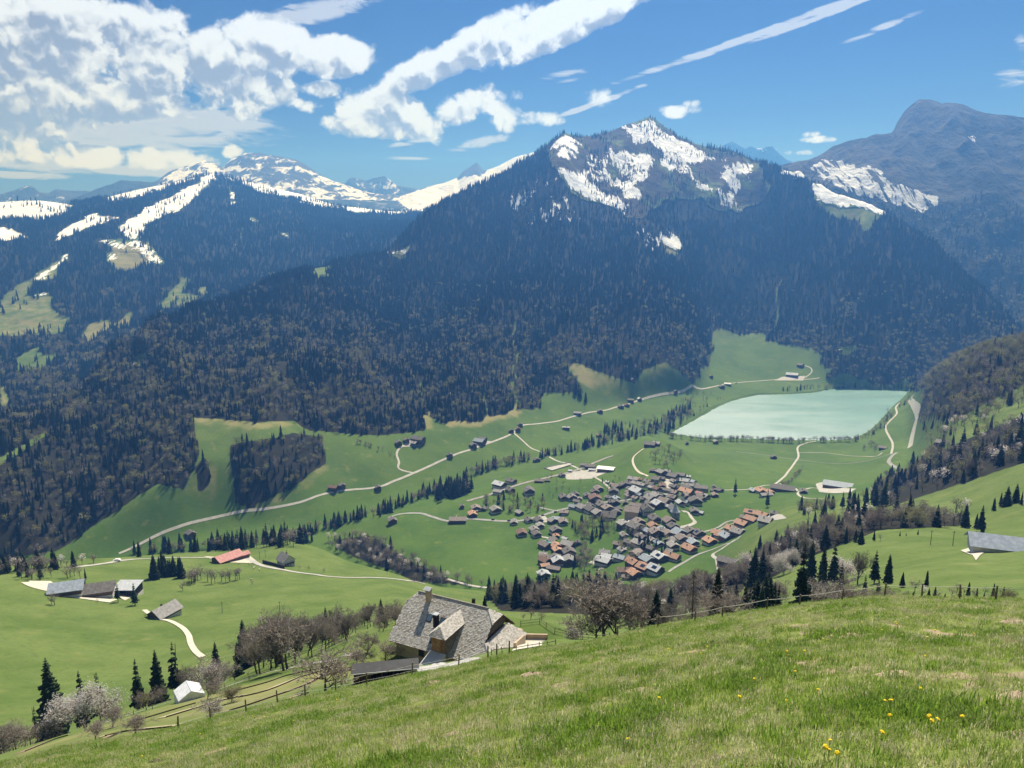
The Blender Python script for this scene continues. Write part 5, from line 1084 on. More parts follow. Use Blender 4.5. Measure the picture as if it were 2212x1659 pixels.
# church
def church():
    p = G.hit(1458, 1117, 560); t = thing('church', 'grey stone church with a steep flared metal spire in the village', 'church', p, R(12))
    V = []; F = []; n = 8
    def ring(r, z): V.extend([(r * math.cos(6.283 * (k + .5) / n), r * math.sin(6.283 * (k + .5) / n), z) for k in range(n)])
    for r, z in ((5.2, -2), (5.2, 8.0)): ring(r, z)
    F += [(k, (k + 1) % n, n + (k + 1) % n, n + k) for k in range(n)] + [tuple(range(n, 2 * n))]
    add_mesh('wall', V, F, M_stone, t)
    V = []; F = []
    for r, z in ((6.4, 7.2), (4.4, 9.4), (2.2, 13.0), (.9, 17.0), (.12, 19.5)): ring(r, z)
    for q in range(4): F += [(q * n + k, q * n + (k + 1) % n, (q + 1) * n + (k + 1) % n, (q + 1) * n + k) for k in range(n)]
    F.append(tuple(range(4 * n, 5 * n))); F.append(tuple(range(n - 1, -1, -1)))
    add_mesh('spire', V, F, M_roof['l'], t)
    add_mesh('nave', *gable_wall(9, 16, 6.5, 5, 2), M_stone, t).location = (3, 11, 0)
    add_mesh('nave_roof', *gable_roof(9, 16, 6.5, 5, .6, .5), M_roof['g'], t).location = (3, 11, 0)
    for k in (5, 6): add_mesh('window', *boxv(-.5, .5, -5.35, -4.8, 3, 6), M_glass, t).rotation_euler[2] = R(-22.5 + 45 * (k - 5))
    p = G.hit(1473.7, 1088, 560); t = thing('bell_tower', 'slim pale tower with a dark pointed cap behind the church', 'tower', p, R(20))
    add_mesh('wall', *boxv(-1.8, 1.8, -1.8, 1.8, -2, 10.5), M_plaster, t)
    add_mesh('cap', [(-2.2, -2.2, 10.5), (2.2, -2.2, 10.5), (2.2, 2.2, 10.5), (-2.2, 2.2, 10.5), (-1.3, -1.3, 12), (1.3, -1.3, 12), (1.3, 1.3, 12), (-1.3, 1.3, 12), (0, 0, 16)], [(0, 1, 5, 4), (1, 2, 6, 5), (2, 3, 7, 6), (3, 0, 4, 7), (4, 5, 8), (5, 6, 8), (6, 7, 8), (7, 4, 8), (3, 2, 1, 0)], M_roof['d'], t)
    p = G.hit(1030.3, 1113, 560); t = thing('silo', 'round grey silo beside the orange-roofed house on the village road', 'silo', p)
    V = []; F = []; tube(V, F, Vector((0, 0, -1)), Vector((0, 0, 6.5)), 1.4, 1.4, 14); add_mesh('body', V, F, M_metal, t)
    V = []; F = []; tube(V, F, Vector((0, 0, 6.5)), Vector((0, 0, 7.5)), 1.45, .2, 14); add_mesh('lid', V, F, M_metal, t)
M_stone = mottled('grey_stone', (0.17, 0.165, 0.155), (0.27, 0.26, 0.245), 0.5)
church()
# walled cemetery by the station
def cemetery():
    C_ = [(1176, 1012), (1230, 1000), (1238, 1004), (1192, 1018)]
    W = [G.hit(u, v, 560) for u, v in C_]; patch('cemetery_gravel', C_, M_road, lift=.25)
    t = thing('cemetery_wall', 'low dark wall round the small cemetery near the station', 'wall', W[0])
    for a, b in zip(W, W[1:] + W[:1]):
        d = b - a; L = math.hypot(d.x, d.y); n = Vector((-d.y, d.x, 0)).normalized() * .3; V = []
        for q, z in ((a, 0), (b, 0)): V += [q - n - W[0] + Vector((0, 0, -1)), q + n - W[0] + Vector((0, 0, -1)), q + n - W[0] + Vector((0, 0, 1.6)), q - n - W[0] + Vector((0, 0, 1.6))]
        add_mesh('wall_run', V, [(0, 4, 5, 1), (1, 5, 6, 2), (2, 6, 7, 3), (3, 7, 4, 0), (0, 1, 2, 3), (7, 6, 5, 4)], M_stone, t)
cemetery()
# cars
def car_meshes():
    prof = [(-2.1, .35), (-2.15, .75), (-1.5, .92), (-.9, 1.42), (.9, 1.45), (1.75, .98), (2.1, .85), (2.12, .35)]
    def ext(pr, w):
        n = len(pr); V = [(x, -w, z) for x, z in pr] + [(x, w, z) for x, z in pr]
        return V, [tuple(range(n - 1, -1, -1)), tuple(range(n, 2 * n))] + [(i, (i + 1) % n, n + (i + 1) % n, n + i) for i in range(n)]
    V = []; F = []; tube(V, F, Vector((0, -.12, 0)), Vector((0, .12, 0)), .32, .32, 10)
    return ext(prof, .85), ext([(-1.35, .95), (-.85, 1.38), (.85, 1.40), (1.5, 1.0)], .87), (V, F)
CB, CW, CT = car_meshes()
CARM = {n: material('car_paint_' + n, lambda t, b, c=c: c, 0.35, 0.5) for n, c in dict(white=(.75, .75, .74), dark=(.02, .022, .03), silver=(.45, .46, .48), red=(.35, .03, .03), blue=(.03, .07, .22)).items()}
M_tyre = material('tyre', lambda t, b: (.015, .015, .015), .9, .1)
def car(u, v, rz, colr, label, scale=1.0, dmin=500):
    p = G.hit(u, v, dmin); t = thing('car', label, 'car', p + Vector((0, 0, .4)), R(rz), 'cars about the village'); t.scale = (scale,) * 3
    add_mesh('body', *CB, CARM[colr], t); add_mesh('window_band', *CW, M_glass, t)
    for x in (-1.3, 1.3):
        for y in (-.8, .8): add_mesh('wheel', *CT, M_tyre, t, (x, y, .32))
CARS = [(253, 1213, 10, 'white', 'white van parked by the trees on the shelf road', 1.35, 400), (1065, 1123.5, -5, 'dark', 'dark car nearest the long pale-walled house on the village road', 1), (1099.5, 1126, -5, 'dark', 'dark car arriving at the first village house', 1), (1172.5, 1114.5, 12, 'dark', 'dark car beside the yellow-marked forecourt', 1), (1200, 1107, 12, 'dark', 'dark car climbing toward the village junction', 1), (1336, 1096, 5, 'blue', 'blue and white car on the curve by the roundabout green', 1), (1271, 1087, 5, 'white', 'white car in front of the brown-roofed chalet', 1), (1979, 905, 80, 'white', 'white car on the wide lakeside road', 1.2), (1590, 828, 5, 'white', 'white van on the lake road', 1.4)]
for c_ in CARS: car(*c_)
for k in range(9): car(1340 + k * 4.6, 1127.5 + (k % 3) * .5, 70, ('white', 'dark', 'silver', 'dark', 'white', 'red', 'dark', 'white', 'silver')[k], '%s car, %s from the left in the row before the hotel' % (('white', 'dark', 'silver', 'dark', 'white', 'red', 'dark', 'white', 'silver')[k], ordinal(k)))
for k, (u, v) in enumerate([(1575, 1143), (1584, 1149), (1597, 1143), (1612, 1132), (1664, 1114), (1675, 1111)]): car(u, v, 20 * k, ('dark', 'white', 'silver', 'dark', 'white', 'white')[k], '%s car, %s from the left by the loop road houses' % (('dark', 'white', 'silver', 'dark', 'white', 'white')[k], ordinal(k)))
# ---- the nearer farms
def barn_group():
    p = G.hit(147, 1284, 300); house(p, 15, 18, 78, 's', hw=5.5, pitch=24, label='left slate-roofed barn of the long farm on the shelf', cat='barn', name='barn', chimney=False, balcony=False, base=M_plaster)
    p = G.hit(206, 1286, 300); t = house(p, 15, 22, 80, 'd', hw=5.0, pitch=24, label='middle dark brown-roofed barn of the long farm on the shelf', cat='barn', name='barn', chimney=False, balcony=False, base=M_plaster)
    p = G.hit(277, 1284, 300); t = thing('open_shed', 'right dark shed with a flat pale metal roof on the shelf farm', 'shed', p, R(62) - math.atan2(p.x, p.y) - R(90))
    add_mesh('wall', *merge(boxv(-7, 7, 5.6, 6, -3, 6), boxv(6.6, 7, -6, 6, -3, 6), boxv(-7, -6.6, -2, 6, -3, 6), boxv(2, 7, -6, -5.7, -3, 6)), M_dark, t)
    add_mesh('plinth', *boxv(6.5, 7.15, -6.1, 6.1, -3, .8), M_plaster, t)
    for x in (-6.8, -2.4, 2): add_mesh('post', *boxv(x - .15, x + .15, -6, -5.7, -3, 6), M_wood, t)
    add_mesh('roof', *slab([(-7.8, -7, 6.2), (7.8, -7, 6.2), (7.8, 6.8, 7.2), (-7.8, 6.8, 7.2)], .25), M_roof['l'], t)
    p = G.hit(356, 1330, 300); t = house(p, 11, 15, -50, 'g', hw=3.2, pitch=33, label='weathered grey shingle-roofed hut beside the bending gravel lane', cat='house', name='hut', balcony=False, chimney=True, base=M_plaster)
    p = G.hit(492, 1212, 400); t = house(p, 14, 21, -60, 'r', hw=4.2, pitch=24, label='red metal-roofed barn beside the shelf road', cat='barn', name='barn', chimney=False, balcony=False)
    add_mesh('annex', *gable_wall(7, 7, 3.2, 1.6), M_wood, t).location = (3, 13.5, 0); add_mesh('annex_roof', *gable_roof(7, 7, 3.2, 1.6, .8, .8), M_roof['r'], t).location = (3, 13.5, 0)
    p = G.hit(618, 1219, 400); t = house(p, 10, 11, 28, 'g', hw=5.0, pitch=42, label='white gabled house with grey roof beside the shelf road', cat='house', name='farmhouse', wall=M_plaster, windows=4, balcony=True)
    q0 = G.hit(568, 1217, 400); q1 = G.hit(614, 1229, 400); t = thing('retaining_wall', 'long dark wall beside the road below the white house', 'wall', q0)
    d = q1 - q0; n = Vector((-d.y, d.x, 0)).normalized() * .4; V = []
    for q in (q0, q1): V += [q - q0 - n + Vector((0, 0, -1)), q - q0 + n + Vector((0, 0, -1)), q - q0 + n + Vector((0, 0, 3)), q - q0 - n + Vector((0, 0, 3))]
    add_mesh('wall_run', V, [(0, 4, 5, 1), (1, 5, 6, 2), (2, 6, 7, 3), (3, 7, 4, 0), (0, 1, 2, 3), (7, 6, 5, 4)], M_dark, t)
    p = G.hit(2172, 1192, 250); t = house(p + Vector((7.0, 2, 0)), 11, 34, -76, 's', hw=1.6, pitch=30, label='long grey metal-roofed barn on the right-hand hillside', cat='barn', name='barn', chimney=False, balcony=False, wall=M_plaster)
    patch('farm_track', [(2075, 1190), (2100, 1183), (2130, 1190), (2118, 1200), (2108, 1212), (2100, 1200)], M_gravel, dmin=200)
barn_group()
for k, (u, v) in enumerate([(2010, 1177), (2058, 1179), (2105, 1179), (1023 * .5486, 1208), (1045 * .5486, 1204), (1130 * .5486, 1204), (876 * .5486, 2413 * .5486), (1102 * .5486, 2412 * .5486)]):
    p = G.hit(u, v, 250); V = []; F = []; tube(V, F, Vector((0, 0, -1)), Vector((0, 0, 7)), .16, .11, 7); t = thing('utility_pole', '%s' % ('wooden pole in the %s, %s in order' % (('meadow left of the long grey barn', ordinal(k)) if k < 3 else ('shelf meadow', ordinal(k - 3)))), 'pole', p)
    add_mesh('post', V, F, M_bark, t); add_mesh('crossbar', *boxv(-.7, .7, -.06, .06, 6.3, 6.45), M_bark, t)
# cattle near the red barn
def cow_mesh():
    def blob(c, r, n=8, m=6):
        V = []; F = []
        for i in range(m + 1):
            th = math.pi * i / m
            for k in range(n): V.append((c[0] + r[0] * math.cos(th), c[1] + r[1] * math.sin(th) * math.cos(6.283 * k / n), c[2] + r[2] * math.sin(th) * math.sin(6.283 * k / n)))
        for i in range(m): F += [(i * n + k, i * n + (k + 1) % n, (i + 1) * n + (k + 1) % n, (i + 1) * n + k) for k in range(n)]
        return V, F
    parts = [blob((0, 0, 1.05), (.95, .36, .42)), blob((.95, 0, 1.15), (.42, .18, .24)), blob((1.38, 0, 1.02), (.30, .12, .14))]
    for x in (-.65, .62):
        for y in (-.2, .2):
            V = []; F = []; tube(V, F, Vector((x, y, 1.0)), Vector((x * 1.02, y, .45)), .13, .08, 6); tube(V, F, Vector((x * 1.02, y, .47)), Vector((x * .98, y, -.15)), .08, .06, 6); parts.append((V, F))
    V = []; F = []; tube(V, F, Vector((-.93, 0, 1.25)), Vector((-1.05, 0, .6)), .04, .05, 5); parts.append((V, F))
    for y in (-.14, .14): V = []; F = []; tube(V, F, Vector((1.2, y, 1.12)), Vector((1.16, y * 2.2, 1.16)), .05, .02, 5); parts.append((V, F))
    return merge(*parts)
CV, CF = cow_mesh(); M_cow = mottled('pale_hide', (.55, .50, .44), (.72, .70, .66), 1.0, rand=0.1)
for k, (u, v) in enumerate([(567, 1211), (636, 1225), (549, 1244), (637, 1242), (658, 1249), (1021 * .5486, 2286 * .5486)]):
    p = G.hit(439 + (u - 567) * 0 + [1005, 1107, 1098, 1225, 1048, 775][k] * .0992, 1163 + [575, 640, 665, 700, 915, 560][k] * .0992, 400)
    tag(add_mesh('cow', CV, CF, M_cow, None, p, R(40 * k), True), ['pale cow standing at the mud by the red barn gate', 'pale cow above its neighbour on the grass below the road', 'pale cow just below its neighbour on the grass below the road', 'pale cow rightmost on the grass below the road', 'pale cow beside the lone bare bush', 'pale cow nearest the red barn wall'][k], 'cow', 'cows by the red barn')

# ------------------------------------------------------------------ trees standing singly and in belts
TREES = []     # dict(p, h, kind, where)
def tree_at(u, vtop, D, kind, where, w=1.0):
    a, te = ray(u, vtop); a = float(a); x, y = math.sin(a) * D, math.cos(a) * D; z = float(G.at(x, y)); h = float(te) * D - z
    hm_ = dict(spruce=24, pine=22, dead=18, bare=13, bare_tall=16, pale=9, blossom=12.5, budding=11, fresh=7)[kind]
    if h > hm_ or h < 1.5:
        best = None
        for D2 in np.linspace(D * .7, D * 2.2, 120):
            x2, y2 = math.sin(a) * D2, math.cos(a) * D2; z2 = float(G.at(x2, y2)); h2 = float(te) * D2 - z2
            if .45 * hm_ < h2 <= hm_ and (best is None or abs(D2 - D) < abs(best[0] - D)): best = (D2, x2, y2, z2, h2)
        if best: D, x, y, z, h = best
        else: h = min(h, hm_)
    TREES.append(dict(p=Vector((x, y, z - .15)), h=max(1.5, h), kind=kind, where=where, u=u, w=w))
S_, B_, P_, W_ = 'spruce', 'bare', 'pine', 'blossom'
A1 = 'below the terraced garden'
for a in [(97, 1421, 225, S_), (168, 1449, 238, S_), (207, 1452, 232, P_), (172, 1468, 202, W_, 1.25), (100, 1545, 188, 'pale'), (290, 1423, 215, S_), (333, 1403, 215, S_), (370, 1387, 222, P_), (72, 1525, 190, P_), (395, 1420, 220, 'bare_tall'), (412, 1432, 215, B_), (440, 1428, 200, 'pale', 1.2), (470, 1424, 205, 'pale', 1.2), (505, 1430, 192, 'pale', 1.2),
          (535, 1445, 196, B_), (463, 1386, 238, S_), (20, 1560, 190, B_), (48, 1570, 185, B_), (5, 1585, 180, B_), (225, 1500, 215, B_), (250, 1520, 210, B_), (308, 1490, 208, B_), (350, 1480, 205, B_), (130, 1530, 215, B_)]: tree_at(a[0], a[1], a[2], a[3], A1, a[4] if len(a) > 4 else 1)
for k in range(16): tree_at(rnd.uniform(-20, 90), rnd.uniform(1560, 1625), rnd.uniform(165, 200), rnd.choice(['bare', 'pale', 'bare']), A1, 1.3)
A2 = 'in the wood left of the chalet'
for a in [(522, 1338, 262, S_, 1.1), (510, 1385, 222, S_), (601, 1393, 197, S_, 1.4), (702, 1310, 242, S_), (822, 1292, 243, S_), (730, 1318, 235, P_), (622, 1370, 230, P_)]: tree_at(a[0], a[1], a[2], a[3], A2, a[4] if len(a) > 4 else 1)
for k in range(84):
    u = 540 + k * 3.95 + rnd.uniform(-4, 4); tree_at(u, 1336 - (u - 540) * .115 + rnd.uniform(-8, 30), rnd.uniform(165, 290), rnd.choice(['bare', 'bare_tall', 'bare_tall', 'bare_tall', 'bare']), A2, 1.0)
A3 = 'around the big chalet'
for a in [(1047, 1284, 205, S_), (1147, 1308, 156, B_, 1.7), (1130, 1318, 160, B_, 1.3), (1170, 1316, 154, B_, 1.4), (1238, 1338, 128, 'pale', 1.6), (1310, 1258, 116, B_, 1.6), (1290, 1275, 120, B_, 1.3), (1335, 1270, 119, B_, 1.3), (1419, 1273, 124, S_, 1.7), (1385, 1246, 130, 'bare_tall', 1.2), (1440, 1300, 122, B_), (1360, 1290, 122, B_, 1.2)]: tree_at(a[0], a[1], a[2], a[3], A3, a[4] if len(a) > 4 else 1)
A4 = 'along the crest of the near meadow'
for a in [(1500, 1226, 106, 'dead'), (1553, 1222, 112, S_, 1.1), (1593, 1278, 108, B_, 1.9), (1575, 1290, 112, B_, 1.4), (1740, 1173, 142, S_, 1.0), (1780, 1238, 152, 'pale', 1.1), (1800, 1255, 148, B_, 1.4), (1830, 1258, 150, B_, 1.4), (1535, 1310, 118, B_, 1.4), (1470, 1320, 116, B_, 1.5)]: tree_at(a[0], a[1], a[2], a[3], A4, a[4] if len(a) > 4 else 1)
for k in range(9): tree_at(1612 + k * 9, (1262, 1270, 1255, 1247, 1262, 1238, 1241, 1255, 1262)[k], 160 + 4 * (k % 4), S_, A4)
for k in range(26): tree_at(1770 + k * 17, rnd.uniform(1258, 1284), rnd.uniform(135, 200), rnd.choice(['bare', 'bare', 'pale', 'budding', 'spruce']), A4, 1.3)
A5 = 'in the wood behind the right meadow crest'
for a in [(1757, 1165, 300, S_), (1783, 1175, 283, S_), (1806, 1170, 292, S_), (1822, 1195, 270, W_, 1.5), (1859, 1190, 270, 'bare_tall', 1.2), (1820, 1215, 250, S_), (1895, 1188, 260, S_, 1.2), (1924, 1196, 255, S_, 1.3), (1952, 1234, 240, S_), (1871, 1240, 222, S_), (1900, 1245, 215, S_), (1980, 1240, 215, 'pale', 1.4), (1995, 1262, 202, W_, 1.3), (2005, 1230, 235, S_, 1.2), (2022, 1264, 200, S_), (2095, 1255, 200, S_),
          (2112, 1268, 192, S_), (2149, 1258, 190, S_), (2170, 1265, 186, S_), (2070, 1255, 205, B_, 1.4), (2085, 1260, 200, B_, 1.4), (2130, 1262, 195, B_, 1.4), (1925, 1262, 190, 'fresh'), (1960, 1272, 182, 'fresh'), (1712, 1177, 330, W_, .9), (1697, 1190, 328, W_), (1683, 1168, 340, W_), (1633, 1180, 330, S_), (1650, 1185, 312, S_)]: tree_at(a[0], a[1], a[2], a[3], A5, a[4] if len(a) > 4 else 1)
A6 = 'beside the upper right meadow'
for a in [(2090, 1087, 480, S_, 1.5), (2125, 1090, 465, S_), (2126, 1122, 432, S_, 1.4), (2112, 1108, 470, S_), (2150, 1074, 520, S_), (2165, 1062, 530, S_), (2180, 1049, 525, S_, 1.3), (2199, 1044, 530, S_, 1.3), (2210, 1060, 515, S_), (1830, 1135, 422, S_), (1850, 1142, 412, S_), (1863, 1139, 402, S_, 1.3), (1890, 1142, 410, S_), (1903, 1150, 405, B_), (1945, 1146, 422, S_, 1.2), (1958, 1150, 420, S_), (1984, 1143, 425, S_, 1.2), (1950, 1093, 560, S_), (1974, 1110, 520, S_, 1.3), (1930, 1118, 540, S_),
          (1762, 1104, 620, S_), (1783, 1078, 640, S_), (1748, 1091, 640, W_), (1660, 1055, 700, S_), (1590, 1032, 1000, S_)]: tree_at(a[0], a[1], a[2], a[3], A6, a[4] if len(a) > 4 else 1)
# belts: outline or line seen in the picture, number, heights, mix
def belt(where, poly, n, hmin, hmax, mix, dmin=300, lane=False, w=1.15):
    ks = [k for k, c in mix for _ in range(c)]; cnt = 0; tries = 0
    p = np.array(poly, float)
    if lane: seg = np.r_[0, np.cumsum(np.hypot(*np.diff(p, axis=0).T))]
    while cnt < n and tries < n * 60:
        tries += 1
        if lane:
            s = rnd.uniform(0, seg[-1]); u = float(np.interp(s, seg, p[:, 0])) + rnd.gauss(0, lane); v = float(np.interp(s, seg, p[:, 1])) + rnd.gauss(0, lane * .5)
        else:
            u, v = rnd.uniform(p[:, 0].min(), p[:, 0].max()), rnd.uniform(p[:, 1].min(), p[:, 1].max())
            if not inpoly(np.array([u]), np.array([v]), poly)[0]: continue
        q = G.hit(u, v, dmin); k = rnd.choice(ks)
        TREES.append(dict(p=q - Vector((0, 0, .2)), h=rnd.uniform(hmin, hmax) * (1.15 if k == 'spruce' else .9), kind=k, where=where, u=u, w=w)); cnt += 1
BM = [('bare', 5), ('bare_tall', 2), ('budding', 2), ('spruce', 2), ('blossom', 1)]
SM = [('spruce', 7), ('bare', 3), ('budding', 1)]
belt('in the bushy slope behind the right meadow', WOODS[0], 150, 9, 17, [('bare', 5), ('bare_tall', 3), ('budding', 2), ('spruce', 3), ('blossom', 1)])
belt('in the right-hand hill wood', WOODS[1], 230, 10, 20, [('bare', 4), ('bare_tall', 2), ('budding', 4), ('spruce', 5), ('blossom', 1)])
belt('on the hill beside the lake end', [(1990, 850), (2060, 800), (2212, 760), (2212, 880), (2120, 905), (2000, 900)], 200, 9, 16, [('bare', 4), ('budding', 3), ('spruce', 1)], dmin=700)
belt('on the right hillside meadow edge', [(1990, 900), (2120, 880), (2160, 900), (2040, 960), (1985, 960)], 60, 9, 17, [('bare', 3), ('budding', 2), ('spruce', 1), ('blossom', 1)], dmin=600)
belt('along the river', [(640, 1160), (720, 1138), (830, 1108), (880, 1088), (930, 1068), (1000, 1046), (1015, 1028), (1080, 1008), (1160, 988), (1250, 972), (1400, 938), (1470, 893)], 330, 10, 20, [('spruce', 5), ('bare', 4), ('budding', 2)], dmin=600, lane=5)
belt('in the dark grove above the river bend', [(940, 1070), (1010, 1050), (1020, 1062), (985, 1078), (945, 1085)], 45, 16, 25, [('spruce', 6), ('bare', 1)], dmin=700)
belt('in the wood at the lake outlet', [(1290, 930), (1440, 900), (1490, 868), (1500, 890), (1455, 935), (1400, 945), (1300, 962)], 130, 11, 20, [('spruce', 4), ('bare', 4), ('budding', 3)], dmin=800)
belt('on the near shore of the lake', [(1445, 946), (1520, 953), (1620, 953), (1700, 957), (1850, 953)], 150, 10, 17, [('bare_tall', 3), ('bare', 2)], dmin=900, lane=1.5, w=1.0)
belt('on the right shore of the lake', [(1840, 955), (1880, 942), (1905, 918), (1930, 890), (1965, 862)], 70, 8, 14, [('bare', 4), ('budding', 2), ('spruce', 1)], dmin=900, lane=4)
belt('left of the lake', [(1430, 905), (1480, 850), (1540, 850), (1570, 862), (1520, 890), (1470, 918)], 60, 7, 14, [('bare', 4), ('budding', 3), ('spruce', 1)], dmin=900)
belt('on the far shore of the lake', [(1690, 845), (1760, 838), (1830, 838), (1985, 840)], 70, 9, 17, [('bare', 4), ('budding', 3), ('spruce', 3)], dmin=1500, lane=3)
belt('in the grove beyond the shelf road', [(280, 1196), (330, 1192), (400, 1184), (520, 1174), (640, 1160), (690, 1165), (640, 1182), (520, 1188), (400, 1196), (300, 1204)], 110, 12, 21, [('spruce', 6), ('bare', 5), ('budding', 1)], dmin=640)
belt('at the left edge of the shelf', [(0, 1242), (60, 1236), (150, 1228), (220, 1215), (150, 1222), (0, 1232)], 45, 8, 15, [('bare', 5), ('spruce', 2), ('pale', 1)], dmin=450)
belt('in the dip left of the long barns', [(20, 1246), (160, 1244), (180, 1252), (60, 1254)], 14, 8, 13, [('bare', 3), ('spruce', 1)], dmin=400)
belt('in the clump before the red barn', [(322, 1243), (350, 1240), (400, 1244), (392, 1252), (330, 1252)], 14, 12, 18, [('spruce', 4), ('pine', 1)], dmin=420)
belt('in the bare clump before the red barn', [(395, 1262), (430, 1250), (520, 1250), (525, 1260), (440, 1262)], 20, 10, 15, [('bare', 4), ('bare_tall', 2), ('spruce', 1)], dmin=420)
belt('in the gully below the shelf', [(690, 1170), (760, 1160), (820, 1160), (880, 1205), (960, 1245), (1050, 1268), (900, 1258), (840, 1235), (750, 1205)], 190, 9, 16, [('bare', 6), ('bare_tall', 4), ('spruce', 1), ('budding', 1), ('blossom', 1)], dmin=560)
belt('in the dark wood below the village', [(1055, 1296), (1130, 1272), (1300, 1252), (1340, 1262), (1300, 1290), (1200, 1316), (1080, 1316)], 120, 11, 19, [('spruce', 5), ('bare', 4), ('budding', 2), ('bare_tall', 2)], dmin=380)
belt('on the slope under the village foot', [(1280, 1290), (1440, 1272), (1560, 1255), (1620, 1235), (1600, 1270), (1440, 1300), (1330, 1320)], 170, 8, 14, [('bare', 5), ('bare_tall', 3), ('budding', 1), ('pale', 1)], dmin=300)
belt('in the hollow under the meadow crest', [(1250, 1335), (1460, 1310), (1700, 1292), (1700, 1312), (1460, 1348), (1300, 1368)], 90, 6, 11, [('bare', 5), ('bare_tall', 3), ('pale', 1), ('spruce', 1)], dmin=140)
belt('in the wood in the middle of the village', [(1227, 1125), (1300, 1122), (1336, 1135), (1330, 1150), (1290, 1165), (1260, 1175), (1240, 1150)], 60, 9, 15, [('bare', 3), ('bare_tall', 3), ('budding', 2), ('spruce', 1), ('fresh', 1)], dmin=560)
belt('in the park left of the village', [(1045, 1078), (1110, 1074), (1180, 1080), (1178, 1108), (1100, 1112), (1050, 1098)], 55, 8, 15, [('bare', 3), ('budding', 3), ('fresh', 2), ('spruce', 2)], dmin=560)
belt('by the stream below the village', [(1240, 1175), (1275, 1180), (1290, 1230), (1250, 1240), (1225, 1200)], 40, 8, 14, [('bare', 3), ('bare_tall', 3), ('spruce', 1)], dmin=560)
belt('among the lower village gardens', [(1350, 1150), (1440, 1150), (1470, 1180), (1430, 1210), (1350, 1225), (1340, 1180)], 85, 6, 13, [('bare', 4), ('budding', 2), ('spruce', 2)], dmin=560)
belt('among the upper village gardens', [(1180, 1030), (1400, 1030), (1520, 1050), (1500, 1100), (1330, 1095), (1180, 1075)], 75, 5, 10, [('bare', 4), ('budding', 2), ('spruce', 1)], dmin=600)
belt('on the wooded knoll', [(1405, 985), (1440, 965), (1475, 985), (1470, 1012), (1420, 1015)], 32, 8, 15, [('bare', 5), ('budding', 3)], dmin=700)
belt('on the far meadows', [(770, 955), (830, 975), (860, 995)], 22, 6, 10, [('bare', 1)], dmin=800, lane=3)
belt('at the corner of the far meadow', [(1240, 850), (1265, 868)], 8, 14, 20, [('spruce', 1)], dmin=1000, lane=3)
belt('by the lake meadow stream', [(1735, 1010), (1722, 1025), (1705, 1045), (1690, 1055)], 26, 6, 11, [('bare', 3), ('budding', 1)], dmin=800, lane=3)
belt('beside the lakeside barn track', [(1865, 975), (1880, 962), (1890, 975)], 9, 10, 16, [('bare', 1), ('budding', 1)], dmin=900, lane=3)
belt('below the big cattle barn', [(1860, 1084), (1900, 1074), (1910, 1090), (1830, 1104), (1710, 1116), (1730, 1098)], 50, 9, 15, [('bare', 3), ('spruce', 2), ('budding', 2)], dmin=600)
for u, v, h_, k in [(255, 1301, 13, 'pine'), (292, 1308, 15, 'spruce'), (112, 1306, 9, 'bare_tall'), (118, 1307, 8, 'bare'), (210, 1302, 3, 'bare'), (545, 1262, 4, 'bare'), (630, 1222, 5, 'bare'), (648, 1230, 5, 'bare'), (668, 1232, 5, 'bare'), (700, 1236, 5, 'bare'), (395, 1277, 9, 'bare'), (185, 1252, 9, 'spruce')]:
    q = G.hit(u, v, 350); TREES.append(dict(p=q - Vector((0, 0, .2)), h=h_, kind=k, where='on the shelf meadow by the farms', u=u, w=1.3))
# small trees and bushes in the garden
for u, v, h_, k in [(448, 1512, 3.5, 'bare'), (500, 1518, 3.2, 'budding'), (702, 1503, 6.0, 'bare'), (243, 1572, 3.5, 'bare'), (205, 1600, 2.6, 'bare'), (316, 1534, 3.6, 'budding'), (292, 1597, 2.6, 'bare'), (461, 1552, 3.0, 'pale'), (793, 1412, 4, 'bare'), (832, 1430, 3.6, 'bare'), (866, 1405, 4, 'bare'), (770, 1442, 3.4, 'bare')]:
    q = G.hit(u, v, 84); TREES.append(dict(p=q - Vector((0, 0, .1)), h=h_, kind=k, where='in the terraced garden', u=u, w=1.5))
KW = dict(spruce='dark spruce', pine='thin lopsided conifer', dead='dead bare-branched conifer', bare='bare grey-brown tree', bare_tall='tall slim bare tree', pale='pale twiggy tree', budding='dull-green budding tree', fresh='yellow-green leafing tree', blossom='white blossoming tree')
CLS = dict(spruce='c', pine='c', dead='c')
for tr in TREES:
    d = math.hypot(tr['p'].x, tr['p'].y); tr['size'] = tr['h'] / d
cnt = {'c': 0, 'b': 0}; LABELS = []; rest = []
for tr in sorted(TREES, key=lambda q: -q['size']):
    c = CLS.get(tr['kind'], 'b')
    if cnt[c] >= (230 if c == 'c' else 280): rest.append(tr); continue
    cnt[c] += 1
    tm, cm = rnd.choice(KIT[tr['kind']])
    o = thing({'spruce': 'spruce_tree', 'pine': 'conifer_tree', 'dead': 'dead_tree', 'blossom': 'blossom_tree'}.get(tr['kind'], 'bare_tree'), '', 'tree', tr['p'], rnd.uniform(0, 6.28), 'trees ' + tr['where'])
    h_ = tr['h']; o.scale = (h_ * tr['w'], h_ * tr['w'], h_)
    for nm, me in (('trunk', tm), ('crown', cm)):
        ch = bpy.data.objects.new(nm, me); COL.objects.link(ch); ch.parent = o
    LABELS.append((o, (tr['kind'], tr['where']), tr['u']))
number_labels(LABELS, lambda k, n: '%s %s%s' % (KW[k[0]], k[1], ', %s from the left' % n if n else ''))
wood('valley_woods', 'mixed spruce and bare trees in belts along the river, lake and village', np.array([tuple(q['p']) for q in rest]), np.array([q['h'] for q in rest]), [rnd.choice(FAR_VAR[q['kind']]) for q in rest])
print('TREES', len(TREES), cnt, len(rest))

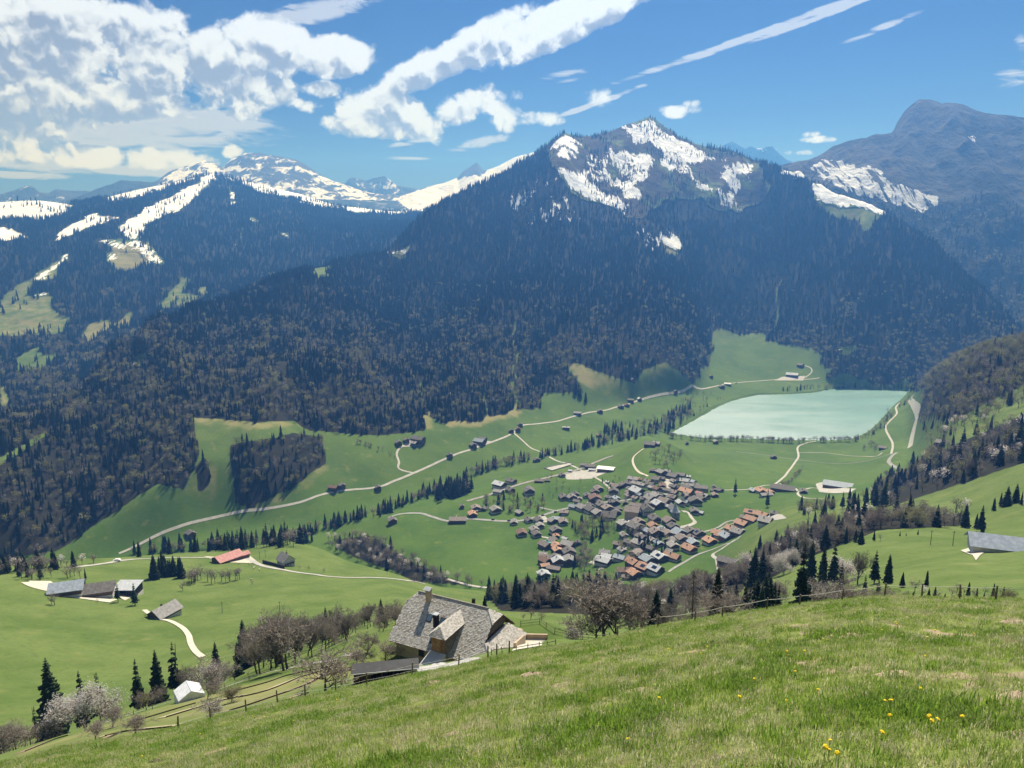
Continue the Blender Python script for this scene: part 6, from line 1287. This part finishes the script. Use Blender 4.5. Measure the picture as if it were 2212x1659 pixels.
# ------------------------------------------------------------------ the big chalet
M_sh = [mottled('shingle_%d' % k, a, b, 2.2, 0.75, 0.25, 0.0) for k, (a, b) in enumerate((((.36, .335, .30), (.50, .47, .43)), ((.44, .415, .38), (.58, .55, .51)), ((.27, .245, .215), (.38, .35, .31))))]
def shingles(poly, size=(.30, .25), seed=1):
    """rows of uneven shingles over a planar polygon (3-D points, eave edge first)"""
    r = random.Random(seed); p = [Vector(q) for q in poly]; e = (p[1] - p[0]).normalized(); n = e.cross(p[2] - p[0]).normalized()
    if n.z < 0: n = -n
    s = n.cross(e).normalized()
    if s.z < 0: s = -s
    q2 = [((q - p[0]).dot(e), (q - p[0]).dot(s)) for q in p]; us = [q[0] for q in q2]; vs = [q[1] for q in q2]; V = []; F = []; I = []; row = 0; v = min(vs)
    while v < max(vs):
        u = min(us) - r.random() * size[0]
        while u < max(us):
            w = size[0] * r.uniform(.6, 1.3); c = (u + w / 2, v + size[1] / 2)
            if inpoly(np.array([c[0]]), np.array([c[1]]), q2)[0]:
                l0 = .05 + r.random() * .035; a = p[0] + e * u + s * (v - .04 * r.random()); b = p[0] + e * (u + w - .012) + s * (v - .04 * r.random()); top = s * size[1] * 1.25; i = len(V)
                V += [a + n * l0, b + n * (l0 + r.uniform(-.012, .012)), b + top + n * .012, a + top + n * .012, a + n * .0, b + n * .0]; F += [(i, i + 1, i + 2, i + 3), (i + 4, i + 5, i + 1, i)]; k = r.choice((0, 0, 1, 1, 2)); I += [k, k]
            u += w
        v += size[1]; row += 1
    return V, F, I
def chalet():
    t = thing('chalet', 'large old chalet with a grey shingle half-hipped roof below the near meadow', 'house', HO, HYAW)
    m = HH / 7.4; ze = HE; zr = HE + HH; off = .1
    front = [(0, -7.4, ze), (20.5, -7.4, ze), (17.6, -4.5, ze + 2.9 * m), (17.6, -1.9, zr - 1.9 * m), (15.7, 0, zr), (1.8, 0, zr), (0, -1.8, zr - 1.8 * m)]
    back = [(17.6, 6.4, zr - 6.4 * m), (0, 6.4, zr - 6.4 * m), (0, 1.8, zr - 1.8 * m), (1.8, 0, zr), (15.7, 0, zr), (17.6, 1.9, zr - 1.9 * m), (17.6, 3.5, zr - 3.5 * m)]
    right = [(20.5, -7.4, ze), (20.5, 5.6, ze), (17.6, 3.5, ze + 2.9 * m), (17.6, -4.5, ze + 2.9 * m)]
    hipr = [(17.6, -1.9, zr - 1.9 * m), (17.6, 1.9, zr - 1.9 * m), (15.7, 0, zr)]; hipl = [(0, 1.8, zr - 1.8 * m), (0, -1.8, zr - 1.8 * m), (1.8, 0, zr)]
    rf = add_mesh('roof', *merge(*[slab(q, .22) for q in (front, back, right, hipr, hipl)]), M_wood, t)
    V = []; F = []; I = []
    for k, q in enumerate((front, back, right, hipr, hipl)):
        v, f, i = shingles(q, seed=k); n = len(V); V += v; F += [tuple(x + n for x in g_) for g_ in f]; I += i
    sh = add_mesh('shingles', V, F, M_sh[0], rf); [sh.data.materials.append(x) for x in M_sh[1:]]; sh.data.polygons.foreach_set('material_index', I); sh['kind'] = 'stuff'
    V = []; F = []; tube(V, F, Vector((1.6, 0, zr + .05)), Vector((15.9, 0, zr + .05)), .16, .16, 8); add_mesh('ridge_cap', V, F, M_sh[2], rf)
    for a, b in (((17.6, -4.5, ze + 2.9 * m), (20.6, -7.5, ze - .08)), ((15.7, 0, zr), (17.7, -2.0, zr - 2.0 * m))):
        V = []; F = []; tube(V, F, Vector(a), Vector(b), .13, .13, 8); add_mesh('hip_cap', V, F, M_metal, rf)
    # walls
    wl = add_mesh('wall', *boxv(.9, 19.7, -6.3, 5.4, -2.5, ze + .75), M_beige, t)
    add_mesh('gable', [(.9, -6.3, ze + .7), (.9, 5.4, ze + .7), (.9, 1.8, zr - 1.8 * m - .3), (.9, -1.8, zr - 1.8 * m - .3), (1.15, -6.3, ze + .7), (1.15, 5.4, ze + .7), (1.15, 1.8, zr - 1.8 * m - .3), (1.15, -1.8, zr - 1.8 * m - .3)], [(0, 1, 2, 3), (7, 6, 5, 4), (0, 4, 5, 1), (1, 5, 6, 2), (2, 6, 7, 3), (3, 7, 4, 0)], M_wood, t)
    gy = [(-4.7, zr - 4.7 * m - .25), (-1.9, zr - 1.9 * m - .25), (1.9, zr - 1.9 * m - .25), (3.6, zr - 3.6 * m - .25), (3.6, ze + 2.4), (-4.7, ze + 2.4)]
    k = len(gy); add_mesh('upper_gable', [(17.2, y, z) for y, z in gy] + [(16.95, y, z) for y, z in gy], [tuple(range(k)), tuple(range(2 * k - 1, k - 1, -1))] + [(i, k + i, k + (i + 1) % k, (i + 1) % k) for i in range(k)], M_planks, t)
    add_mesh('timber_wall', *boxv(19.72, 19.85, -6.2, 5.3, .4, ze + .6), M_wood, t)
    for y in (-4.5, -2.0, 2.2): 
        wv = add_mesh('window', *boxv(19.86, 19.93, y - .5, y + .5, 1.4, 2.5), M_glass, t); add_mesh('frame', *merge(boxv(19.94, 19.99, y - .6, y + .6, 1.3, 1.4), boxv(19.94, 19.99, y - .6, y + .6, 2.5, 2.6), boxv(19.94, 19.99, y - .6, y - .5, 1.4, 2.5), boxv(19.94, 19.99, y + .5, y + .6, 1.4, 2.5)), M_wood, wv)
    for x in (6.2, 14.2, 16.0, 17.8):
        wv = add_mesh('window', *boxv(x - .45, x + .45, -6.38, -6.31, 1.2, 2.3), M_glass, t); add_mesh('frame', *merge(boxv(x - .58, x + .58, -6.46, -6.39, 1.08, 1.2), boxv(x - .58, x + .58, -6.46, -6.39, 2.3, 2.42), boxv(x - .58, x - .45, -6.46, -6.39, 1.2, 2.3), boxv(x + .45, x + .58, -6.46, -6.39, 1.2, 2.3)), M_wood, wv)
    d = add_mesh('door', *boxv(8.7, 9.5, -6.40, -6.31, 0, 2.0), M_wood, t); add_mesh('handle', *boxv(8.8, 8.9, -6.46, -6.41, .95, 1.1), M_metal, d)
    add_mesh('timber_front', *boxv(12.6, 19.6, -6.36, -6.305, 2.3, ze + .5), M_wood, t)
    # entrance dormer with its own gabled roof
    x0, hw, zd, ye = 10.9, 1.75, 8.35, 7.0
    dm = add_mesh('dormer', *merge(boxv(x0 - 1.35, x0 + 1.35, -8.3, -3.0, 3.9, 7.1)), M_planks, t)
    dl = [(x0 - hw, -9.0, ye), (x0 - hw, -2.6, ye + .05), (x0, -1.0, zd), (x0, -7.7, zd)]; dr = [(x0 + hw, -2.6, ye + .05), (x0 + hw, -9.0, ye), (x0, -7.7, zd), (x0, -1.0, zd)]; dh = [(x0 - hw, -9.0, ye), (x0 + hw, -9.0, ye), (x0, -7.7, zd)]
    dr_ = add_mesh('dormer_roof', *merge(*[slab(q, .16) for q in (dl, dr, dh)]), M_wood, t); V = []; F = []; I = []
    for k, q in enumerate((dl, dr, dh)):
        v, f, i = shingles(q, seed=20 + k); n = len(V); V += v; F += [tuple(x + n for x in g_) for g_ in f]; I += i
    sh = add_mesh('shingles', V, F, M_sh[0], dr_); [sh.data.materials.append(x) for x in M_sh[1:]]; sh.data.polygons.foreach_set('material_index', I); sh['kind'] = 'stuff'
    for k in range(6): add_mesh('plank', *boxv(x0 - 1.3 + k * .44, x0 - .9 + k * .44, -8.36, -8.31, 4.25, 6.9), M_orange_wood, dm)
    add_mesh('ramp', [(x0 - 1.5, -8.4, 4.2), (x0 + 1.5, -8.4, 4.2), (x0 + 1.3, -15.5, 2.3), (x0 - 1.7, -15.5, 2.3), (x0 - 1.5, -8.4, -2), (x0 + 1.5, -8.4, -2), (x0 + 1.3, -15.5, -2), (x0 - 1.7, -15.5, -2)], [(3, 2, 1, 0), (4, 5, 6, 7), (0, 1, 5, 4), (1, 2, 6, 5), (2, 3, 7, 6), (3, 0, 4, 7)], M_conc, t)
    # chimney, flue, roof windows
    zc = zr - .9 * m
    c = add_mesh('chimney', *boxv(3.85, 4.65, -1.25, -.45, zc - .8, zr + 1.0), M_beige, t); add_mesh('chimney_cap', *merge(slab([(3.55, -1.6, zr + 1.4), (4.95, -1.6, zr + 1.4), (4.95, -.85, zr + 1.75), (3.55, -.85, zr + 1.75)], .07), slab([(3.55, -.1, zr + 1.4), (4.95, -.1, zr + 1.4), (4.95, -.85, zr + 1.75), (3.55, -.85, zr + 1.75)], .07), *[boxv(x - .06, x + .06, y - .06, y + .06, zr + 1.0, zr + 1.5) for x in (3.85, 4.65) for y in (-1.2, -.5)]), M_metal, c)
    def on(x, s, dz=0): return Vector((x, -7.4 + s, ze + s * m + dz))
    q = on(7.7, 3.5); fl = add_mesh('flue', *boxv(q.x - .38, q.x + .38, q.y - .38, q.y + .38, q.z - .4, q.z + 1.9), M_dark, t); add_mesh('flue_cap', *merge(boxv(q.x - .5, q.x + .5, q.y - .5, q.y + .5, q.z + 2.1, q.z + 2.2), *[boxv(q.x + a - .04, q.x + a + .04, q.y + b - .04, q.y + b + .04, q.z + 1.9, q.z + 2.1) for a in (-.3, .3) for b in (-.3, .3)]), M_metal, fl)
    q = on(11.8, 7.4); fl = add_mesh('vent_pipe', *boxv(12.3, 12.75, .4, .85, zr - .8, zr + .75), M_dark, t)
    for x, s in ((5.9, 4.16), (8.55, 4.1), (8.4, 1.58)):
        q = [on(x - .42, s - .45, .16), on(x + .42, s - .45, .16), on(x + .42, s + .45, .16), on(x - .42, s + .45, .16)]; f = [on(x - .55, s - .55, .13), on(x + .55, s - .55, .13), on(x + .55, s + .55, .13), on(x - .55, s + .55, .13)]
        w = add_mesh('roof_window', *slab(f, .12), M_dark, t); add_mesh('pane', *slab(q, .02), M_sky_glass, w)
M_planks = mottled('grey_planks', (.085, .070, .056), (.15, .125, .10), 1.4)
M_orange_wood = mottled('warm_timber', (.22, .115, .05), (.34, .19, .09), 2.0, rand=.25)
M_conc = mottled('concrete', (.36, .35, .33), (.46, .45, .42), .8, rand=.06)
M_sky_glass = material('skylight_glass', lambda t, b: (.05, .09, .14), .12, .7)
chalet()
# paved forecourt, courtyard wall, woodshed
patch('forecourt', [(955, 1442), (1000, 1424), (1030, 1421), (1050, 1425), (990, 1440), (930, 1452), (898, 1452), (900, 1436)], M_conc, dmin=88, lift=.12, n=5)
patch('courtyard', [(1105, 1408), (1136, 1380), (1178, 1382), (1170, 1396), (1120, 1404)], M_gravel, dmin=88, lift=.12, n=5)
def low_wall(name, label, pts, h, th, mat, dmin=86):
    W = [G.hit(u, v, dmin) for u, v in pts]; t = thing(name, label, 'wall', W[0])
    for a, b in zip(W[:-1], W[1:]):
        d = b - a; n = Vector((-d.y, d.x, 0)).normalized() * th / 2; V = []; e = d.normalized() * th * .45
        for q in (a - e, b + e): V += [q - n - W[0] - Vector((0, 0, .8)), q + n - W[0] - Vector((0, 0, .8)), q + n - W[0] + Vector((0, 0, h)), q - n - W[0] + Vector((0, 0, h))]
        add_mesh('wall_run', V, [(0, 4, 5, 1), (1, 5, 6, 2), (2, 6, 7, 3), (3, 7, 4, 0), (0, 1, 2, 3), (7, 6, 5, 4)], mat, t)
low_wall('courtyard_wall', 'low plastered wall round the courtyard at the right end of the chalet', [(1112, 1402), (1134, 1379), (1181, 1380)], .9, .35, M_beige)
def woodshed():
    p = G.hit(764, 1479, 60); t = thing('woodshed', 'long dark open-fronted woodshed with a black roof left of the chalet', 'shed', p, R(10))
    add_mesh('back_wall', *boxv(0, 8.2, 1.4, 1.5, -3, 1.9), M_dark, t); add_mesh('side_wall', *boxv(0, .1, 0, 1.4, -3, 1.8), M_dark, t); add_mesh('side_wall', *boxv(8.1, 8.2, 0, 1.4, -3, 1.8), M_dark, t)
    for k in range(9): add_mesh('plank', *boxv(.12 + k * .22, .32 + k * .22, -.04, .02, -2, 1.7), M_wood, t)
    for k in range(5): add_mesh('post', *boxv(2.1 + k * 1.5, 2.22 + k * 1.5, -.04, .08, -2, 1.75), M_wood, t)
    add_mesh('floor', *boxv(.1, 8.1, .05, 1.4, -.2, -.05), M_conc, t)
    add_mesh('roof', *slab([(-.3, -.35, 1.75), (8.5, -.35, 1.75), (8.5, 1.7, 2.0), (-.3, 1.7, 2.0)], .1), M_black, t)
    add_mesh('gutter', *boxv(-.32, 8.52, -.46, -.36, 1.62, 1.72), M_metal, t)
    r = random.Random(5)
    for k in range(46):
        x = 2.3 + r.random() * 5.6; z = .05 + r.random() * .8; V = []; F = []; tube(V, F, Vector((x, .4, z)), Vector((x, 1.35, z)), .10, .10, 6); add_mesh('log', V, F, M_bark, t)
M_black = mottled('black_roof', (.016, .017, .020), (.030, .031, .036), 1.0, .6, .25, 0)
woodshed()
def tent():
    p = G.hit(410, 1512, 90); t = thing('greenhouse', 'white plastic-covered gabled greenhouse at the garden edge', 'greenhouse', p, R(35))
    add_mesh('cover', [(-2.3, -2.0, -1), (2.3, -2.0, -1), (2.3, 2.2, -1), (-2.3, 2.2, -1), (-2.3, -2.0, 1.6), (2.3, -2.0, 1.6), (2.3, 2.2, 1.6), (-2.3, 2.2, 1.6), (0, -2.0, 2.9), (0, 2.2, 2.9)], [(0, 1, 5, 8, 4), (1, 2, 6, 5), (2, 3, 7, 9, 6), (3, 0, 4, 7), (4, 8, 9, 7), (5, 6, 9, 8)], M_film, t)
    for x, z in ((-2.3, 1.6), (2.3, 1.6), (0, 2.9)):
        V = []; F = []; tube(V, F, Vector((x, -2.05, z)), Vector((x, 2.25, z)), .05, .05, 6); add_mesh('tube', V, F, M_metal, t)
M_film = mottled('plastic_film', (.60, .61, .63), (.74, .75, .77), 1.2, .5, rand=0)
tent()
# garden beds and path
M_soil = mottled('garden_soil', (.20, .14, .09), (.32, .25, .17), 2.5); M_straw = mottled('straw_mulch', (.33, .28, .17), (.46, .40, .27), 2.0); M_board = mottled('bed_board', (.05, .04, .03), (.09, .075, .055), 2.0)
def zoom3(L): return [(x * .3472, 1371 + y * .3472) for x, y in L]
ribbon('garden_path', zoom3([(620, 560), (830, 490), (1100, 410), (1280, 370), (1450, 310), (1650, 240), (1900, 185), (2212, 135)]), .9, M_conc, dmin=88, lift=.06, step=1.5)
BEDS = [([(830, 540), (1000, 490), (1200, 430)], 1.3, 0, 'planted soil bed just below the greenhouse'), ([(1480, 345), (1650, 300), (1800, 250), (2050, 190)], 1.1, 0, 'long narrow soil bed beside the stone path'), ([(1000, 520), (1300, 430), (1500, 380)], 2.4, 1, 'wide straw-covered bed in the middle of the garden'), ([(1500, 385), (1650, 350), (1850, 270), (2100, 200)], 1.4, 1, 'straw bed rising toward the chalet'),
        ([(1400, 480), (1650, 400), (1900, 310), (2010, 255), (2212, 205)], 1.4, 0, 'long brown bed curving past the small tree'), ([(1560, 475), (1700, 435), (1870, 375)], 2.2, 0, 'short brown bed nearest the meadow fence'), ([(110, 742), (300, 665), (440, 622)], 2.0, 0, 'soil bed at the lower left end of the garden'), ([(620, 640), (820, 595), (1110, 565)], 1.5, 1, 'straw bed at the lower middle of the garden'), ([(100, 790), (230, 745)], 1.6, 0, 'short soil bed at the very bottom left of the garden'), ([(480, 690), (700, 625)], 1.0, 0, 'thin soil bed left of the bush')]
for pts, w_, m_, lab in BEDS:
    W = [tuple(G.hit(u, v, 80)[:2]) for u, v in zoom3(pts)]; t = thing('garden_bed', lab, 'garden bed', (0, 0, 0), 0, 'beds of the terraced garden')
    o = ribbon('soil', W, w_, (M_soil, M_straw)[m_], lift=.10, step=1.2, world=True); del o['kind']; o.parent = t
    C2 = drape(catmull(W), 1.5); V = []; F = []
    for i, q in enumerate(C2):
        a = Vector(C2[max(i - 1, 0)]); b = Vector(C2[min(i + 1, len(C2) - 1)]); d = (b - a).normalized(); n = Vector((-d.y, d.x)); n = n if n.dot(Vector(q)) < 0 else -n
        for s, dz in ((.5 * w_, -.25), (.5 * w_, .22), (.5 * w_ + .1, .22), (.5 * w_ + .1, -.35)):
            x, y = q[0] + n.x * s, q[1] + n.y * s; V.append((x, y, float(G.at(x, y)) + dz))
    for i in range(len(C2) - 1): F += [(i * 4 + k, i * 4 + (k + 1) % 4, i * 4 + 4 + (k + 1) % 4, i * 4 + 4 + k) for k in range(4)]
    add_mesh('edge_board', V, F, M_board, t)
# ------------------------------------------------------------------ fences
M_post = mottled('fence_post', (.11, .09, .07), (.19, .16, .125), 4.0); M_wire = mottled('fence_tape', (.42, .40, .36), (.52, .50, .46), 2.0, rand=0)
def post_mesh(h, r):
    V = []; F = []; tube(V, F, Vector((0, 0, -.3)), Vector((.03, 0, h)), r, r * .85, 6); return V, F
PM = mesh_of('post', *post_mesh(1.25, .065), M_post)
def sag(a, b, n=7, drop=.06):
    return [a.lerp(b, k / n) - Vector((0, 0, drop * 4 * (k / n) * (1 - k / n))) for k in range(n + 1)]
def fence(name, label, pts, dmin, dmax, heights, group=None, wires=(1.0,), rails=(), r=.012):
    W = []
    for u, v in pts:
        q = G.hit(u, v, dmin)
        if math.hypot(q.x, q.y) > dmax:
            a, _ = ray(u, v); a = float(a); q = Vector((math.sin(a) * dmax, math.cos(a) * dmax, 0)); q.z = float(G.at(q.x, q.y))
        W.append(q)
    t = thing(name, label, 'fence', W[0])
    for q in W:
        o = bpy.data.objects.new('post', PM); COL.objects.link(o); o.parent = t; o.location = q - W[0]; o.scale = (1, 1, heights / 1.25); o.rotation_euler = (rnd.uniform(-.06, .06), rnd.uniform(-.06, .06), rnd.random() * 6)
    for a, b in zip(W[:-1], W[1:]):
        for wz in wires:
            V = []; F = []; L = sag(a + Vector((0, 0, wz)), b + Vector((0, 0, wz)))
            for p, q in zip(L[:-1], L[1:]): tube(V, F, p - W[0], q - W[0], r, r, 4)
            add_mesh('wire', V, F, M_wire, t)
        for rz in rails:
            V = []; F = []; tube(V, F, a - W[0] + Vector((0, 0, rz)), b - W[0] + Vector((0, 0, rz)), .05, .045, 5); add_mesh('rail', V, F, M_post, t)
fence('pasture_fence', 'thin taped post fence along the crest of the near meadow at the right', [(1334, 1378), (1420, 1360), (1500, 1348), (1560, 1338), (1655, 1330), (1726, 1317), (1817, 1312), (1909, 1305), (1990, 1298), (2072, 1302), (2150, 1301), (2230, 1303)], 55, 72, 1.1, wires=(.95,), r=.02)
fence('garden_fence', 'post and wire fence between the near meadow and the garden', [(385, 1580), (455, 1560), (532, 1543), (600, 1527), (660, 1513), (725, 1500), (792, 1484), (890, 1464), (990, 1445), (1054, 1428), (1073, 1422), (1100, 1416)], 55, 73, 1.25, wires=(.6, 1.05), r=.012)
fence('rail_fence', 'dark wooden rail fence curving right of the chalet', [(1125, 1352), (1166, 1347), (1180, 1356), (1198, 1368), (1228, 1376), (1259, 1381), (1290, 1385), (1317, 1387)], 95, 140, 1.1, wires=(), rails=(.45, .95))
fence('courtyard_fence', 'short dark post fence below the courtyard wall', [(1062, 1416), (1085, 1412), (1115, 1411), (1140, 1406), (1165, 1402), (1182, 1400), (1200, 1396)], 82, 96, 1.0, wires=(), rails=(.75,))
fence('edge_fence', 'low post fence along the lower edge of the garden', zoom3([(620, 575), (830, 500), (950, 465), (1100, 420), (1230, 388), (1400, 335), (1550, 285), (1750, 225), (1900, 195)]), 95, 165, 1.0, wires=(.85,), r=.012)

# ------------------------------------------------------------------ near meadow: grass, flowers, mounds
def grass_material(name, c1, c2, c3):
    def build(t, b):
        p = t.geo(); n = t.noise(p, 0.9, 4, 0.65); r = t.rand()
        c = t.mix(t.step(t.math('MULTIPLY_ADD', r, 0.7, t.math('MULTIPLY', n, 0.6)), 0.35, 0.85), c1, c2)
        c = t.mix(t.step(t.math('MULTIPLY_ADD', r, 0.45, t.noise(p, 2.3, 3, 0.6)), 0.72, 0.88), c, c3)
        tr = t.n('ShaderNodeBsdfTranslucent'); t.l(c, tr.inputs[0]); ms = t.n('ShaderNodeMixShader'); ms.inputs[0].default_value = 0.55
        t.l(b.outputs[0], ms.inputs[1]); t.l(tr.outputs[0], ms.inputs[2]); t.l(ms.outputs[0], t.t.nodes['Material Output'].inputs[0]); return c
    return material(name, build, 0.6, 0.25)
M_blade = grass_material('grass_blades', (0.20, 0.30, 0.042), (0.33, 0.43, 0.085), (0.55, 0.52, 0.30))
M_lush = grass_material('lush_blades', (0.15, 0.265, 0.030), (0.25, 0.37, 0.050), (0.22, 0.29, 0.07))
M_dryb = grass_material('dry_blades', (0.36, 0.33, 0.17), (0.52, 0.48, 0.28), (0.60, 0.56, 0.37))
def tuft(seed, n, hgt, rad, lean, w):
    r = random.Random(seed); V = []; F = []
    for _ in range(n):
        a = r.uniform(0, 6.283); d = rad * math.sqrt(r.random()); x, y = d * math.cos(a), d * math.sin(a); b = r.uniform(0, 6.283); h = hgt * r.uniform(.45, 1.15); L = lean * h * r.uniform(.3, 1.3)
        dx, dy = math.cos(b), math.sin(b); px, py = -dy * w * r.uniform(.7, 1.3), dx * w * r.uniform(.7, 1.3); i = len(V)
        V += [(x - px, y - py, -.03), (x + px, y + py, -.03), (x + dx * L * .4 + px * .8, y + dy * L * .4 + py * .8, h * .62), (x + dx * L * .4 - px * .8, y + dy * L * .4 - py * .8, h * .62), (x + dx * L, y + dy * L, h)]
        F += [(i, i + 1, i + 2, i + 3), (i + 3, i + 2, i + 4)]
    return V, F
gm_ = [mesh_of('tuft', *tuft(60 + k, 36, .056, .13, .75, .0035), M_blade) for k in range(3)] + [mesh_of('tuft', *tuft(70 + k, 42, .075, .12, .7, .004), M_lush) for k in range(2)] + [mesh_of('tuft', *tuft(80 + k, 30, .075, .13, .9, .003), M_dryb) for k in range(2)]
GCOL = unlinked('grass_tuft', gm_)
def scatter_grass():
    Ps, Sc, Va = [], [], []
    for d0, d1, dens, s0 in ((3.2, 9, 95, 1.0), (9, 18, 52, 1.15), (18, 34, 22, 1.5), (34, 58, 9.0, 2.0), (58, 86, 4.0, 2.6)):
        a0, a1 = (R(-54), R(54)) if d0 < 15 else (R(-42), R(42)); n = int(.5 * (a1 - a0) * (d1 ** 2 - d0 ** 2) * dens)
        a = a0 + nrg.random(n) * (a1 - a0); d = np.sqrt(d0 ** 2 + nrg.random(n) * (d1 ** 2 - d0 ** 2)); x, y = np.sin(a) * d, np.cos(a) * d; z = G.at(x, y)
        u, v = project(x, y, z); ok = (u > -900) & (u < 3100) & (v < 2400)
        soil = fbm(x / 0.75, y / 0.75, 4, 61); ok &= (soil < 0.20) | (nrg.random(n) < .25)
        x, y, z, n = x[ok], y[ok], z[ok], int(ok.sum())
        lush = fbm(x / 1.7, y / 1.7, 3, 62); dryn = fbm(x / 2.6, y / 2.6, 3, 63); q = nrg.random(n)
        var = np.where(q < np.clip(.12 + lush * 2.4, 0.02, .9), nrg.integers(3, 5, n), np.where(q > 1 - np.clip(.15 + dryn * 2.0, .03, .7), nrg.integers(5, 7, n), nrg.integers(0, 3, n)))
        s = s0 * nrg.uniform(.6, 1.25, n) * np.where((var == 3) | (var == 4), np.clip(.9 + lush * 2.2, .7, 1.5), 1.0)
        Ps.append(np.stack([x, y, z], 1)); Sc.append(np.stack([s, s, s * nrg.uniform(.7, 1.1, n) * (1 if s0 < 1.3 else .72)], 1)); Va.append(var)
    P = np.concatenate(Ps); S = np.concatenate(Sc); V = np.concatenate(Va); rot = np.zeros((len(P), 3)); rot[:, 0] = nrg.uniform(-.15, .15, len(P)); rot[:, 1] = nrg.uniform(-.15, .15, len(P)); rot[:, 2] = nrg.uniform(0, 6.28, len(P))
    o = gn_instances('grass', P, S, rot, V, GCOL); o['label'] = 'rough green and straw meadow grass on the near slope'; o['category'] = 'grass'; print('GRASS', len(P))
scatter_grass()
# dandelions
def dandelion():
    V = []; F = []; n = 12
    V.append((0, 0, .006)); 
    for k in range(n): a = 6.283 * k / n; rr = .024 * (1 if k % 2 else .86); V.append((rr * math.cos(a), rr * math.sin(a), .001))
    for k in range(n): a = 6.283 * k / n; V.append((.013 * math.cos(a), .013 * math.sin(a), .013))
    F = [(1 + k, 1 + (k + 1) % n, 1 + n + (k + 1) % n, 1 + n + k) for k in range(n)] + [tuple(range(1 + n, 1 + 2 * n))] + [tuple(range(n, 0, -1))]
    S = []; E = []; tube(S, E, Vector((0, 0, -.03)), Vector((.005, 0, .105)), .0028, .0024, 5); return mesh_of('flower_head', V, F, M_yellow), mesh_of('stem', S, E, M_lush)
M_yellow = material('dandelion_yellow', lambda t, b: (.80, .56, .01), .6, .2)
DH, DS = dandelion()
FLW = [(1316.6 + x * .4047, 1316.6 + y * .4047) for x, y in [(1345, 93), (1525, 88), (1532, 98), (1210, 122), (1150, 147), (1183, 165), (1165, 183), (1140, 180), (870, 222), (880, 262), (895, 262), (945, 255), (950, 272), (1037, 250), (1453, 130), (1555, 160), (1695, 177), (1755, 157), (1735, 135), (1945, 152), (1680, 275), (1112, 467), (1470, 545), (1500, 543), (1650, 468), (690, 515), (430, 245), (485, 253), (520, 220), (315, 232), (1487, 615),
       (1697, 625), (1712, 655), (1750, 648), (1875, 625), (1450, 718), (1175, 748), (1145, 805), (1170, 803), (1207, 823), (97, 735), (265, 512), (60, 240), (770, 407), (942, 525), (990, 367)]] + [(x * .3472, 1371 + y * .3472) for x, y in [(1245, 637), (1570, 520), (1645, 530), (1830, 555), (1555, 595), (1480, 548), (885, 775), (2095, 422)]] + [(713 + x * .2728, 1207 + y * .2728) for x, y in [(975, 895), (940, 1080), (1165, 1010), (545, 1015), (685, 1000)]]
DL = []
for u, v in FLW:
    q = G.hit(u, v, 2); d = math.hypot(q.x, q.y); t = thing('dandelion', '', 'flower', q, rnd.random() * 6, 'dandelions in the near meadow'); s = rnd.uniform(.85, 1.2) * (1.2 if d > 25 else 1.0); t.scale = (s, s, s)
    for nm, me in (('stem', DS), ('flower_head', DH)):
        o = bpy.data.objects.new(nm, me); COL.objects.link(o); o.parent = t
        if nm == 'flower_head': o.location = (.005, 0, .105); o.rotation_euler = (R(38), rnd.uniform(-.2, .2), 0)
    DL.append((t, ('in the near grass at the bottom edge' if v > 1560 else 'in the middle of the near meadow' if v > 1440 else 'high on the near meadow by the crest'), u))
number_labels(DL, lambda k, n: 'yellow dandelion %s, %s from the left' % (k, n))
# earth mounds and a burrow
M_earth = mottled('bare_earth', (.24, .18, .12), (.42, .34, .24), 9.0, bump=.5)
def mound(u, v, w, h, label, mat=None):
    q = G.hit(u, v, 3); V = []; F = []; n, m = 14, 5
    for i in range(m + 1):
        rr = .6 * w * i / m
        for k in range(n):
            a = 6.283 * k / n; x, y = rr * math.cos(a) * rnd.uniform(.8, 1.2), rr * .7 * math.sin(a) * rnd.uniform(.8, 1.2); V.append((x, y, .7 * h * (1 - (i / m) ** 1.6) * rnd.uniform(.75, 1.2) - .02 + float(G.at(q.x + x, q.y + y)) - q.z))
    for i in range(m): F += [(i * n + k, i * n + (k + 1) % n, (i + 1) * n + (k + 1) % n, (i + 1) * n + k) for k in range(n)]
    tag(add_mesh('earth_mound', V, F, mat or M_earth, None, q, 0, True), label, 'mound', 'earth mounds in the near meadow')
for a in [(336, 1646, .42, .16, 'dark earth mound at the lower left of the near meadow', M_board), (932, 1478, .9, .25, 'brown earth mound just below the woodshed'), (1148, 1460, 1.0, .2, 'wide earth mound below the courtyard'), (1838, 1378, .55, .2, 'pale earth mound high in the middle of the near meadow'), (1790, 1454, .6, .12, 'bare soil patch among dandelions left of centre right'), (1862, 1446, .5, .10, 'bare soil patch right of its twin among dandelions'), (1930, 1456, .5, .10, 'flat soil patch between two dandelion groups'), (2186, 1345, .9, .18, 'pale soil scrape near the right edge crest'), (2205, 1592, .4, .12, 'soil patch at the right edge near the bottom'), (1546, 1638, .16, .07, 'small pale clod at the bottom of the near meadow'), (2200, 1508, .45, .16, 'dark soil hole at the right edge'), (1425, 1470, .5, .08, 'long bare soil scrape in the left middle of the meadow')]: mound(*a)
